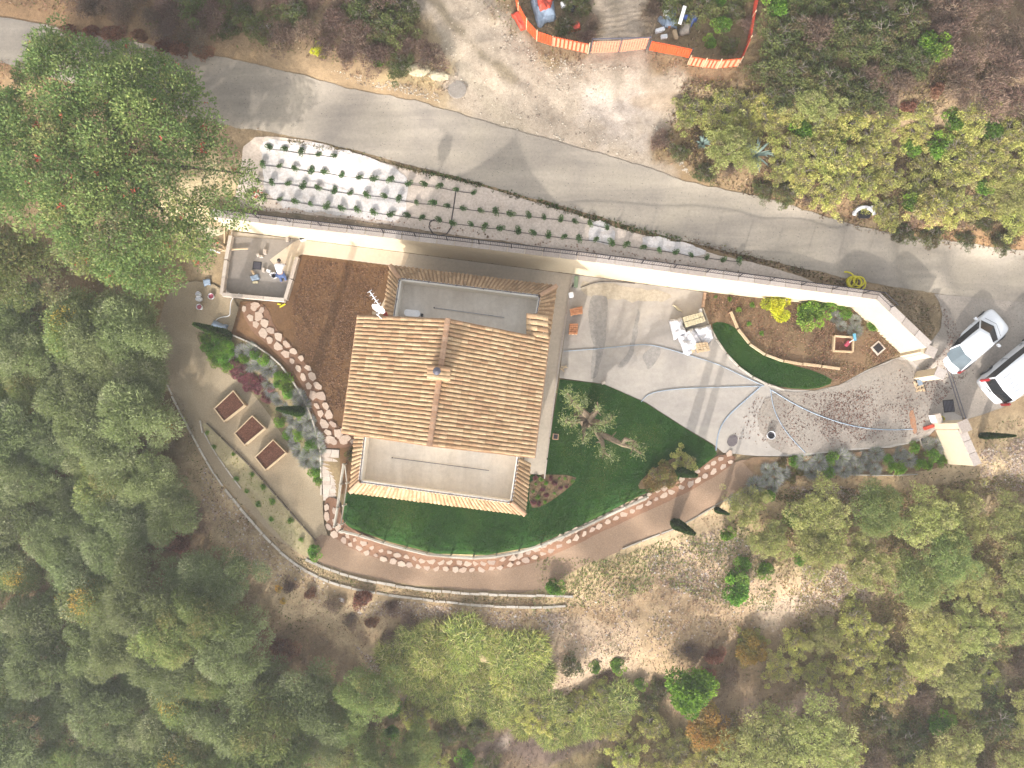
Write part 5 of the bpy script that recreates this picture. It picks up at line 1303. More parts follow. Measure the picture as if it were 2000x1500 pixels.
pebbles("bank_crumbs", [([(455,400),(600,422),(800,448),(1000,476),(1200,505),(1400,530),(1560,556),(1400,522),(1200,490),(1000,462),(800,432),(620,410),(470,380)], 3.3)], 3000, .035, 425, [(C(160,136,110), 4), (C(124,108,84), 3), (C(206,184,156), 2)], dz=.06)
M_earth2 = earth("bank_foot_soil", C(150,130,108), C(170,148,122), C(128,116,96), 1.2, 9, .9)
sheet("bank_foot_soil", [(452,400),(520,412),(600,420),(700,430),(800,446),(960,468),(1120,492),(1300,514),(1500,540),(1600,560),(1600,572),(1400,546),(1120,508),(960,486),(800,462),(600,438),(450,418)], .055, M_earth2, 1, .12)

# ------------------------------------------------------------------ stepping stones, stairs, kerbs
def along(pts, step):
    out = []; acc = 0; p0 = None
    L = 0; nxt = step / 2
    for a, b_ in zip(pts, pts[1:]):
        a, b_ = Vector(a), Vector(b_); d = (b_ - a).length
        while nxt <= L + d:
            t = (nxt - L) / d; out.append((a.lerp(b_, t), (b_ - a).normalized())); nxt += step
        L += d
    return out
def stone_poly(c_, rx, ry, ang, n=7, jag=.24):
    out = []
    for k in range(n):
        a = 2 * math.pi * k / n + random.uniform(-.2, .2); f = 1 + random.uniform(-jag, jag * .6)
        x, y = math.cos(a) * rx * f, math.sin(a) * ry * f
        out.append((c_.x + x * math.cos(ang) - y * math.sin(ang), c_.y + x * math.sin(ang) + y * math.cos(ang)))
    return out
def stones_path(label, center, width, cols, step, size, skip=.0):
    cp = [G(x, y) for x, y in chaikin(center, 2, False)]
    t = thing("stepping_stone_path", cp[0], label, "path")
    t["kind"] = "structure"
    for p, d in along([v.xy for v in cp], step):
        nn = Vector((-d.y, d.x))
        for c_ in range(cols):
            if random.random() < skip: continue
            q = p + nn * ((c_ + .5) / cols - .5) * width + d * (random.uniform(-.12, .12) * step + (c_ % 2) * step * .4) + nn * random.uniform(-.03, .03)
            ang = math.atan2(d.y, d.x) + random.uniform(-.5, .5)
            sx = size * random.uniform(.75, 1.25)
            pl = stone_poly(q, sx, sx * random.uniform(.62, .85), ang, random.choice((5, 6, 6, 7)))
            z = TZ(q.x, q.y)
            put("stone", MB().prism(pl, z - .02, [z + .085 + random.uniform(0, .015)] * len(pl)), M_stone, t)
    return t
stones_path("upper path of paired pinkish stepping stones curving through brown earth", [(478,590),(492,612),(508,632),(528,655),(556,680),(585,706),(606,742),(622,778),(636,812),(650,846),(664,868)], .92, 2, .6, .27)
q_ = [(500,596,.3),(512,606,.24),(506,622,.25),(646,858,.33),(664,850,.26),(676,856,.33),(686,842,.3),(672,838,.2),(640,862,.2),(690,862,.22)]
mbt = bpy.data.objects["stepping_stone_path"]
for x, y, r0 in q_:
    g = G(x, y); pl = stone_poly(g, r0, r0 * .7, random.uniform(0, 3), 6); put("stone", MB().prism(pl, g.z - .02, g.z + .09), M_stone, mbt)
stones_path("long curved path of small pinkish stones along the lawn's fence", [(645,982),(646,1000),(646,1020),(660,1042),(690,1058),(725,1074),(760,1087),(805,1097),(850,1103),(900,1106),(945,1105),(990,1098),(1030,1086),(1070,1069),(1110,1050),(1150,1030),(1200,1005),(1245,984),(1290,962),(1340,940),(1385,918),(1412,902),(1428,892)], .86, 2, .52, .235)
# steps
t = thing("garden_steps", G(645, 925), "flight of pale stone garden steps joining the two stepping stone paths", "steps")
A0, A1, B0, B1 = P(628, 877, .02), P(663, 879, .02), P(631, 978, -1.2), P(660, 977, -1.2)
ns = 13
for k in range(ns):
    z = .06 - 1.2 * (k / (ns - 1))
    a, b_ = A0.lerp(B0, k / ns), A1.lerp(B1, k / ns); c_, d_ = A1.lerp(B1, (k + .97) / ns), A0.lerp(B0, (k + .97) / ns)
    up = Vector((0, 0, 1))
    f = lambda v, zz: Vector((v.x, v.y, zz))
    # each step is two or three slabs
    cuts = [0, random.uniform(.35, .65), 1]
    for u0, u1 in zip(cuts, cuts[1:]):
        u0 += .01; u1 -= .01
        q = [d_.lerp(c_, u0), d_.lerp(c_, u1), a.lerp(b_, u1), a.lerp(b_, u0)]
        put("step_slab", MB().hexa([f(v, -1.5) for v in q], [f(v, z + random.uniform(0, .01)) for v in q]), M_step, t)
def kerb(label, pts, w, h, mat, step=.8, name="stone_kerb", wob=.0, part="kerb_stone"):
    cp = [G(x, y) for x, y in chaikin(pts, 2, False)]
    t = thing(name, cp[0], label, "kerb")
    seg = along([v.xy for v in cp], step)
    for p, d in seg:
        L = step * random.uniform(.9, .97) / 2
        a, b_ = p - d * L, p + d * L
        nn = Vector((-d.y, d.x)) * random.uniform(-wob, wob)
        za, zb = TZ(a.x, a.y), TZ(b_.x, b_.y)
        ww = w * random.uniform(.85, 1.1)
        put(part, MB().bar((a.x + nn.x, a.y + nn.y, za + h / 2 - .05), (b_.x + nn.x, b_.y + nn.y, zb + h / 2 - .05), ww, h + .1), mat, t)
    return t
kerb("upper of two curved white stone kerbs below the gravel path", [(598,1092),(640,1112),(700,1130),(800,1149),(900,1158),(1000,1162),(1118,1164)], .14, .14, M_kerb, .55, wob=.02)
kerb("lower of two curved white stone kerbs below the gravel path", [(440,955),(480,1004),(530,1062),(585,1108),(650,1141),(750,1161),(850,1173),(950,1184),(1050,1186),(1112,1183)], .13, .12, M_kerb, .7, wob=.015)
kerb("thin pale kerb along the outer left edge of the gravel court", [(300,690),(322,740),(345,790),(375,848),(410,912),(438,952)], .1, .12, M_kerb, .9)
kerb("thin stone edging between the flower bed and the brown earth", [(455,655),(500,674),(548,710),(590,770),(611,818),(627,875),(629,970)], .08, .16, M_kerb, .9, name="bed_edging")
kerb("dark timber edging on the court side of the dry grass strip", [(404,826),(440,861),(500,921),(560,991),(622,1061)], .07, .14, M_trunk, 1.2, name="bed_edging", part="edging_board")
kerb("pale edging round the upper tip and outer side of the dry grass strip", [(402,826),(392,829),(398,842),(420,884),(470,952)], .07, .13, M_kerb, .8, name="bed_edging", part="edging_board")
kerb("narrow concrete kerb between the driveway and the small curved lawn", [(1372,602),(1385,638),(1408,678),(1438,714),(1480,744),(1528,761)], .09, .12, M_kerb, 1.0, name="lawn_kerb")
kerb("kerb along the east edge of the house walkway", [(1118,537),(1108,600),(1092,700),(1064,928)], .08, .1, M_cop, 1.2, name="walkway_kerb")
kerb("half-log border curving between the small lawn and the brown wall bed", [(1427,608),(1436,636),(1454,662),(1480,686),(1510,700),(1540,708),(1590,714),(1634,720)], .13, .2, M_wood, 1.1, name="log_border", part="log")
kerb("short log border running from the wall down to the driveway corner", [(1376,572),(1372,600)], .14, .2, M_ridge, .45, name="log_border", part="log")
kerb("weathered timber edge at the gravel path's lower side near the cypress", [(1215,1072),(1280,1046),(1330,1028),(1400,985),(1440,965)], .07, .1, M_log, 1.2, name="bed_edging", part="edging_board")
kerb("straight timber edge under the lavender border", [(1560,928),(1650,927),(1740,929),(1810,925)], .06, .12, M_log, 1.4, name="bed_edging", part="edging_board")

# platform parapet of the yard by the wall
t = thing("yard_parapet", G(440, 570), "low pale parapet round the concrete yard left of the brown plot", "wall")
pr = [(455,462),(446,510),(437,577),(560,588),(572,548),(584,504)]
for a, b_ in zip(pr, pr[1:]):
    g, h_ = P(*a, 0), P(*b_, 0)
    d = (h_ - g).normalized() * .09
    L = (h_ - g).length; n_ = max(1, round(L / 1.3))
    for k in range(n_):
        p, q = g.lerp(h_, k / n_), g.lerp(h_, (k + .985) / n_)
        put("parapet_block", MB().bar(p + Vector((0, 0, .2 + .002 * k)) + (d * .5 if k == 0 else d * 0), q + Vector((0, 0, .2 + .002 * k)), .2, .4), M_step, t)

# ------------------------------------------------------------------ lawn fence
fp = [G(x, y) for x, y in chaikin([(656,1047),(668,1028),(720,1048),(800,1072),(880,1085),(960,1085),(1040,1069),(1120,1034),(1200,996),(1296,952)], 1, False)]
t = thing("lawn_fence", fp[0], "weathered whitish post and rail fence curving round the lawn", "fence")
seg = along([v.xy for v in fp], 1.32); prev = None
for p, d in seg:
    z = max(TZ(p.x, p.y), -.9); b_ = Vector((p.x, p.y, z))
    put("post", MB().tube([b_ - Vector((0, 0, .2)), b_ + Vector((0, 0, .95))], .055, 7), M_log, t)
    if prev is not None:
        for hh in (.88, .5):
            put("rail", MB().tube([prev + Vector((0, 0, hh)), b_ + Vector((0, 0, hh + random.uniform(-.02, .02)))], .042, 6), M_log, t)
        d2 = (b_ - prev).normalized(); nn = Vector((-d2.y, d2.x, 0)) * -.18
        put("brace", MB().tube([prev + nn + Vector((0, 0, .08)), b_ + nn + Vector((0, 0, .08))], .035, 5), M_log, t)
    prev = b_
t = thing("stair_fence", G(665, 1000), "narrow whitish wooden fence beside the garden steps, left of the lawn", "fence")
f1 = [(676,906,0),(670,945,-.3),(664,990,-.8),(658,1026,-1.1)]; f2 = [(678,908,0),(682,942,0),(676,985,0),(670,1022,0)]
for a, b_ in zip(f1, f1[1:]):
    p, q = P(*a), P(*b_)
    for hh in (.85, .45): put("rail", MB().tube([p + Vector((0, 0, hh)), q + Vector((0, 0, hh))], .04, 6), M_log, t)
for a, b_ in zip(f2, f2[1:]):
    p, q = P(*a), P(*b_)
    for hh in (.6,): put("rail", MB().tube([p + Vector((0, 0, hh)), q + Vector((0, 0, hh))], .035, 6), M_log, t)
for a in f1 + f2[1:]:
    p = P(*a); put("post", MB().tube([p - Vector((0, 0, .5)), p + Vector((0, 0, .92))], .05, 7), M_log, t)

# ------------------------------------------------------------------ planters
chip = None
for i, (px, nm) in enumerate(((((418,798),(455,763),(477,791),(437,823)), "raised wooden planter of bark chips, the upper one of three"), (((458,846),(492,812),(517,836),(477,869)), "raised wooden planter of bark chips, the middle one of three"), (((498,893),(533,859),(558,884),(518,918)), "raised wooden planter of bark chips, the lower one of three"))):
    z0 = TZ(*G(*px[0]).xy); h_ = .48
    q = [P(a, b_, z0 + h_) for a, b_ in px]
    c_ = sum(q, Vector()) / 4
    t = thing("raised_planter", (c_.x, c_.y, z0), nm, "planter", "raised planters on the gravel court")
    for a, b_ in zip(q, q[1:] + q[:1]):
        for k in range(2):
            dz = Vector((0, 0, -.12 - .24 * k)); put("board", MB().bar(a + dz, b_ + dz, .05, .225), M_wood, t)
    for a in q:
        put("corner_post", MB().box((a.x, a.y, z0 + h_ / 2 - .01), (.08, .08, h_ - .03)), M_wood, t)
    ip = [a.lerp(c_, .05) for a in q]
    put("bark_bed", MB().prism([tuple(v.xy) for v in ip], z0, z0 + h_ - .09), M_bark, t)
    mb = MB()
    for k in range(1500):
        u, v = random.uniform(.03, .97), random.uniform(.03, .97)
        p = ip[0].lerp(ip[1], u).lerp(ip[3].lerp(ip[2], u), v); a = random.uniform(0, 6.28)
        e = Vector((math.cos(a), math.sin(a), random.uniform(-.2, .3))) * random.uniform(.03, .06); s_ = Vector((-e.y, e.x, 0)) * .35
        z_ = Vector((p.x, p.y, z0 + h_ - .085 + random.uniform(0, .02))); mb.add([z_ - e, z_ + s_, z_ + e, z_ - s_], [(0, 1, 2, 3)])
    put("bark_chips", mb, M_bark, t, kind="stuff")

# ------------------------------------------------------------------ vehicles
def vehicle(name, loc, ang, L, W, prof, belt, roofp, label, cat, van=False):
    """prof: stations (x, half width, height); belt/roofp: front x, centre bulge, rear x, half width front, rear, heights"""
    t = thing(name, loc, label, cat, rz=ang)
    mb = MB(); rows_ = []
    for x, w, zt in prof:
        rows_.append([(x, -w * .9, .22), (x, -w, .42), (x, -w * .985, .66), (x, -w * .93, zt - .05), (x, -w * .78, zt), (x, -w * .3, zt + .03), (x, w * .3, zt + .03), (x, w * .78, zt), (x, w * .93, zt - .05), (x, w * .985, .66), (x, w, .42), (x, w * .9, .22)])
    m = len(rows_[0]); vs = [p for r_ in rows_ for p in r_]
    fs = [(i * m + k, (i + 1) * m + k, (i + 1) * m + k + 1, i * m + k + 1) for i in range(len(rows_) - 1) for k in range(m - 1)]
    fs += [tuple(range(m)), tuple((len(rows_) - 1) * m + k for k in range(m))[::-1]]
    fs += [(i * m, i * m + m - 1, (i + 1) * m + m - 1, (i + 1) * m) for i in range(len(rows_) - 1)]
    mb.add(vs, fs)
    body = put("body", mb, M_car, t, local=True, smooth_=True)
    bv = body.modifiers.new("soft", 'SUBSURF'); bv.levels = 1; bv.render_levels = 2
    bf, bb, br_, hwf, hwr, zf, zr = belt; rf, rb, rr, rwf, rwr, zrf, zrr = roofp
    def ring(f, bulge, r_, wf, wr, z0, z1):
        return [Vector((f, -wf, z0)), Vector((f + bulge, 0, z0 + .01)), Vector((f, wf, z0)), Vector(((f + r_) / 2, (wf + wr) / 2 * 1.04, (z0 + z1) / 2 + .02)), Vector((r_, wr, z1)), Vector((r_ - bulge * .4, 0, z1)), Vector((r_, -wr, z1)), Vector(((f + r_) / 2, -(wf + wr) / 2 * 1.04, (z0 + z1) / 2 + .02))]
    B_ = ring(bf, bb, br_, hwf, hwr, zf, zr); R_ = ring(rf, rb, rr, rwf, rwr, zrf, zrr)
    def pane(nm, idx, mat, fr=.0):
        mb = MB(); off = len(idx)
        vs = [B_[i] for i in idx] + [R_[i] for i in idx]
        mb.add(vs, [(k, k + 1, off + k + 1, off + k) for k in range(off - 1)])
        put(nm, mb, mat, t, local=True)
    pane("windscreen", [0, 1, 2], M_glass); pane("rear_window", [4, 5, 6], M_glass if van else M_glass2)
    pane("side_window", [2, 3, 4], M_glass); pane("side_window", [6, 7, 0], M_glass)
    for s_ in (-1, 1):
        for xd in ((.42, -.62) if not van else (.9, -.5)):
            put("door_seam", MB().tube([(xd, s_ * W * .482, .4), (xd, s_ * W * .497, .6), (xd, s_ * W * .478, prof[4][2] - .06)], .012, 4), M_blk, t, local=True)
            put("door_handle", MB().box((xd - .25 + .1, s_ * W * .492, .76), (.17, .04, .035)), M_rim, t, local=True)
    put("bonnet_seam", MB().tube([(bf + .25, -.66, prof[5][2] + .02), (bf + bb + .18, 0, prof[5][2] + .035), (bf + .25, .66, prof[5][2] + .02)], .012, 4), M_blk, t, local=True)
    # pillars
    for i in (0, 2, 4, 6):
        put("pillar", MB().tube([B_[i] * 1.0 + Vector((0, 0, -.03)), R_[i]], .045, 6), M_car, t, local=True)
    # roof shell
    cR = sum(R_, Vector()) / 8
    mb = MB(); lo_ = [cR + (v - cR) * 1.03 + Vector((0, 0, -.01)) for v in R_]; mid = [cR + (v - cR) * .98 + Vector((0, 0, .05)) for v in R_]; top = [cR + (v - cR) * .72 + Vector((0, 0, .085)) for v in R_]
    mb.add(lo_ + mid + top, [tuple((k, (k + 1) % 8, 8 + (k + 1) % 8, 8 + k)) for k in range(8)] + [tuple((8 + k, 8 + (k + 1) % 8, 16 + (k + 1) % 8, 16 + k)) for k in range(8)] + [tuple(range(16, 24))])
    put("roof", mb, M_car, t, local=True, smooth_=True)
    for x in (L * .31, -L * .31):
        for s_ in (-1, 1):
            mw = MB(); c_ = Vector((x, s_ * (W / 2 - .13), .33))
            pr_ = [(.33, -.1), (.335, -.05), (.335, .05), (.33, .1)]
            n_ = 18; vs = []
            for r_, o in pr_:
                for k in range(n_): vs.append(c_ + Vector((math.cos(2 * math.pi * k / n_) * r_, o * 1.25, math.sin(2 * math.pi * k / n_) * r_)))
            mw.add(vs, [(i * n_ + k, i * n_ + (k + 1) % n_, (i + 1) * n_ + (k + 1) % n_, (i + 1) * n_ + k) for i in range(3) for k in range(n_)] + [tuple(range(n_)), tuple(3 * n_ + k for k in range(n_))])
            w_ = put("wheel", mw, M_rub, t, local=True)
            mr = MB(); vs = []
            for r_, o in ((.22, .0), (.2, .035), (.05, .03)):
                for k in range(n_): vs.append(c_ + Vector((math.cos(2 * math.pi * k / n_) * r_, s_ * (.128 + o * .3), math.sin(2 * math.pi * k / n_) * r_)))
            mr.add(vs, [(i * n_ + k, i * n_ + (k + 1) % n_, (i + 1) * n_ + (k + 1) % n_, (i + 1) * n_ + k) for i in range(2) for k in range(n_)] + [tuple(2 * n_ + k for k in range(n_))])
            put("rim", mr, M_rim, w_, local=True)
            # wheel arch lip
            arch = [c_ + Vector((math.cos(a) * .4, s_ * .145, math.sin(a) * .4)) for a in [math.pi * k / 8 for k in range(9)]]
            put("wheel_arch", MB().tube(arch, .035, 5), M_blk, t, local=True)
    for s_ in (-1, 1):
        xm = bf - .22
        put("mirror", MB().box((xm, s_ * (hwf + .24), zf + .06), (.13, .2, .14), 0, .03), M_car, t, local=True)
        if van:
            put("tail_lamp", MB().box((-L / 2 + .07, s_ * (W / 2 - .1), 1.25), (.1, .14, .75)), M_redl, t, local=True)
        else:
            put("tail_lamp", MB().add([(-L / 2 + .12, s_ * .86, .78), (-L / 2 + .0, s_ * .70, .8), (-L / 2 + .16, s_ * .72, .95), (-L / 2 + .46, s_ * .85, .93), (-L / 2 + .3, s_ * .7, .6)], [(0, 1, 2, 3), (0, 1, 4), (1, 2, 4), (2, 3, 4), (3, 0, 4)]), M_redl, t, local=True)
        put("headlight", MB().box((L / 2 - .36, s_ * (W / 2 - .3), .68), (.26, .2, .1), -s_ * .5, .04), M_glass2, t, local=True)
    put("number_plate", MB().box((-L / 2 - .015, 0, .62), (.02, .5, .11)), M_white, t, local=True)
    return t, B_, R_
def heading(a, b_, z):
    p, q = P(*a, z), P(*b_, z); return math.atan2(q.y - p.y, q.x - p.x)
cz = .28
cp_ = P(1905, 665, cz + .75)
vehicle("hatchback_car", (cp_.x, cp_.y, cz), heading((1850, 712), (1965, 615), .9), 4.15, 1.76,
        [(-2.12, .66, .6), (-2.06, .82, .76), (-1.8, .88, .9), (-1.0, .9, .95), (0, .9, .94), (.95, .9, .92), (1.5, .89, .84), (1.92, .82, .74), (2.12, .6, .6)],
        (.92, .34, -1.86, .74, .72, .93, .98), (.3, .2, -1.18, .56, .56, 1.42, 1.42),
        "white hatchback car parked on the apron outside the gate", "car")
cz = .2
vd = heading((1908, 748), (2000, 672), 1.0)
rc_ = P(1931, 768, .9)
vc = Vector((rc_.x, rc_.y)) + Vector((math.cos(vd), math.sin(vd))) * 2.45
tv, _, _ = vehicle("van", (vc.x, vc.y, cz), vd, 4.95, 1.95,
        [(-2.44, .8, 1.0), (-2.4, .93, 1.12), (-1.6, .97, 1.16), (0, .975, 1.15), (1.2, .97, 1.12), (1.9, .93, .98), (2.3, .82, .82), (2.46, .55, .66)],
        (1.55, .3, -2.36, .86, .9, 1.1, 1.13), (.95, .2, -2.16, .78, .8, 1.84, 1.82),
        "white van parked beside the hatchback, cut by the frame's right edge", "van", van=True)
mb = MB()
for k in range(5):
    mb.box((-.9 + .0 * k - .2, -.48 + .24 * k, 1.93), (2.0, .035, .02))
put("roof_rib", mb, M_car, tv, local=True)
mb = MB()
for a, b_ in (((-.09, .93), (-.09, 1.05)), ((.0, .93), (.0, 1.05)), ((-.09, .99), (.0, .99)), ((.05, .95), (.13, 1.03))):
    mb.bar((-2.475, a[0] * 1.6 + .25, a[1]), (-2.468, b_[0] * 1.6 + .25, b_[1]), .03, .03)
put("emblem", mb, M_blk, tv, local=True)

# ------------------------------------------------------------------ gate piers, low wall, meter box
def pier(label, base, top, w, hgt, ang=-.45):
    b_ = P(*base, .1)
    t = thing("gate_pier", b_, label, "pillar")
    put("pier_shaft", MB().box((b_.x, b_.y, .1 + hgt / 2 - .2), (w, w, hgt + .4), ang), M_wallc, t)
    put("pier_cap", MB().box((b_.x, b_.y, .1 + hgt + .04), (w + .1, w + .1, .07), ang), M_cop, t)
    return t
t = pier("cream gate pier at the right end of the long wall", (1776, 695), None, .46, 2.3)
a, b_ = P(1758, 691, 0), P(1774, 695, 0)
put("return_wall", MB().bar(Vector((a.x, a.y, 1.15)), Vector((b_.x - .1, b_.y, 1.15)), .3, 2.3), M_wallc, t)
pier("freestanding cream gate pier between the long wall and the sliding gate track", (1795, 735), None, .46, 2.2)
t = thing("end_wall", P(1840, 870, 0), "short cream wall with pale coping on the lower side of the gate", "wall")
a, b_ = P(1832, 838, 0), P(1862, 905, 0); dd = (b_ - a).normalized(); nn = Vector((-dd.y, dd.x, 0))
put("wall_panel", MB().bar(a + Vector((0, 0, 1.0)) , b_ + Vector((0, 0, 1.0)), .3, 2.6), M_wallc, t)
L = (b_ - a).length
for k in range(3):
    p, q = a.lerp(b_, k / 3 + .01), a.lerp(b_, (k + .985) / 3)
    put("coping_stone", MB().bar(p + Vector((0, 0, 2.34)), q + Vector((0, 0, 2.34)), .44, .06), M_cop, t)
pa = a - dd * .1 + nn * .12
put("pier_shaft", MB().box((pa.x, pa.y, 1.1), (.56, .5, 2.75), math.atan2(dd.y, dd.x)), M_wallc, t)
put("pier_cap", MB().box((pa.x, pa.y, 2.53), (.66, .6, .07), math.atan2(dd.y, dd.x)), M_cop, t)
g = G(1820, 818)
t = thing("meter_box", g, "small pale meter cabinet at the foot of the lower gate pier", "cabinet")
put("cabinet", MB().box(g + Vector((0, 0, .4)), (.3, .55, .8), .3), M_step, t); put("door", MB().box(g + Vector((-.17, -.02, .42)), (.02, .45, .65), .3), M_white, t)
for off in (0, .16):
    p, q = G(1845, 712, .075), G(1884, 832, .075); o = Vector((off, off * .3, 0))
    put("gate_track", MB().bar(p + o, q + o, .035, .03), M_metal, label="thin steel sliding gate track on the apron, %s rail" % ("left" if off == 0 else "right"), cat="track", group="gate tracks")
g = G(1852, 793, .055)
t = thing("drain_grate", g, "dark metal drain grate set in the apron by the gate", "grate")
put("frame", MB().box(g, (.62, .72, .02), .1), M_dark, t)
for k in range(7): put("bar", MB().box(g + Vector((-.24 + .08 * k, 0, .015)), (.03, .6, .02), .1), M_metal, t)

# ------------------------------------------------------------------ hoses and coils
def hose(label, pts, r, mat, cat="hose", group=None, name="garden_hose", dz=.06, nb=2):
    q = chaikin(pts, nb, False)
    return put(name, MB().tube([G(x, y, dz) for x, y in q], r, 6), mat, label=label, cat=cat, group=group)
hose("pale blue flat hose running from the walkway across the upper driveway to the sheeting pile", [(1101,686),(1160,682),(1220,676),(1262,672),(1300,680),(1345,694),(1400,710),(1440,730),(1492,754)], .02, M_hose)
hose("pale blue flat hose from the lawn edge to the small lawn's tip", [(1252,785),(1262,772),(1285,764),(1340,758),(1420,756),(1490,754)], .02, M_hose)
hose("thick double pale blue hose curving down to the lawn's corner", [(1484,756),(1450,786),(1425,808),(1408,830),(1400,855),(1398,880)], .034, M_hose)
hose("pale blue hose running down from the small lawn's tip to the driveway's lower edge", [(1504,760),(1510,800),(1530,838),(1556,868),(1572,884)], .02, M_hose)
hose("long pale blue hose running right towards the lower gate pier", [(1506,762),(1560,795),(1620,820),(1680,836),(1740,840),(1783,838)], .026, M_hose)
hose("thin dark cable on the ground along the foot of the wall by the walkway", [(1134,562),(1160,552),(1185,549),(1240,554)], .02, M_blkh, "cable", name="cable")
hose("thin white cable from the yard parapet to the white box", [(468,573),(452,584),(450,606),(450,618),(430,620),(422,626)], .02, M_white, "cable", name="cable")
def coil(label, cx, cy, rads, r, mat, dz=.08, name="hose_coil"):
    t = thing(name, G(cx, cy), label, "hose")
    for i, (ox, oy, R_) in enumerate(rads):
        c_ = G(cx + ox, cy + oy, dz + .05 * i)
        mb = MB().tube([c_ + Vector((math.cos(a) * R_, math.sin(a) * R_ * .85, .02 * math.sin(a * 2))) for a in [2 * math.pi * k / 22 for k in range(22)]], r, 6, close=True)
        put("loop", mb, mat, t)
coil("bright yellow hose coiled on the verge behind the wall corner", 1664, 553, [(-14,-6,.52),(-2,-2,.3),(2,0,.42),(4,2,.34),(6,3,.46),(0,1,.38),(8,-1,.3)], .042, M_yel)
coil("small yellow hose coil hanging at the foot of the lower gate pier", 1835, 818, [(0,0,.2),(1,0,.16),(-1,1,.22),(0,1,.18)], .02, M_yel)
coil("black pipe coil lying in the scrub under the reeds", 803, 1375, [(0,0,.42),(1,1,.4)], .025, M_blkh)

# ------------------------------------------------------------------ terrace things
def tube_thing(name, a, b_, z, r, mat, label, cat, arms=0):
    p, q = P(*a, z), P(*b_, z)
    t = thing(name, p, label, cat)
    put("pole", MB().tube([p, q], r, 8), mat, t)
    put("end_fitting", MB().lathe(p - Vector((0, 0, r)), [(r * 2.2, 0), (r * 2.2, r * 2), (r, r * 2.4)], 8), M_dark, t)
    return t
tube_thing("light_pole", (848, 601), (985, 620), 3.0, .018, M_polem, "thin grey pole lying on the upper roof terrace floor", "pole")
tube_thing("light_pole", (766, 894), (955, 919), 3.0, .016, M_metal, "thin dark pole lying on the lower roof terrace floor", "pole")
g = P(806, 613, 3.3)
t = thing("water_tank", (g.x, g.y, 2.94), "long white rounded tank on the upper roof terrace beside the roof", "tank")
mb = MB(); ang = math.atan2(P(821, 614, 3.3).y - P(791, 611, 3.3).y, P(821, 614, 3.3).x - P(791, 611, 3.3).x)
put("tank_body", MB().box((g.x, g.y, 3.25), (.86, .36, .62), ang, .1), M_white, t)
put("tank_valve", MB().box((g.x + .5, g.y - .06, 3.2), (.12, .16, .2), ang), M_dark, t)
# aerial with dish, red cloth, plank by the north-west roof corner
mastb = P(752, 628, HE - .3)
t = thing("television_aerial", mastb, "white television aerial with small dish at the roof's upper left corner", "aerial")
top = P(744, 603, 7.7)
put("mast", MB().tube([mastb, Vector((mastb.x, mastb.y, 7.7))], .03, 8), M_white, t)
bm_a, bm_b = P(722, 569, 7.6), P(748, 607, 7.6)
put("boom", MB().tube([bm_a, bm_b, Vector((mastb.x, mastb.y, 7.6))], .028, 6), M_white, t)
mb = MB()
for k in range(6):
    p = bm_a.lerp(bm_b, k / 6); d_ = (bm_b - bm_a).normalized(); n_ = Vector((-d_.y, d_.x, 0)); mb.tube([p - n_ * .13, p + n_ * .13], .012, 4)
put("element", mb, M_white, t)
dc = P(741, 600, 7.2); mb = MB(); dn = Vector((-.35, -.75, .35)).normalized(); dx_ = dn.cross(Vector((0, 0, 1))).normalized(); dy_ = dx_.cross(dn)
mb.grid(lambda u, v: dc + (dx_ * math.cos(u * 2 * math.pi) + dy_ * math.sin(u * 2 * math.pi)) * (.36 * v) + dn * (.1 * v * v), 20, 4)
put("dish", mb, M_white, t)
put("feed_arm", MB().tube([dc - dy_ * .3, dc + dn * .35 - dy_ * .1], .018, 5), M_metal, t)
a = P(745, 612, HE + .35)
mb = MB(); mb.grid(lambda u, v: P(748 + u * 9 + v * 4, 607 + v * 18, 0) * 0 + (lambda q: Vector((q.x, q.y, HE + .25 + .08 * math.sin(u * 6 + v * 4) - .1 * v)))(P(746 + u * 9 + v * 6, 608 + v * 17, HE + .3)), 6, 6)
put("red_cloth", mb, M_redt, label="red cloth draped over the roof edge beside the aerial", cat="cloth")
p, q = P(727, 611, HE + .2), P(747, 614, HE + .2)
put("plank", MB().bar(p, q, .16, .05), M_wood, label="short pale plank at the roof edge left of the red cloth", cat="plank")

# ------------------------------------------------------------------ yard things, person
def block(name, px, py, d, mat, label, cat, rz=0, z=0.0, group=None, parts=None):
    g = G(px, py); g = Vector((g.x, g.y, g.z + .05 + z))
    t = thing(name, g, label, cat, group)
    b_ = put("body", MB().box(g + Vector((0, 0, d[2] / 2)), d, rz, min(d[0], d[1]) * .12), mat, t)
    put("lid", MB().box(g + Vector((0, 0, d[2] + .012)), (d[0] * .86, d[1] * .86, .024), rz, min(d[0], d[1]) * .1), parts or mat, t)
    return t
block("white_box", 593, 467, (.34, .26, .3), M_white, "small white and dark machine standing at the foot of the wall beside the yard", "machine", .2, parts=M_dark)
block("cement_bag", 563, 467, (.2, .36, .14), M_step, "pale cement bag at the wall foot left of the white machine", "bag", .1)
block("cement_bag", 519, 493, (.2, .3, .14), M_step, "pale cement bag standing alone in the middle of the yard", "bag", 0)
block("cement_bag", 505, 499, (.18, .16, .12), M_step, "left one of two small pale blocks near the yard's middle", "block", .3)
block("cement_bag", 512, 502, (.22, .14, .12), M_step, "right one of two small pale blocks near the yard's middle", "block", 0)
block("cement_bag", 516, 528, (.16, .26, .12), M_step, "narrow pale block right of the floor pit in the yard", "block", 0)
block("cement_bag", 526, 530, (.24, .16, .12), M_white, "white sack between the narrow block and the bucket in the yard", "sack", -.3)
block("tool_crate", 534, 538, (.3, .22, .16), M_white, "white crate left of the round bucket in the yard", "crate", -.7)
block("cement_bag", 495, 533, (.12, .3, .08), M_wood, "short wooden offcut below the floor pit", "offcut", .6)
block("cement_bag", 500, 552, (.32, .14, .08), M_cream, "cream offcut below the blue sheet in the yard", "offcut", .1)
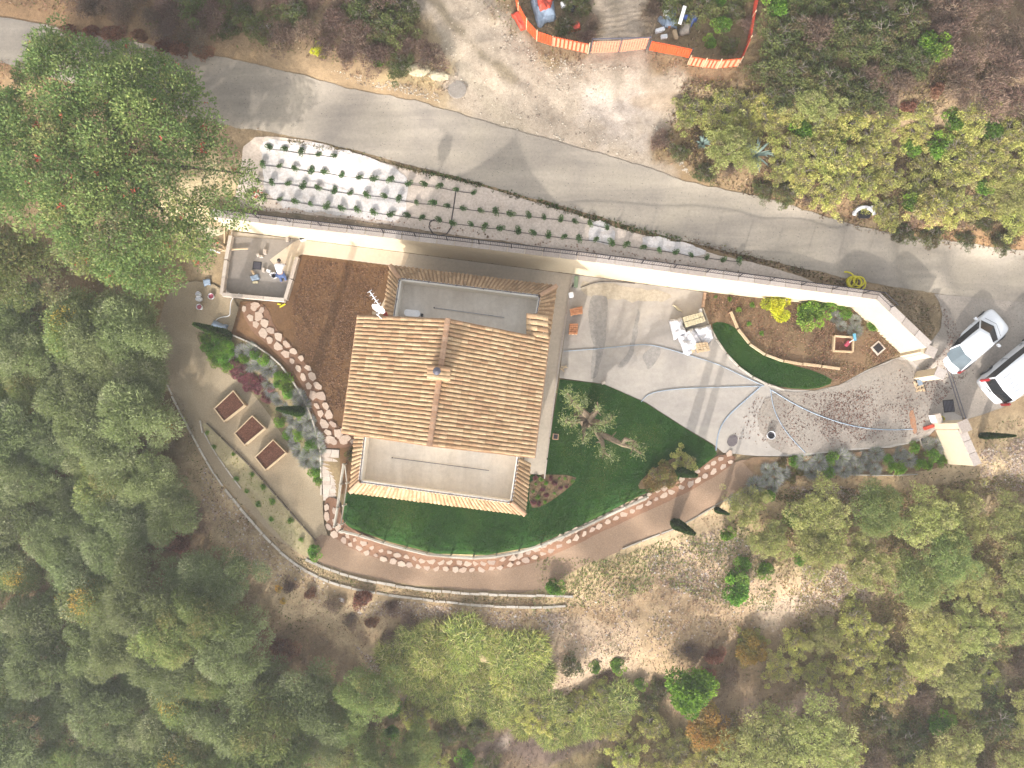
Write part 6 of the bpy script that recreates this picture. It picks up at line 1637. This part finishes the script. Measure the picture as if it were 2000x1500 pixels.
block("cement_bag", 577, 505, (.28, .14, .1), M_cream, "cream brick on the brown earth just right of the yard", "brick", .4)
def bucket(px, py, r, h_, mat, label, cat="bucket", fill=M_dark, dz=.05):
    g = G(px, py, dz)
    t = thing("bucket", g, label, cat)
    put("bucket_body", MB().lathe(g, [(r * .8, 0), (r, h_), (r * .92, h_), (r * .74, .03)], 16), mat, t)
    put("contents", MB().lathe(g + Vector((0, 0, h_ * .6)), [(r * .86, 0), (r * .86, .02)], 14), fill, t)
    put("handle", MB().tube([g + Vector((math.cos(a) * r, math.sin(a) * r * .5, h_ + .02)) for a in [math.pi * k / 6 for k in range(7)]], .01, 4), M_metal, t)
bucket(538, 540, .17, .3, M_white, "white bucket with dark mix beside the crouching worker")
bucket(392, 585, .17, .32, M_white, "white lidded bucket below another left of the yard", fill=M_white)
bucket(391, 576, .15, .3, M_white, "small white bucket touching the bigger one left of the yard", fill=M_white)
bucket(393, 601, .17, .3, M_white, "white bucket with pinkish contents left of the yard", fill=M_pink)
bucket(415, 580, .18, .22, M_white, "tilted white tub with pink edge between buckets and yard", fill=M_pink)
bucket(1503, 850, .24, .3, M_white, "white bucket standing alone on the lower driveway")
g = G(503, 519, .05)
t = thing("floor_pit", g, "square dark inspection pit framed in the yard's concrete floor", "pit")
put("pit_frame", MB().box(g, (.5, .46, .03), -.1), M_dark, t); put("pit_cover", MB().box(g + Vector((0, 0, .02)), (.42, .38, .03), -.1), M_metal, t)
def crumple(name, pts, z, amp, mat, label, cat, n=14, seed=0, thick=.0):
    """loose sheet lying in folds; outline from the photo, heights above the ground"""
    q = [G(a, b_) for a, b_ in pts]
    A_, B__, C_, D_ = q
    def f(u, v):
        p = A_.lerp(B__, u).lerp(D_.lerp(C_, u), v)
        e = min(u, 1 - u, v, 1 - v)
        k = fbm(np.array([p.x * 3.1 + seed]), np.array([p.y * 3.1]), seed, 3)[0]
        w_ = fbm(np.array([p.x * 2 + seed]), np.array([p.y * 2 + 9]), seed + 3, 2)[0] - .5
        return Vector((p.x + w_ * .28 * (.3 + e), p.y + (k - .5) * .28, p.z + .06 + z * min(1, e * 6) + amp * k * min(1, e * 8 + .15)))
    o = put(name, MB().grid(f, n, n), mat, label=label, cat=cat, smooth_=True)
    m_ = o.modifiers.new("thickness", 'SOLIDIFY'); m_.thickness = .012
    return o
crumple("blue_sheet", [(489,540),(505,537),(509,545),(493,549)], .02, .12, M_lblue, "crumpled pale blue sheet on the yard floor below the pit", "sheet", seed=2)
crumple("blue_sheet", [(398,545),(412,545),(413,560),(400,558)], .02, .15, M_lblue, "pale blue plastic heap left of the yard under the big tree", "plastic sheet", seed=5)
crumple("white_board", [(419,627),(447,637),(436,655),(408,643)], .2, .08, M_lblue, "light grey rigid cover at the flower bed's upper tip", "cover", 8, seed=8)
for (a, b_), pl_ in zip((((399,487),(420,494)),((404,482),(440,490)),((432,478),(444,490)),((399,486),(432,495)),((420,494),(470,488)),((440,492),(486,487))),
        ("short white pipe, lowest of those at the big tree's edge", "pale batten lying over the rocks towards the yard's corner", "short slanting batten touching the yard parapet", "long white pipe from the big tree to the yard parapet", "pale batten crossing the yard parapet into the yard", "pale batten lying farthest into the yard's upper left corner")):
    p, q = G(*a, .12), G(*b_, .16)
    put("loose_pipe", MB().tube([p, p.lerp(q, .5) + Vector((0, .05, .02)), q], .045, 6), M_white if a[0] % 2 else M_wood, label=pl_, cat="pipe", group="loose pipes by the yard")
p, q = G(440, 442, .1), G(440, 476, .1)
put("timber_beam", MB().bar(p, q, .09, .1), M_wood, label="upright-lying timber beam just left of the wall end", cat="beam")
put("yellow_tool", MB().tube([G(543, 594, .08), G(549, 595, .12), G(547, 600, .08), G(558, 594, .08)], .05, 6), M_yel, label="small yellow tool below the yard's lower right corner", cat="tool")

def person():
    b_ = G(556, 541); b_.z += .04
    t = thing("person", b_, "person in white shirt and blue jeans bending forward over the yard floor", "person")
    def sk(name, V, E, R, mat, root=0, lv=2):
        me = bpy.data.meshes.new(name); me.from_pydata(V, E, []); o = bpy.data.objects.new(name, me); COL.objects.link(o); o.parent = t
        sm_ = o.modifiers.new("skin", 'SKIN')
        for i, r_ in enumerate(R): me.skin_vertices[0].data[i].radius = (r_, r_)
        me.skin_vertices[0].data[root].use_root = True
        s_ = o.modifiers.new("sub", 'SUBSURF'); s_.levels = lv; s_.render_levels = lv
        me.materials.append(mat); return o
    # pelvis at 0, torso bent forward to +y (north), head ahead, arms hanging, knees bent
    body = sk("body", [(0, 0, .82), (0, .22, .98), (0, .44, 1.06), (0, .56, 1.08), (0, .66, 1.08),
        (.19, .46, 1.03), (.24, .54, .76), (.17, .66, .52), (-.19, .46, 1.03), (-.24, .54, .76), (-.17, .66, .52),
        (.11, .02, .76), (.14, .02, .46), (.13, -.24, .1), (.13, -.1, .04), (-.11, .02, .76), (-.14, -.02, .46), (-.13, -.32, .1), (-.13, -.18, .04)],
        [(0, 1), (1, 2), (2, 3), (3, 4), (2, 5), (5, 6), (6, 7), (2, 8), (8, 9), (9, 10), (0, 11), (11, 12), (12, 13), (13, 14), (0, 15), (15, 16), (16, 17), (17, 18)],
        [.16, .155, .17, .07, .06, .08, .055, .04, .08, .055, .04, .11, .08, .055, .05, .11, .08, .055, .05], M_skin)
    sk("shirt", [(0, .0, .88), (0, .22, 1.0), (0, .44, 1.07), (0, .52, 1.08), (.2, .46, 1.04), (.24, .53, .82), (-.2, .46, 1.04), (-.24, .53, .82)],
        [(0, 1), (1, 2), (2, 3), (2, 4), (4, 5), (2, 6), (6, 7)], [.19, .19, .2, .1, .1, .08, .1, .08], M_shirt)
    sk("jeans", [(0, -.04, .82), (.11, -.02, .74), (.14, .02, .46), (.13, -.24, .12), (-.11, -.02, .74), (-.14, -.02, .46), (-.13, -.32, .12)], [(0, 1), (1, 2), (2, 3), (0, 4), (4, 5), (5, 6)], [.18, .13, .095, .075, .13, .095, .075], M_jean)
    for s_ in (-1, 1):
        sk("shoe", [(s_ * .13, -.32 if s_ < 0 else -.24, .06), (s_ * .13, -.18 if s_ < 0 else -.1, .04), (s_ * .135, -.11 if s_ < 0 else -.03, .035)], [(0, 1), (1, 2)], [.05, .05, .04], M_blk)
        V = [(s_ * .17, .66, .52), (s_ * .165, .69, .46)]; E = [(0, 1)]; R = [.036, .034]
        sk("palm", V, E, R, M_skin)
        for k in range(5):
            ox = (k - 2) * .016
            sk("finger", [(s_ * .165 + ox, .69, .47), (s_ * .165 + ox * 1.2, .705, .42), (s_ * .165 + ox * 1.2, .715, .39 + (.02 if k in (0, 4) else 0))], [(0, 1), (1, 2)], [.009, .009, .008], M_skin, lv=1)
    hm = MB().lathe((0, .74, .97), [(.02, 0), (.07, .03), (.085, .1), (.09, .16), (.07, .22), (.02, .25)], 14)
    hd = put("head", hm, M_skin, t, local=True, smooth_=True)
    put("hair", MB().lathe((0, .725, 1.05), [(.088, 0), (.1, .06), (.1, .12), (.08, .18), (.02, .2)], 14), M_hair, t, local=True, smooth_=True)
    put("nose", MB().box((0, .835, 1.06), (.025, .03, .04)), M_skin, t, local=True)
    for s_ in (-1, 1):
        put("ear", MB().box((s_ * .092, .74, 1.08), (.02, .04, .05)), M_skin, t, local=True)
        put("eye", MB().box((s_ * .032, .826, 1.09), (.02, .01, .012)), M_blk, t, local=True)
person()

# ------------------------------------------------------------------ driveway things
def brickstack(label, pts, h_, mat, rows_, cols_, cat="pallet", name="brick_pallet"):
    q = [G(a, b_) for a, b_ in pts]; z0 = q[0].z + .05; c_ = sum(q, Vector()) / 4
    t = thing(name, (c_.x, c_.y, z0), label, cat)
    for u in (.12, .5, .88):
        put("pallet_slat", MB().bar(q[0].lerp(q[1], u) + Vector((0, 0, .1)), q[3].lerp(q[2], u) + Vector((0, 0, .1)), .1, .1), M_wood, t)
    for i in range(rows_):
        for j in range(cols_):
            a = [q[0].lerp(q[1], (i + s_) / rows_).lerp(q[3].lerp(q[2], (i + s_) / rows_), (j + r_) / cols_) for s_, r_ in ((.04, .05), (.96, .05), (.96, .95), (.04, .95))]
            hh = h_ * random.uniform(.92, 1.04)
            f = lambda z: [Vector((v.x, v.y, z)) for v in a]
            ar = (a[1] - a[0]).cross(a[3] - a[0]).z
            lo_, hi_ = f(z0 + .11), f(z0 + .11 + hh)
            if ar < 0: lo_.reverse(); hi_.reverse()
            put("brick", MB().hexa(lo_, hi_), mat, t)
brickstack("upper stack of orange bricks beside the walkway, one corner broken", [(1112,606),(1136,600),(1137,614),(1114,618)], .3, M_brick, 7, 3)
brickstack("lower stack of orange bricks beside the walkway", [(1112,634),(1128,634),(1127,654),(1110,654)], .3, M_brick, 4, 5)
brickstack("stack of cream blocks at the lower end of the white sheeting pile", [(1355,672),(1378,670),(1383,686),(1360,690)], .35, M_wood, 4, 4)
brickstack("pallet of boards with grey film in the sheeting pile", [(1330,622),(1366,612),(1374,630),(1336,642)], .45, M_cream, 8, 2)
crumple("white_sheeting", [(1306,628),(1330,620),(1340,655),(1316,662)], .1, .5, M_sheet, "bright white plastic sheeting on the left of the pile", "sheeting", 18, seed=11)
crumple("white_sheeting", [(1322,655),(1352,640),(1372,668),(1334,690)], .1, .45, M_sheet, "large white crumpled sheeting in the middle of the pile", "sheeting", 18, seed=12)
crumple("white_sheeting", [(1350,644),(1386,636),(1393,660),(1374,676)], .1, .4, M_sheet, "bluish white sheeting on the right of the pile beside the lawn kerb", "sheeting", 18, seed=13)
crumple("white_sheeting", [(1332,690),(1356,668),(1364,676),(1342,696)], .05, .2, M_sheet, "lowest tongue of white sheeting beside the cream blocks", "sheeting", 10, seed=14)
crumple("paper_sack", [(1312,596),(1322,600),(1334,612),(1322,608)], .03, .12, M_cream, "empty paper sack above the sheeting pile", "sack", 8, seed=15)
block("white_canister", 1366, 608, (.14, .2, .3), M_white, "small white canister between the pile and the log border", "canister")
block("broken_block", 1352, 686, (.2, .2, .14), M_wood, "loose cream block left of the stacked cream blocks", "block", .5)
for (a, b_), pl_ in zip((((1096,716),(1108,718)),((1098,722),(1106,714)),((1094,719),(1102,726))), ("uppermost level", "slanting middle", "lowest")):
    put("timber_offcut", MB().bar(G(*a, .08), G(*b_, .1), .06, .06), M_wood, label=pl_ + " of three short timber offcuts at the lawn's upper left tip", cat="offcut", group="offcuts at the lawn's tip")
block("cut_stone", 1178, 748, (.22, .16, .14), M_step, "pale stone at the edge where lawn meets driveway", "stone", .4)
block("cut_stone", 1115, 577, (.28, .3, .2), M_white, "white bag beside the walkway below the wall", "bag", .2)
g = G(1124, 552)
put("green_sapling_bag", MB().bar(g + Vector((0, -.3, .1)), g + Vector((.05, .35, .12)), .22, .14), paint("green_bag", C(128,146,118), .9), label="long green-grey sack at the wall foot beside the walkway", cat="sack")
def manhole(px, py, w, label, rz, frame=M_step):
    g = G(px, py, .06)
    t = thing("manhole", g, label, "manhole")
    put("frame", MB().box(g, (w, w, .06), rz), frame, t); put("cover", MB().box(g + Vector((0, 0, .035)), (w * .72, w * .72, .03), rz), M_dark, t)
manhole(1085, 853, .34, "small brown square manhole in the lawn beside the walkway", -.1, M_ridge)
manhole(1714, 680, .62, "square concrete manhole with dark lid in the wall bed", .7)
manhole(1803, 861, .44, "square grey manhole below the driveway near the lower gate pier", .3)
# sand box with toys
q = [G(1627, 657), G(1664, 660), G(1662, 688), G(1625, 686)]; c_ = sum(q, Vector()) / 4
t = thing("sand_pit", (c_.x, c_.y, 0), "small square timber-framed pit in the wall bed", "sandpit")
for a, b_ in zip(q, q[1:] + q[:1]): put("board", MB().bar(a + Vector((0, 0, .15)), b_ + Vector((0, 0, .15)), .09, .24), M_wood, t)
put("pit_floor", MB().prism([tuple(v.lerp(c_, .06).xy) for v in q], .0, .07), M_bark, t)
t = thing("watering_spade", G(1662, 664, .2), "light blue plastic toy lying over the timber pit's corner", "toy")
put("blade", MB().box(G(1664, 660, .36), (.16, .42, .05), .1), M_cyan, t); put("handle", MB().tube([G(1666, 662, .36), G(1654, 670, .34)], .03, 6), M_white, t)
block("pink_bag", 1652, 672, (.2, .34, .14), M_pink, "pink bag inside the timber-framed pit", "bag", -.7, z=.08)
block("orange_crate", 1812, 834, (.2, .62, .12), M_redt, "bright orange rolled net at the foot of the lower gate pier", "net roll", 1.9)
g = G(1794, 755)
t = thing("small_pallet", g, "small wooden crate with grey bag beside the freestanding gate pier", "crate")
for k in range(3): put("slat", MB().box(g + Vector((-.18 + .18 * k, 0, .1)), (.08, .6, .1), .35), M_wood, t)
for k in range(3): put("cross_slat", MB().box(g + Vector((.03 * k - .03, -.22 + .22 * k, .17)), (.46, .08, .04), .35), M_wood, t)
block("grey_bag", 1792, 747, (.2, .34, .14), M_lblue, "grey bag lying on the small wooden crate", "bag", .3, z=.14)

# ------------------------------------------------------------------ agaves, culvert
def agave(px, py, R_, n_, label, seed):
    r_ = random.Random(seed); g = G(px, py)
    t = thing("agave", g, label, "agave")
    for k in range(n_):
        a = k * 2.4 + r_.uniform(-.2, .2); L = R_ * r_.uniform(.7, 1.1); e = r_.uniform(.25, .9)
        d = Vector((math.cos(a), math.sin(a), 0)); s_ = Vector((-d.y, d.x, 0)); mb = MB(); vs = []
        for i in range(6):
            u = i / 5; w = .085 * (1 - u) ** .7 * (.6 + 1.2 * u * (1 - u)) + .004
            p = g + d * L * u * (.6 + .4 * (1 - e)) + Vector((0, 0, .05 + L * e * .75 * math.sin(u * 2.0)))
            vs += [p - s_ * w, p + Vector((0, 0, -.02)), p + s_ * w]
        mb.add(vs, [f for i in range(5) for f in ((i * 3, i * 3 + 1, i * 3 + 4, i * 3 + 3), (i * 3 + 1, i * 3 + 2, i * 3 + 5, i * 3 + 4))])
        put("leaf", mb, M_agave, t, smooth_=True)
agave(1474, 305, 1.15, 24, "large blue-grey agave on the bank by the road bend", 1)
agave(1371, 282, .55, 18, "small blue-grey agave left of the yellow bushes by the road bend", 2)
g = G(1685, 413, .12)
t = thing("culvert_head", g, "white arched concrete culvert head on the road's upper verge", "culvert")
pts = [g + Vector((math.cos(a) * .55 - .02, -.25 + math.sin(a) * .42, .1)) for a in [math.pi * k / 9 for k in range(10)]]
put("arch", MB().tube(pts, .12, 6), M_sheet, t)
put("wing", MB().bar(g + Vector((.35, .12, .1)), g + Vector((.95, .2, .05)), .22, .22), M_sheet, t)
put("opening", MB().box(g + Vector((0, -.18, .02)), (.7, .5, .06), 0, .1), M_dark, t)

# ------------------------------------------------------------------ orange safety fence and dumped things
M_panelw = M_orpale
def netfence(label, top, bot, z0, h_, mat, slat=None, frame=None, nsl=10, name="safety_fence"):
    """netting from posts: feet along the lower outline, tops leaning away"""
    fb = [G(a, b_) for a, b_ in bot]
    t = thing(name, fb[0], label, "fence")
    ft = [Vector((v.x, v.y, v.z + h_)) for v in fb]
    k_ = len(fb)
    # mesh net: strands
    mb = MB(); mb2 = MB()
    for i in range(k_ - 1):
        L = (fb[i + 1] - fb[i]).length; n_ = max(3, int(L / .13))
        for j in range(n_ + 1):
            a, b_ = fb[i].lerp(fb[i + 1], j / n_), ft[i].lerp(ft[i + 1], j / n_); mb.bar(a + Vector((0, 0, .02)), b_, .05, .012)
        for j in range(8):
            u = (j + .5) / 8; mb2.bar(fb[i].lerp(ft[i], u), fb[i + 1].lerp(ft[i + 1], u), .012, .06)
    put("net_strand", mb, mat, t, kind="stuff"); put("net_band", mb2, mat, t, kind="stuff")
    for i in range(k_):
        put("stake", MB().tube([fb[i] - Vector((0, 0, .2)), ft[i] + Vector((0, 0, .12))], .03, 6), frame or M_wood, t)
    if slat:
        for i in range(k_ - 1):
            for j in range(nsl):
                u0, u1 = (j + .12) / nsl, (j + .72) / nsl
                lean = Vector((.0, -.03, 0))
                q = [fb[i].lerp(fb[i + 1], u0), fb[i].lerp(fb[i + 1], u1)]; r_ = [ft[i].lerp(ft[i + 1], u0), ft[i].lerp(ft[i + 1], u1)]
                qa = [v + lean + Vector((0, 0, .15)) for v in q]; ra = [v + lean - Vector((0, 0, .06)) for v in r_]
                d_ = (q[1] - q[0]).normalized(); nn = Vector((-d_.y, d_.x, 0)) * .02
                mbp = MB().hexa([qa[0] - nn, qa[1] - nn, qa[1] + nn, qa[0] + nn], [ra[0] - nn, ra[1] - nn, ra[1] + nn, ra[0] + nn])
                put("panel_slat", mbp, slat, t)
    return t
# feet positions (seen lower in the photo than the tops)
netfence("curved orange net fence left of the striped panel", None, [(1004,-20),(1012,28),(1028,58),(1048,80),(1078,90)], 0, 1.05, M_orange)
netfence("orange fence section with pale vertical slats", None, [(1078,90),(1148,105)], 0, 1.05, M_orange, M_orpale, nsl=9)
netfence("sagging orange net across the dirt track on a grey top bar", None, [(1152,104),(1208,102),(1262,96)], 0, 1.25, M_orpale, frame=M_metal)
netfence("orange slatted fence panel right of the dirt track", None, [(1266,98),(1345,114)], 0, 1.0, M_orange, M_orange, nsl=18, frame=M_metal)
netfence("orange net bulging with pale streaks, right of the slatted panel", None, [(1342,127),(1372,132),(1400,134),(1440,130)], 0, .95, M_orange, M_orpale, nsl=4)
netfence("taut red-orange net running up the slope at the right end", None, [(1440,130),(1458,88),(1466,40),(1478,-20)], 0, .9, M_redt)
p, q = G(1152, 100, 1.3), G(1264, 97, 1.3)
put("grey_bar", MB().tube([p, q], .035, 8), M_metal, label="grey horizontal bar over the net across the dirt track", cat="bar")
crumple("tarpaulin", [(1034,2),(1080,4),(1086,40),(1050,56)], .2, .6, M_lblue, "pale blue tarpaulin over a heap inside the orange fence", "tarpaulin", 14, seed=21)
crumple("tarpaulin", [(1046,-6),(1080,2),(1078,34),(1050,38)], .45, .6, M_redt, "red tarpaulin on top of the pale blue one", "tarpaulin", 14, seed=22)
crumple("orange_net_heap", [(1108,52),(1128,40),(1134,60),(1112,66)], .05, .3, M_redt, "orange net heaped in the shadow inside the fence", "net", 10, seed=23)
crumple("red_bag", [(998,28),(1012,26),(1032,56),(1016,62)], .1, .3, M_redt, "bright red bag hanging outside the curved orange fence", "bag", 10, seed=24)
crumple("blue_sheet", [(1342,28),(1352,30),(1360,44),(1348,56)], .2, .3, M_blue, "vivid blue plastic sheet in the dump behind the fence", "plastic sheet", 10, seed=25)
crumple("grey_mesh", [(1300,18),(1318,14),(1322,60),(1296,56)], .1, .5, M_lblue, "grey tangled mesh in the dump behind the fence", "mesh", 12, seed=26)
crumple("cardboard", [(1328,48),(1350,46),(1344,72),(1324,70)], .2, .15, M_conc2, "grey-brown board lying under the blue sheet", "board", 6, seed=27)
put("white_plank", MB().bar(G(1322, 60, .7), G(1332, 26, .7), .18, .05), M_white, label="white plank leaning on the dump behind the fence", cat="plank")
for i_, (x_, y_, d_, m_, nm_, lb_) in enumerate(((1288,62,(.5,.2,.2),M_white,"plastic_drum","pale drum at the left end of the dump behind the fence"),(1292,44,(.24,.5,.2),M_lblue,"plastic_tub","grey tub standing left in the dump behind the fence"),(1300,30,(.3,.3,.25),M_white,"carton","white carton in the upper left of the dump"),
    (1318,70,(.5,.2,.16),M_wood,"offcut","wooden offcut at the foot of the dump by the fence"),(1312,48,(.2,.6,.14),M_brick,"brick_row","row of reddish bricks in the dump's middle"),(1336,40,(.2,.3,.3),M_blue,"jerrycan","small blue can left of the vivid blue sheet"),(1296,74,(.35,.2,.15),M_white,"carton","white carton nearest the orange slatted panel"),
    (1325,14,(.5,.25,.16),M_dark,"scrap_box","dark scrap box under the beige board"),(1118,20,(.3,.2,.2),M_dark,"scrap_box","dark box beside the white rag inside the fence"),(1098,60,(.3,.2,.12),M_cream,"board_piece","small cream board in the shadow inside the fence"))):
    block(nm_, x_, y_, d_, m_, lb_, nm_.replace("_", " "), .3 + i_ * .5)
block("white_rag", 1100, 12, (.3, .26, .2), M_white, "white rag pile inside the fence above the orange net", "rag", .3)
crumple("beige_board", [(1312,-8),(1330,-8),(1333,12),(1316,14)], .3, .1, M_cream, "beige board at the top edge above the dump", "board", 5, seed=28)
for x, y, lab in ((667,1172,"white plastic bag on the bank under the lower kerb"),(1345,1268,"small blue scrap on the rubble slope"),(1012,1246,"small turquoise scrap at the top of the reeds")):
    crumple("plastic_scrap", [(x-6,y-4),(x+6,y-3),(x+6,y+5),(x-5,y+5)], .03, .1, M_white if x < 700 else (M_blue if x > 1300 else M_cyan), lab, "litter", 5, seed=x)
g = G(525, 53, .02); put("white_stone", MB().lathe(g, [(.1, 0), (.14, .1), (.08, .2), (.02, .22)], 8), M_white, label="round white stone on the dry bank above the road", cat="stone")
g = G(893, 176, .06); put("utility_cover", MB().lathe(g, [(.5, 0), (.5, .04), (.44, .05), (.02, .06)], 16), M_conc2, label="round grey slab in the dirt beside the road", cat="slab")
# pale rock outcrops
def rock(px, py, r0, mat, seed, label):
    rg = random.Random(seed); g = G(px, py)
    mb = MB(); vs = []
    for j in range(5):
        v = j / 4
        for k in range(10):
            a = 2 * math.pi * k / 10; rr = r0 * (1 - v ** 2 * .75) * rg.uniform(.75, 1.15)
            vs.append(g + Vector((math.cos(a) * rr * 1.3, math.sin(a) * rr * .8, r0 * .45 * v - .06)))
    mb.add(vs, [(j * 10 + k, j * 10 + (k + 1) % 10, (j + 1) * 10 + (k + 1) % 10, (j + 1) * 10 + k) for j in range(4) for k in range(10)] + [tuple(40 + k for k in range(10))])
    put("rock", mb, mat, label=label, cat="rock", group="pale rocks" if "one of" in label else None)
M_rock = earth("pale_rock", C(214,198,164), C(232,218,186), C(196,176,140), 1.5, 8, 1.0)
for i, (x, y, r0, lab) in enumerate(((420,445,.6,"largest pale rock at the left end of the wall"),(402,462,.45,"pale rock left of the largest at the wall's end"),(425,478,.4,"pale rock just above the loose pipes"),(398,440,.4,"uppermost pale rock at the wall's left end"),
                  (820,136,.5,"long pale rock at the dirt bank above the road"),(855,147,.5,"pale rock at the right tip of the dirt bank above the road"),(790,132,.35,"small pale rock at the left of the dirt bank"))):
    rock(x, y, r0, M_rock, i, lab)

# ------------------------------------------------------------------ labels that single out look-alike plants
def auto_labels():
    by = {}
    for o, x, y in AUTO: by.setdefault(o["label"], []).append((y, x, o))
    names = {1: [""], 2: ["upper half", "lower half"], 3: ["upper third", "middle third", "lower third"]}
    for lab, it in by.items():
        n_ = len(it)
        if n_ == 1: continue
        it.sort(key=lambda q: q[0]); nb = 1 if n_ <= 10 else (2 if n_ <= 20 else (3 if n_ <= 30 else (4 if n_ <= 44 else 5)))
        bn = names.get(nb) or (["top band", "second band", "third band", "bottom band"] if nb == 4 else ["top band", "second band", "third band", "fourth band", "bottom band"])
        for b_ in range(nb):
            part = sorted(it[b_ * n_ // nb:(b_ + 1) * n_ // nb], key=lambda q: q[1])
            for k, (y, x, o) in enumerate(part):
                pos_ = "leftmost" if k == 0 else ("rightmost" if k == len(part) - 1 else ORD[k] + " from the left")
                o["label"] = lab + ", " + pos_ + ((" in the " + bn[b_]) if bn[b_] else "")
auto_labels()

# ------------------------------------------------------------------ thin haze over the valley
hz = MB().hexa([(-3500, -3500, -9), (3500, -3500, -9), (3500, 3500, -9), (-3500, 3500, -9)], [(-3500, -3500, 46), (3500, -3500, 46), (3500, 3500, 46), (-3500, 3500, 46)])
mh = bpy.data.materials.new("haze"); mh.use_nodes = True
nt = mh.node_tree; nt.nodes.clear()
o_ = nt.nodes.new("ShaderNodeOutputMaterial"); v_ = nt.nodes.new("ShaderNodeVolumePrincipled")
v_.inputs["Color"].default_value = (.9, .92, .95, 1); v_.inputs["Density"].default_value = .001; v_.inputs["Anisotropy"].default_value = .2
nt.links.new(v_.outputs[0], o_.inputs["Volume"])
put("haze", hz, mh, kind="stuff")
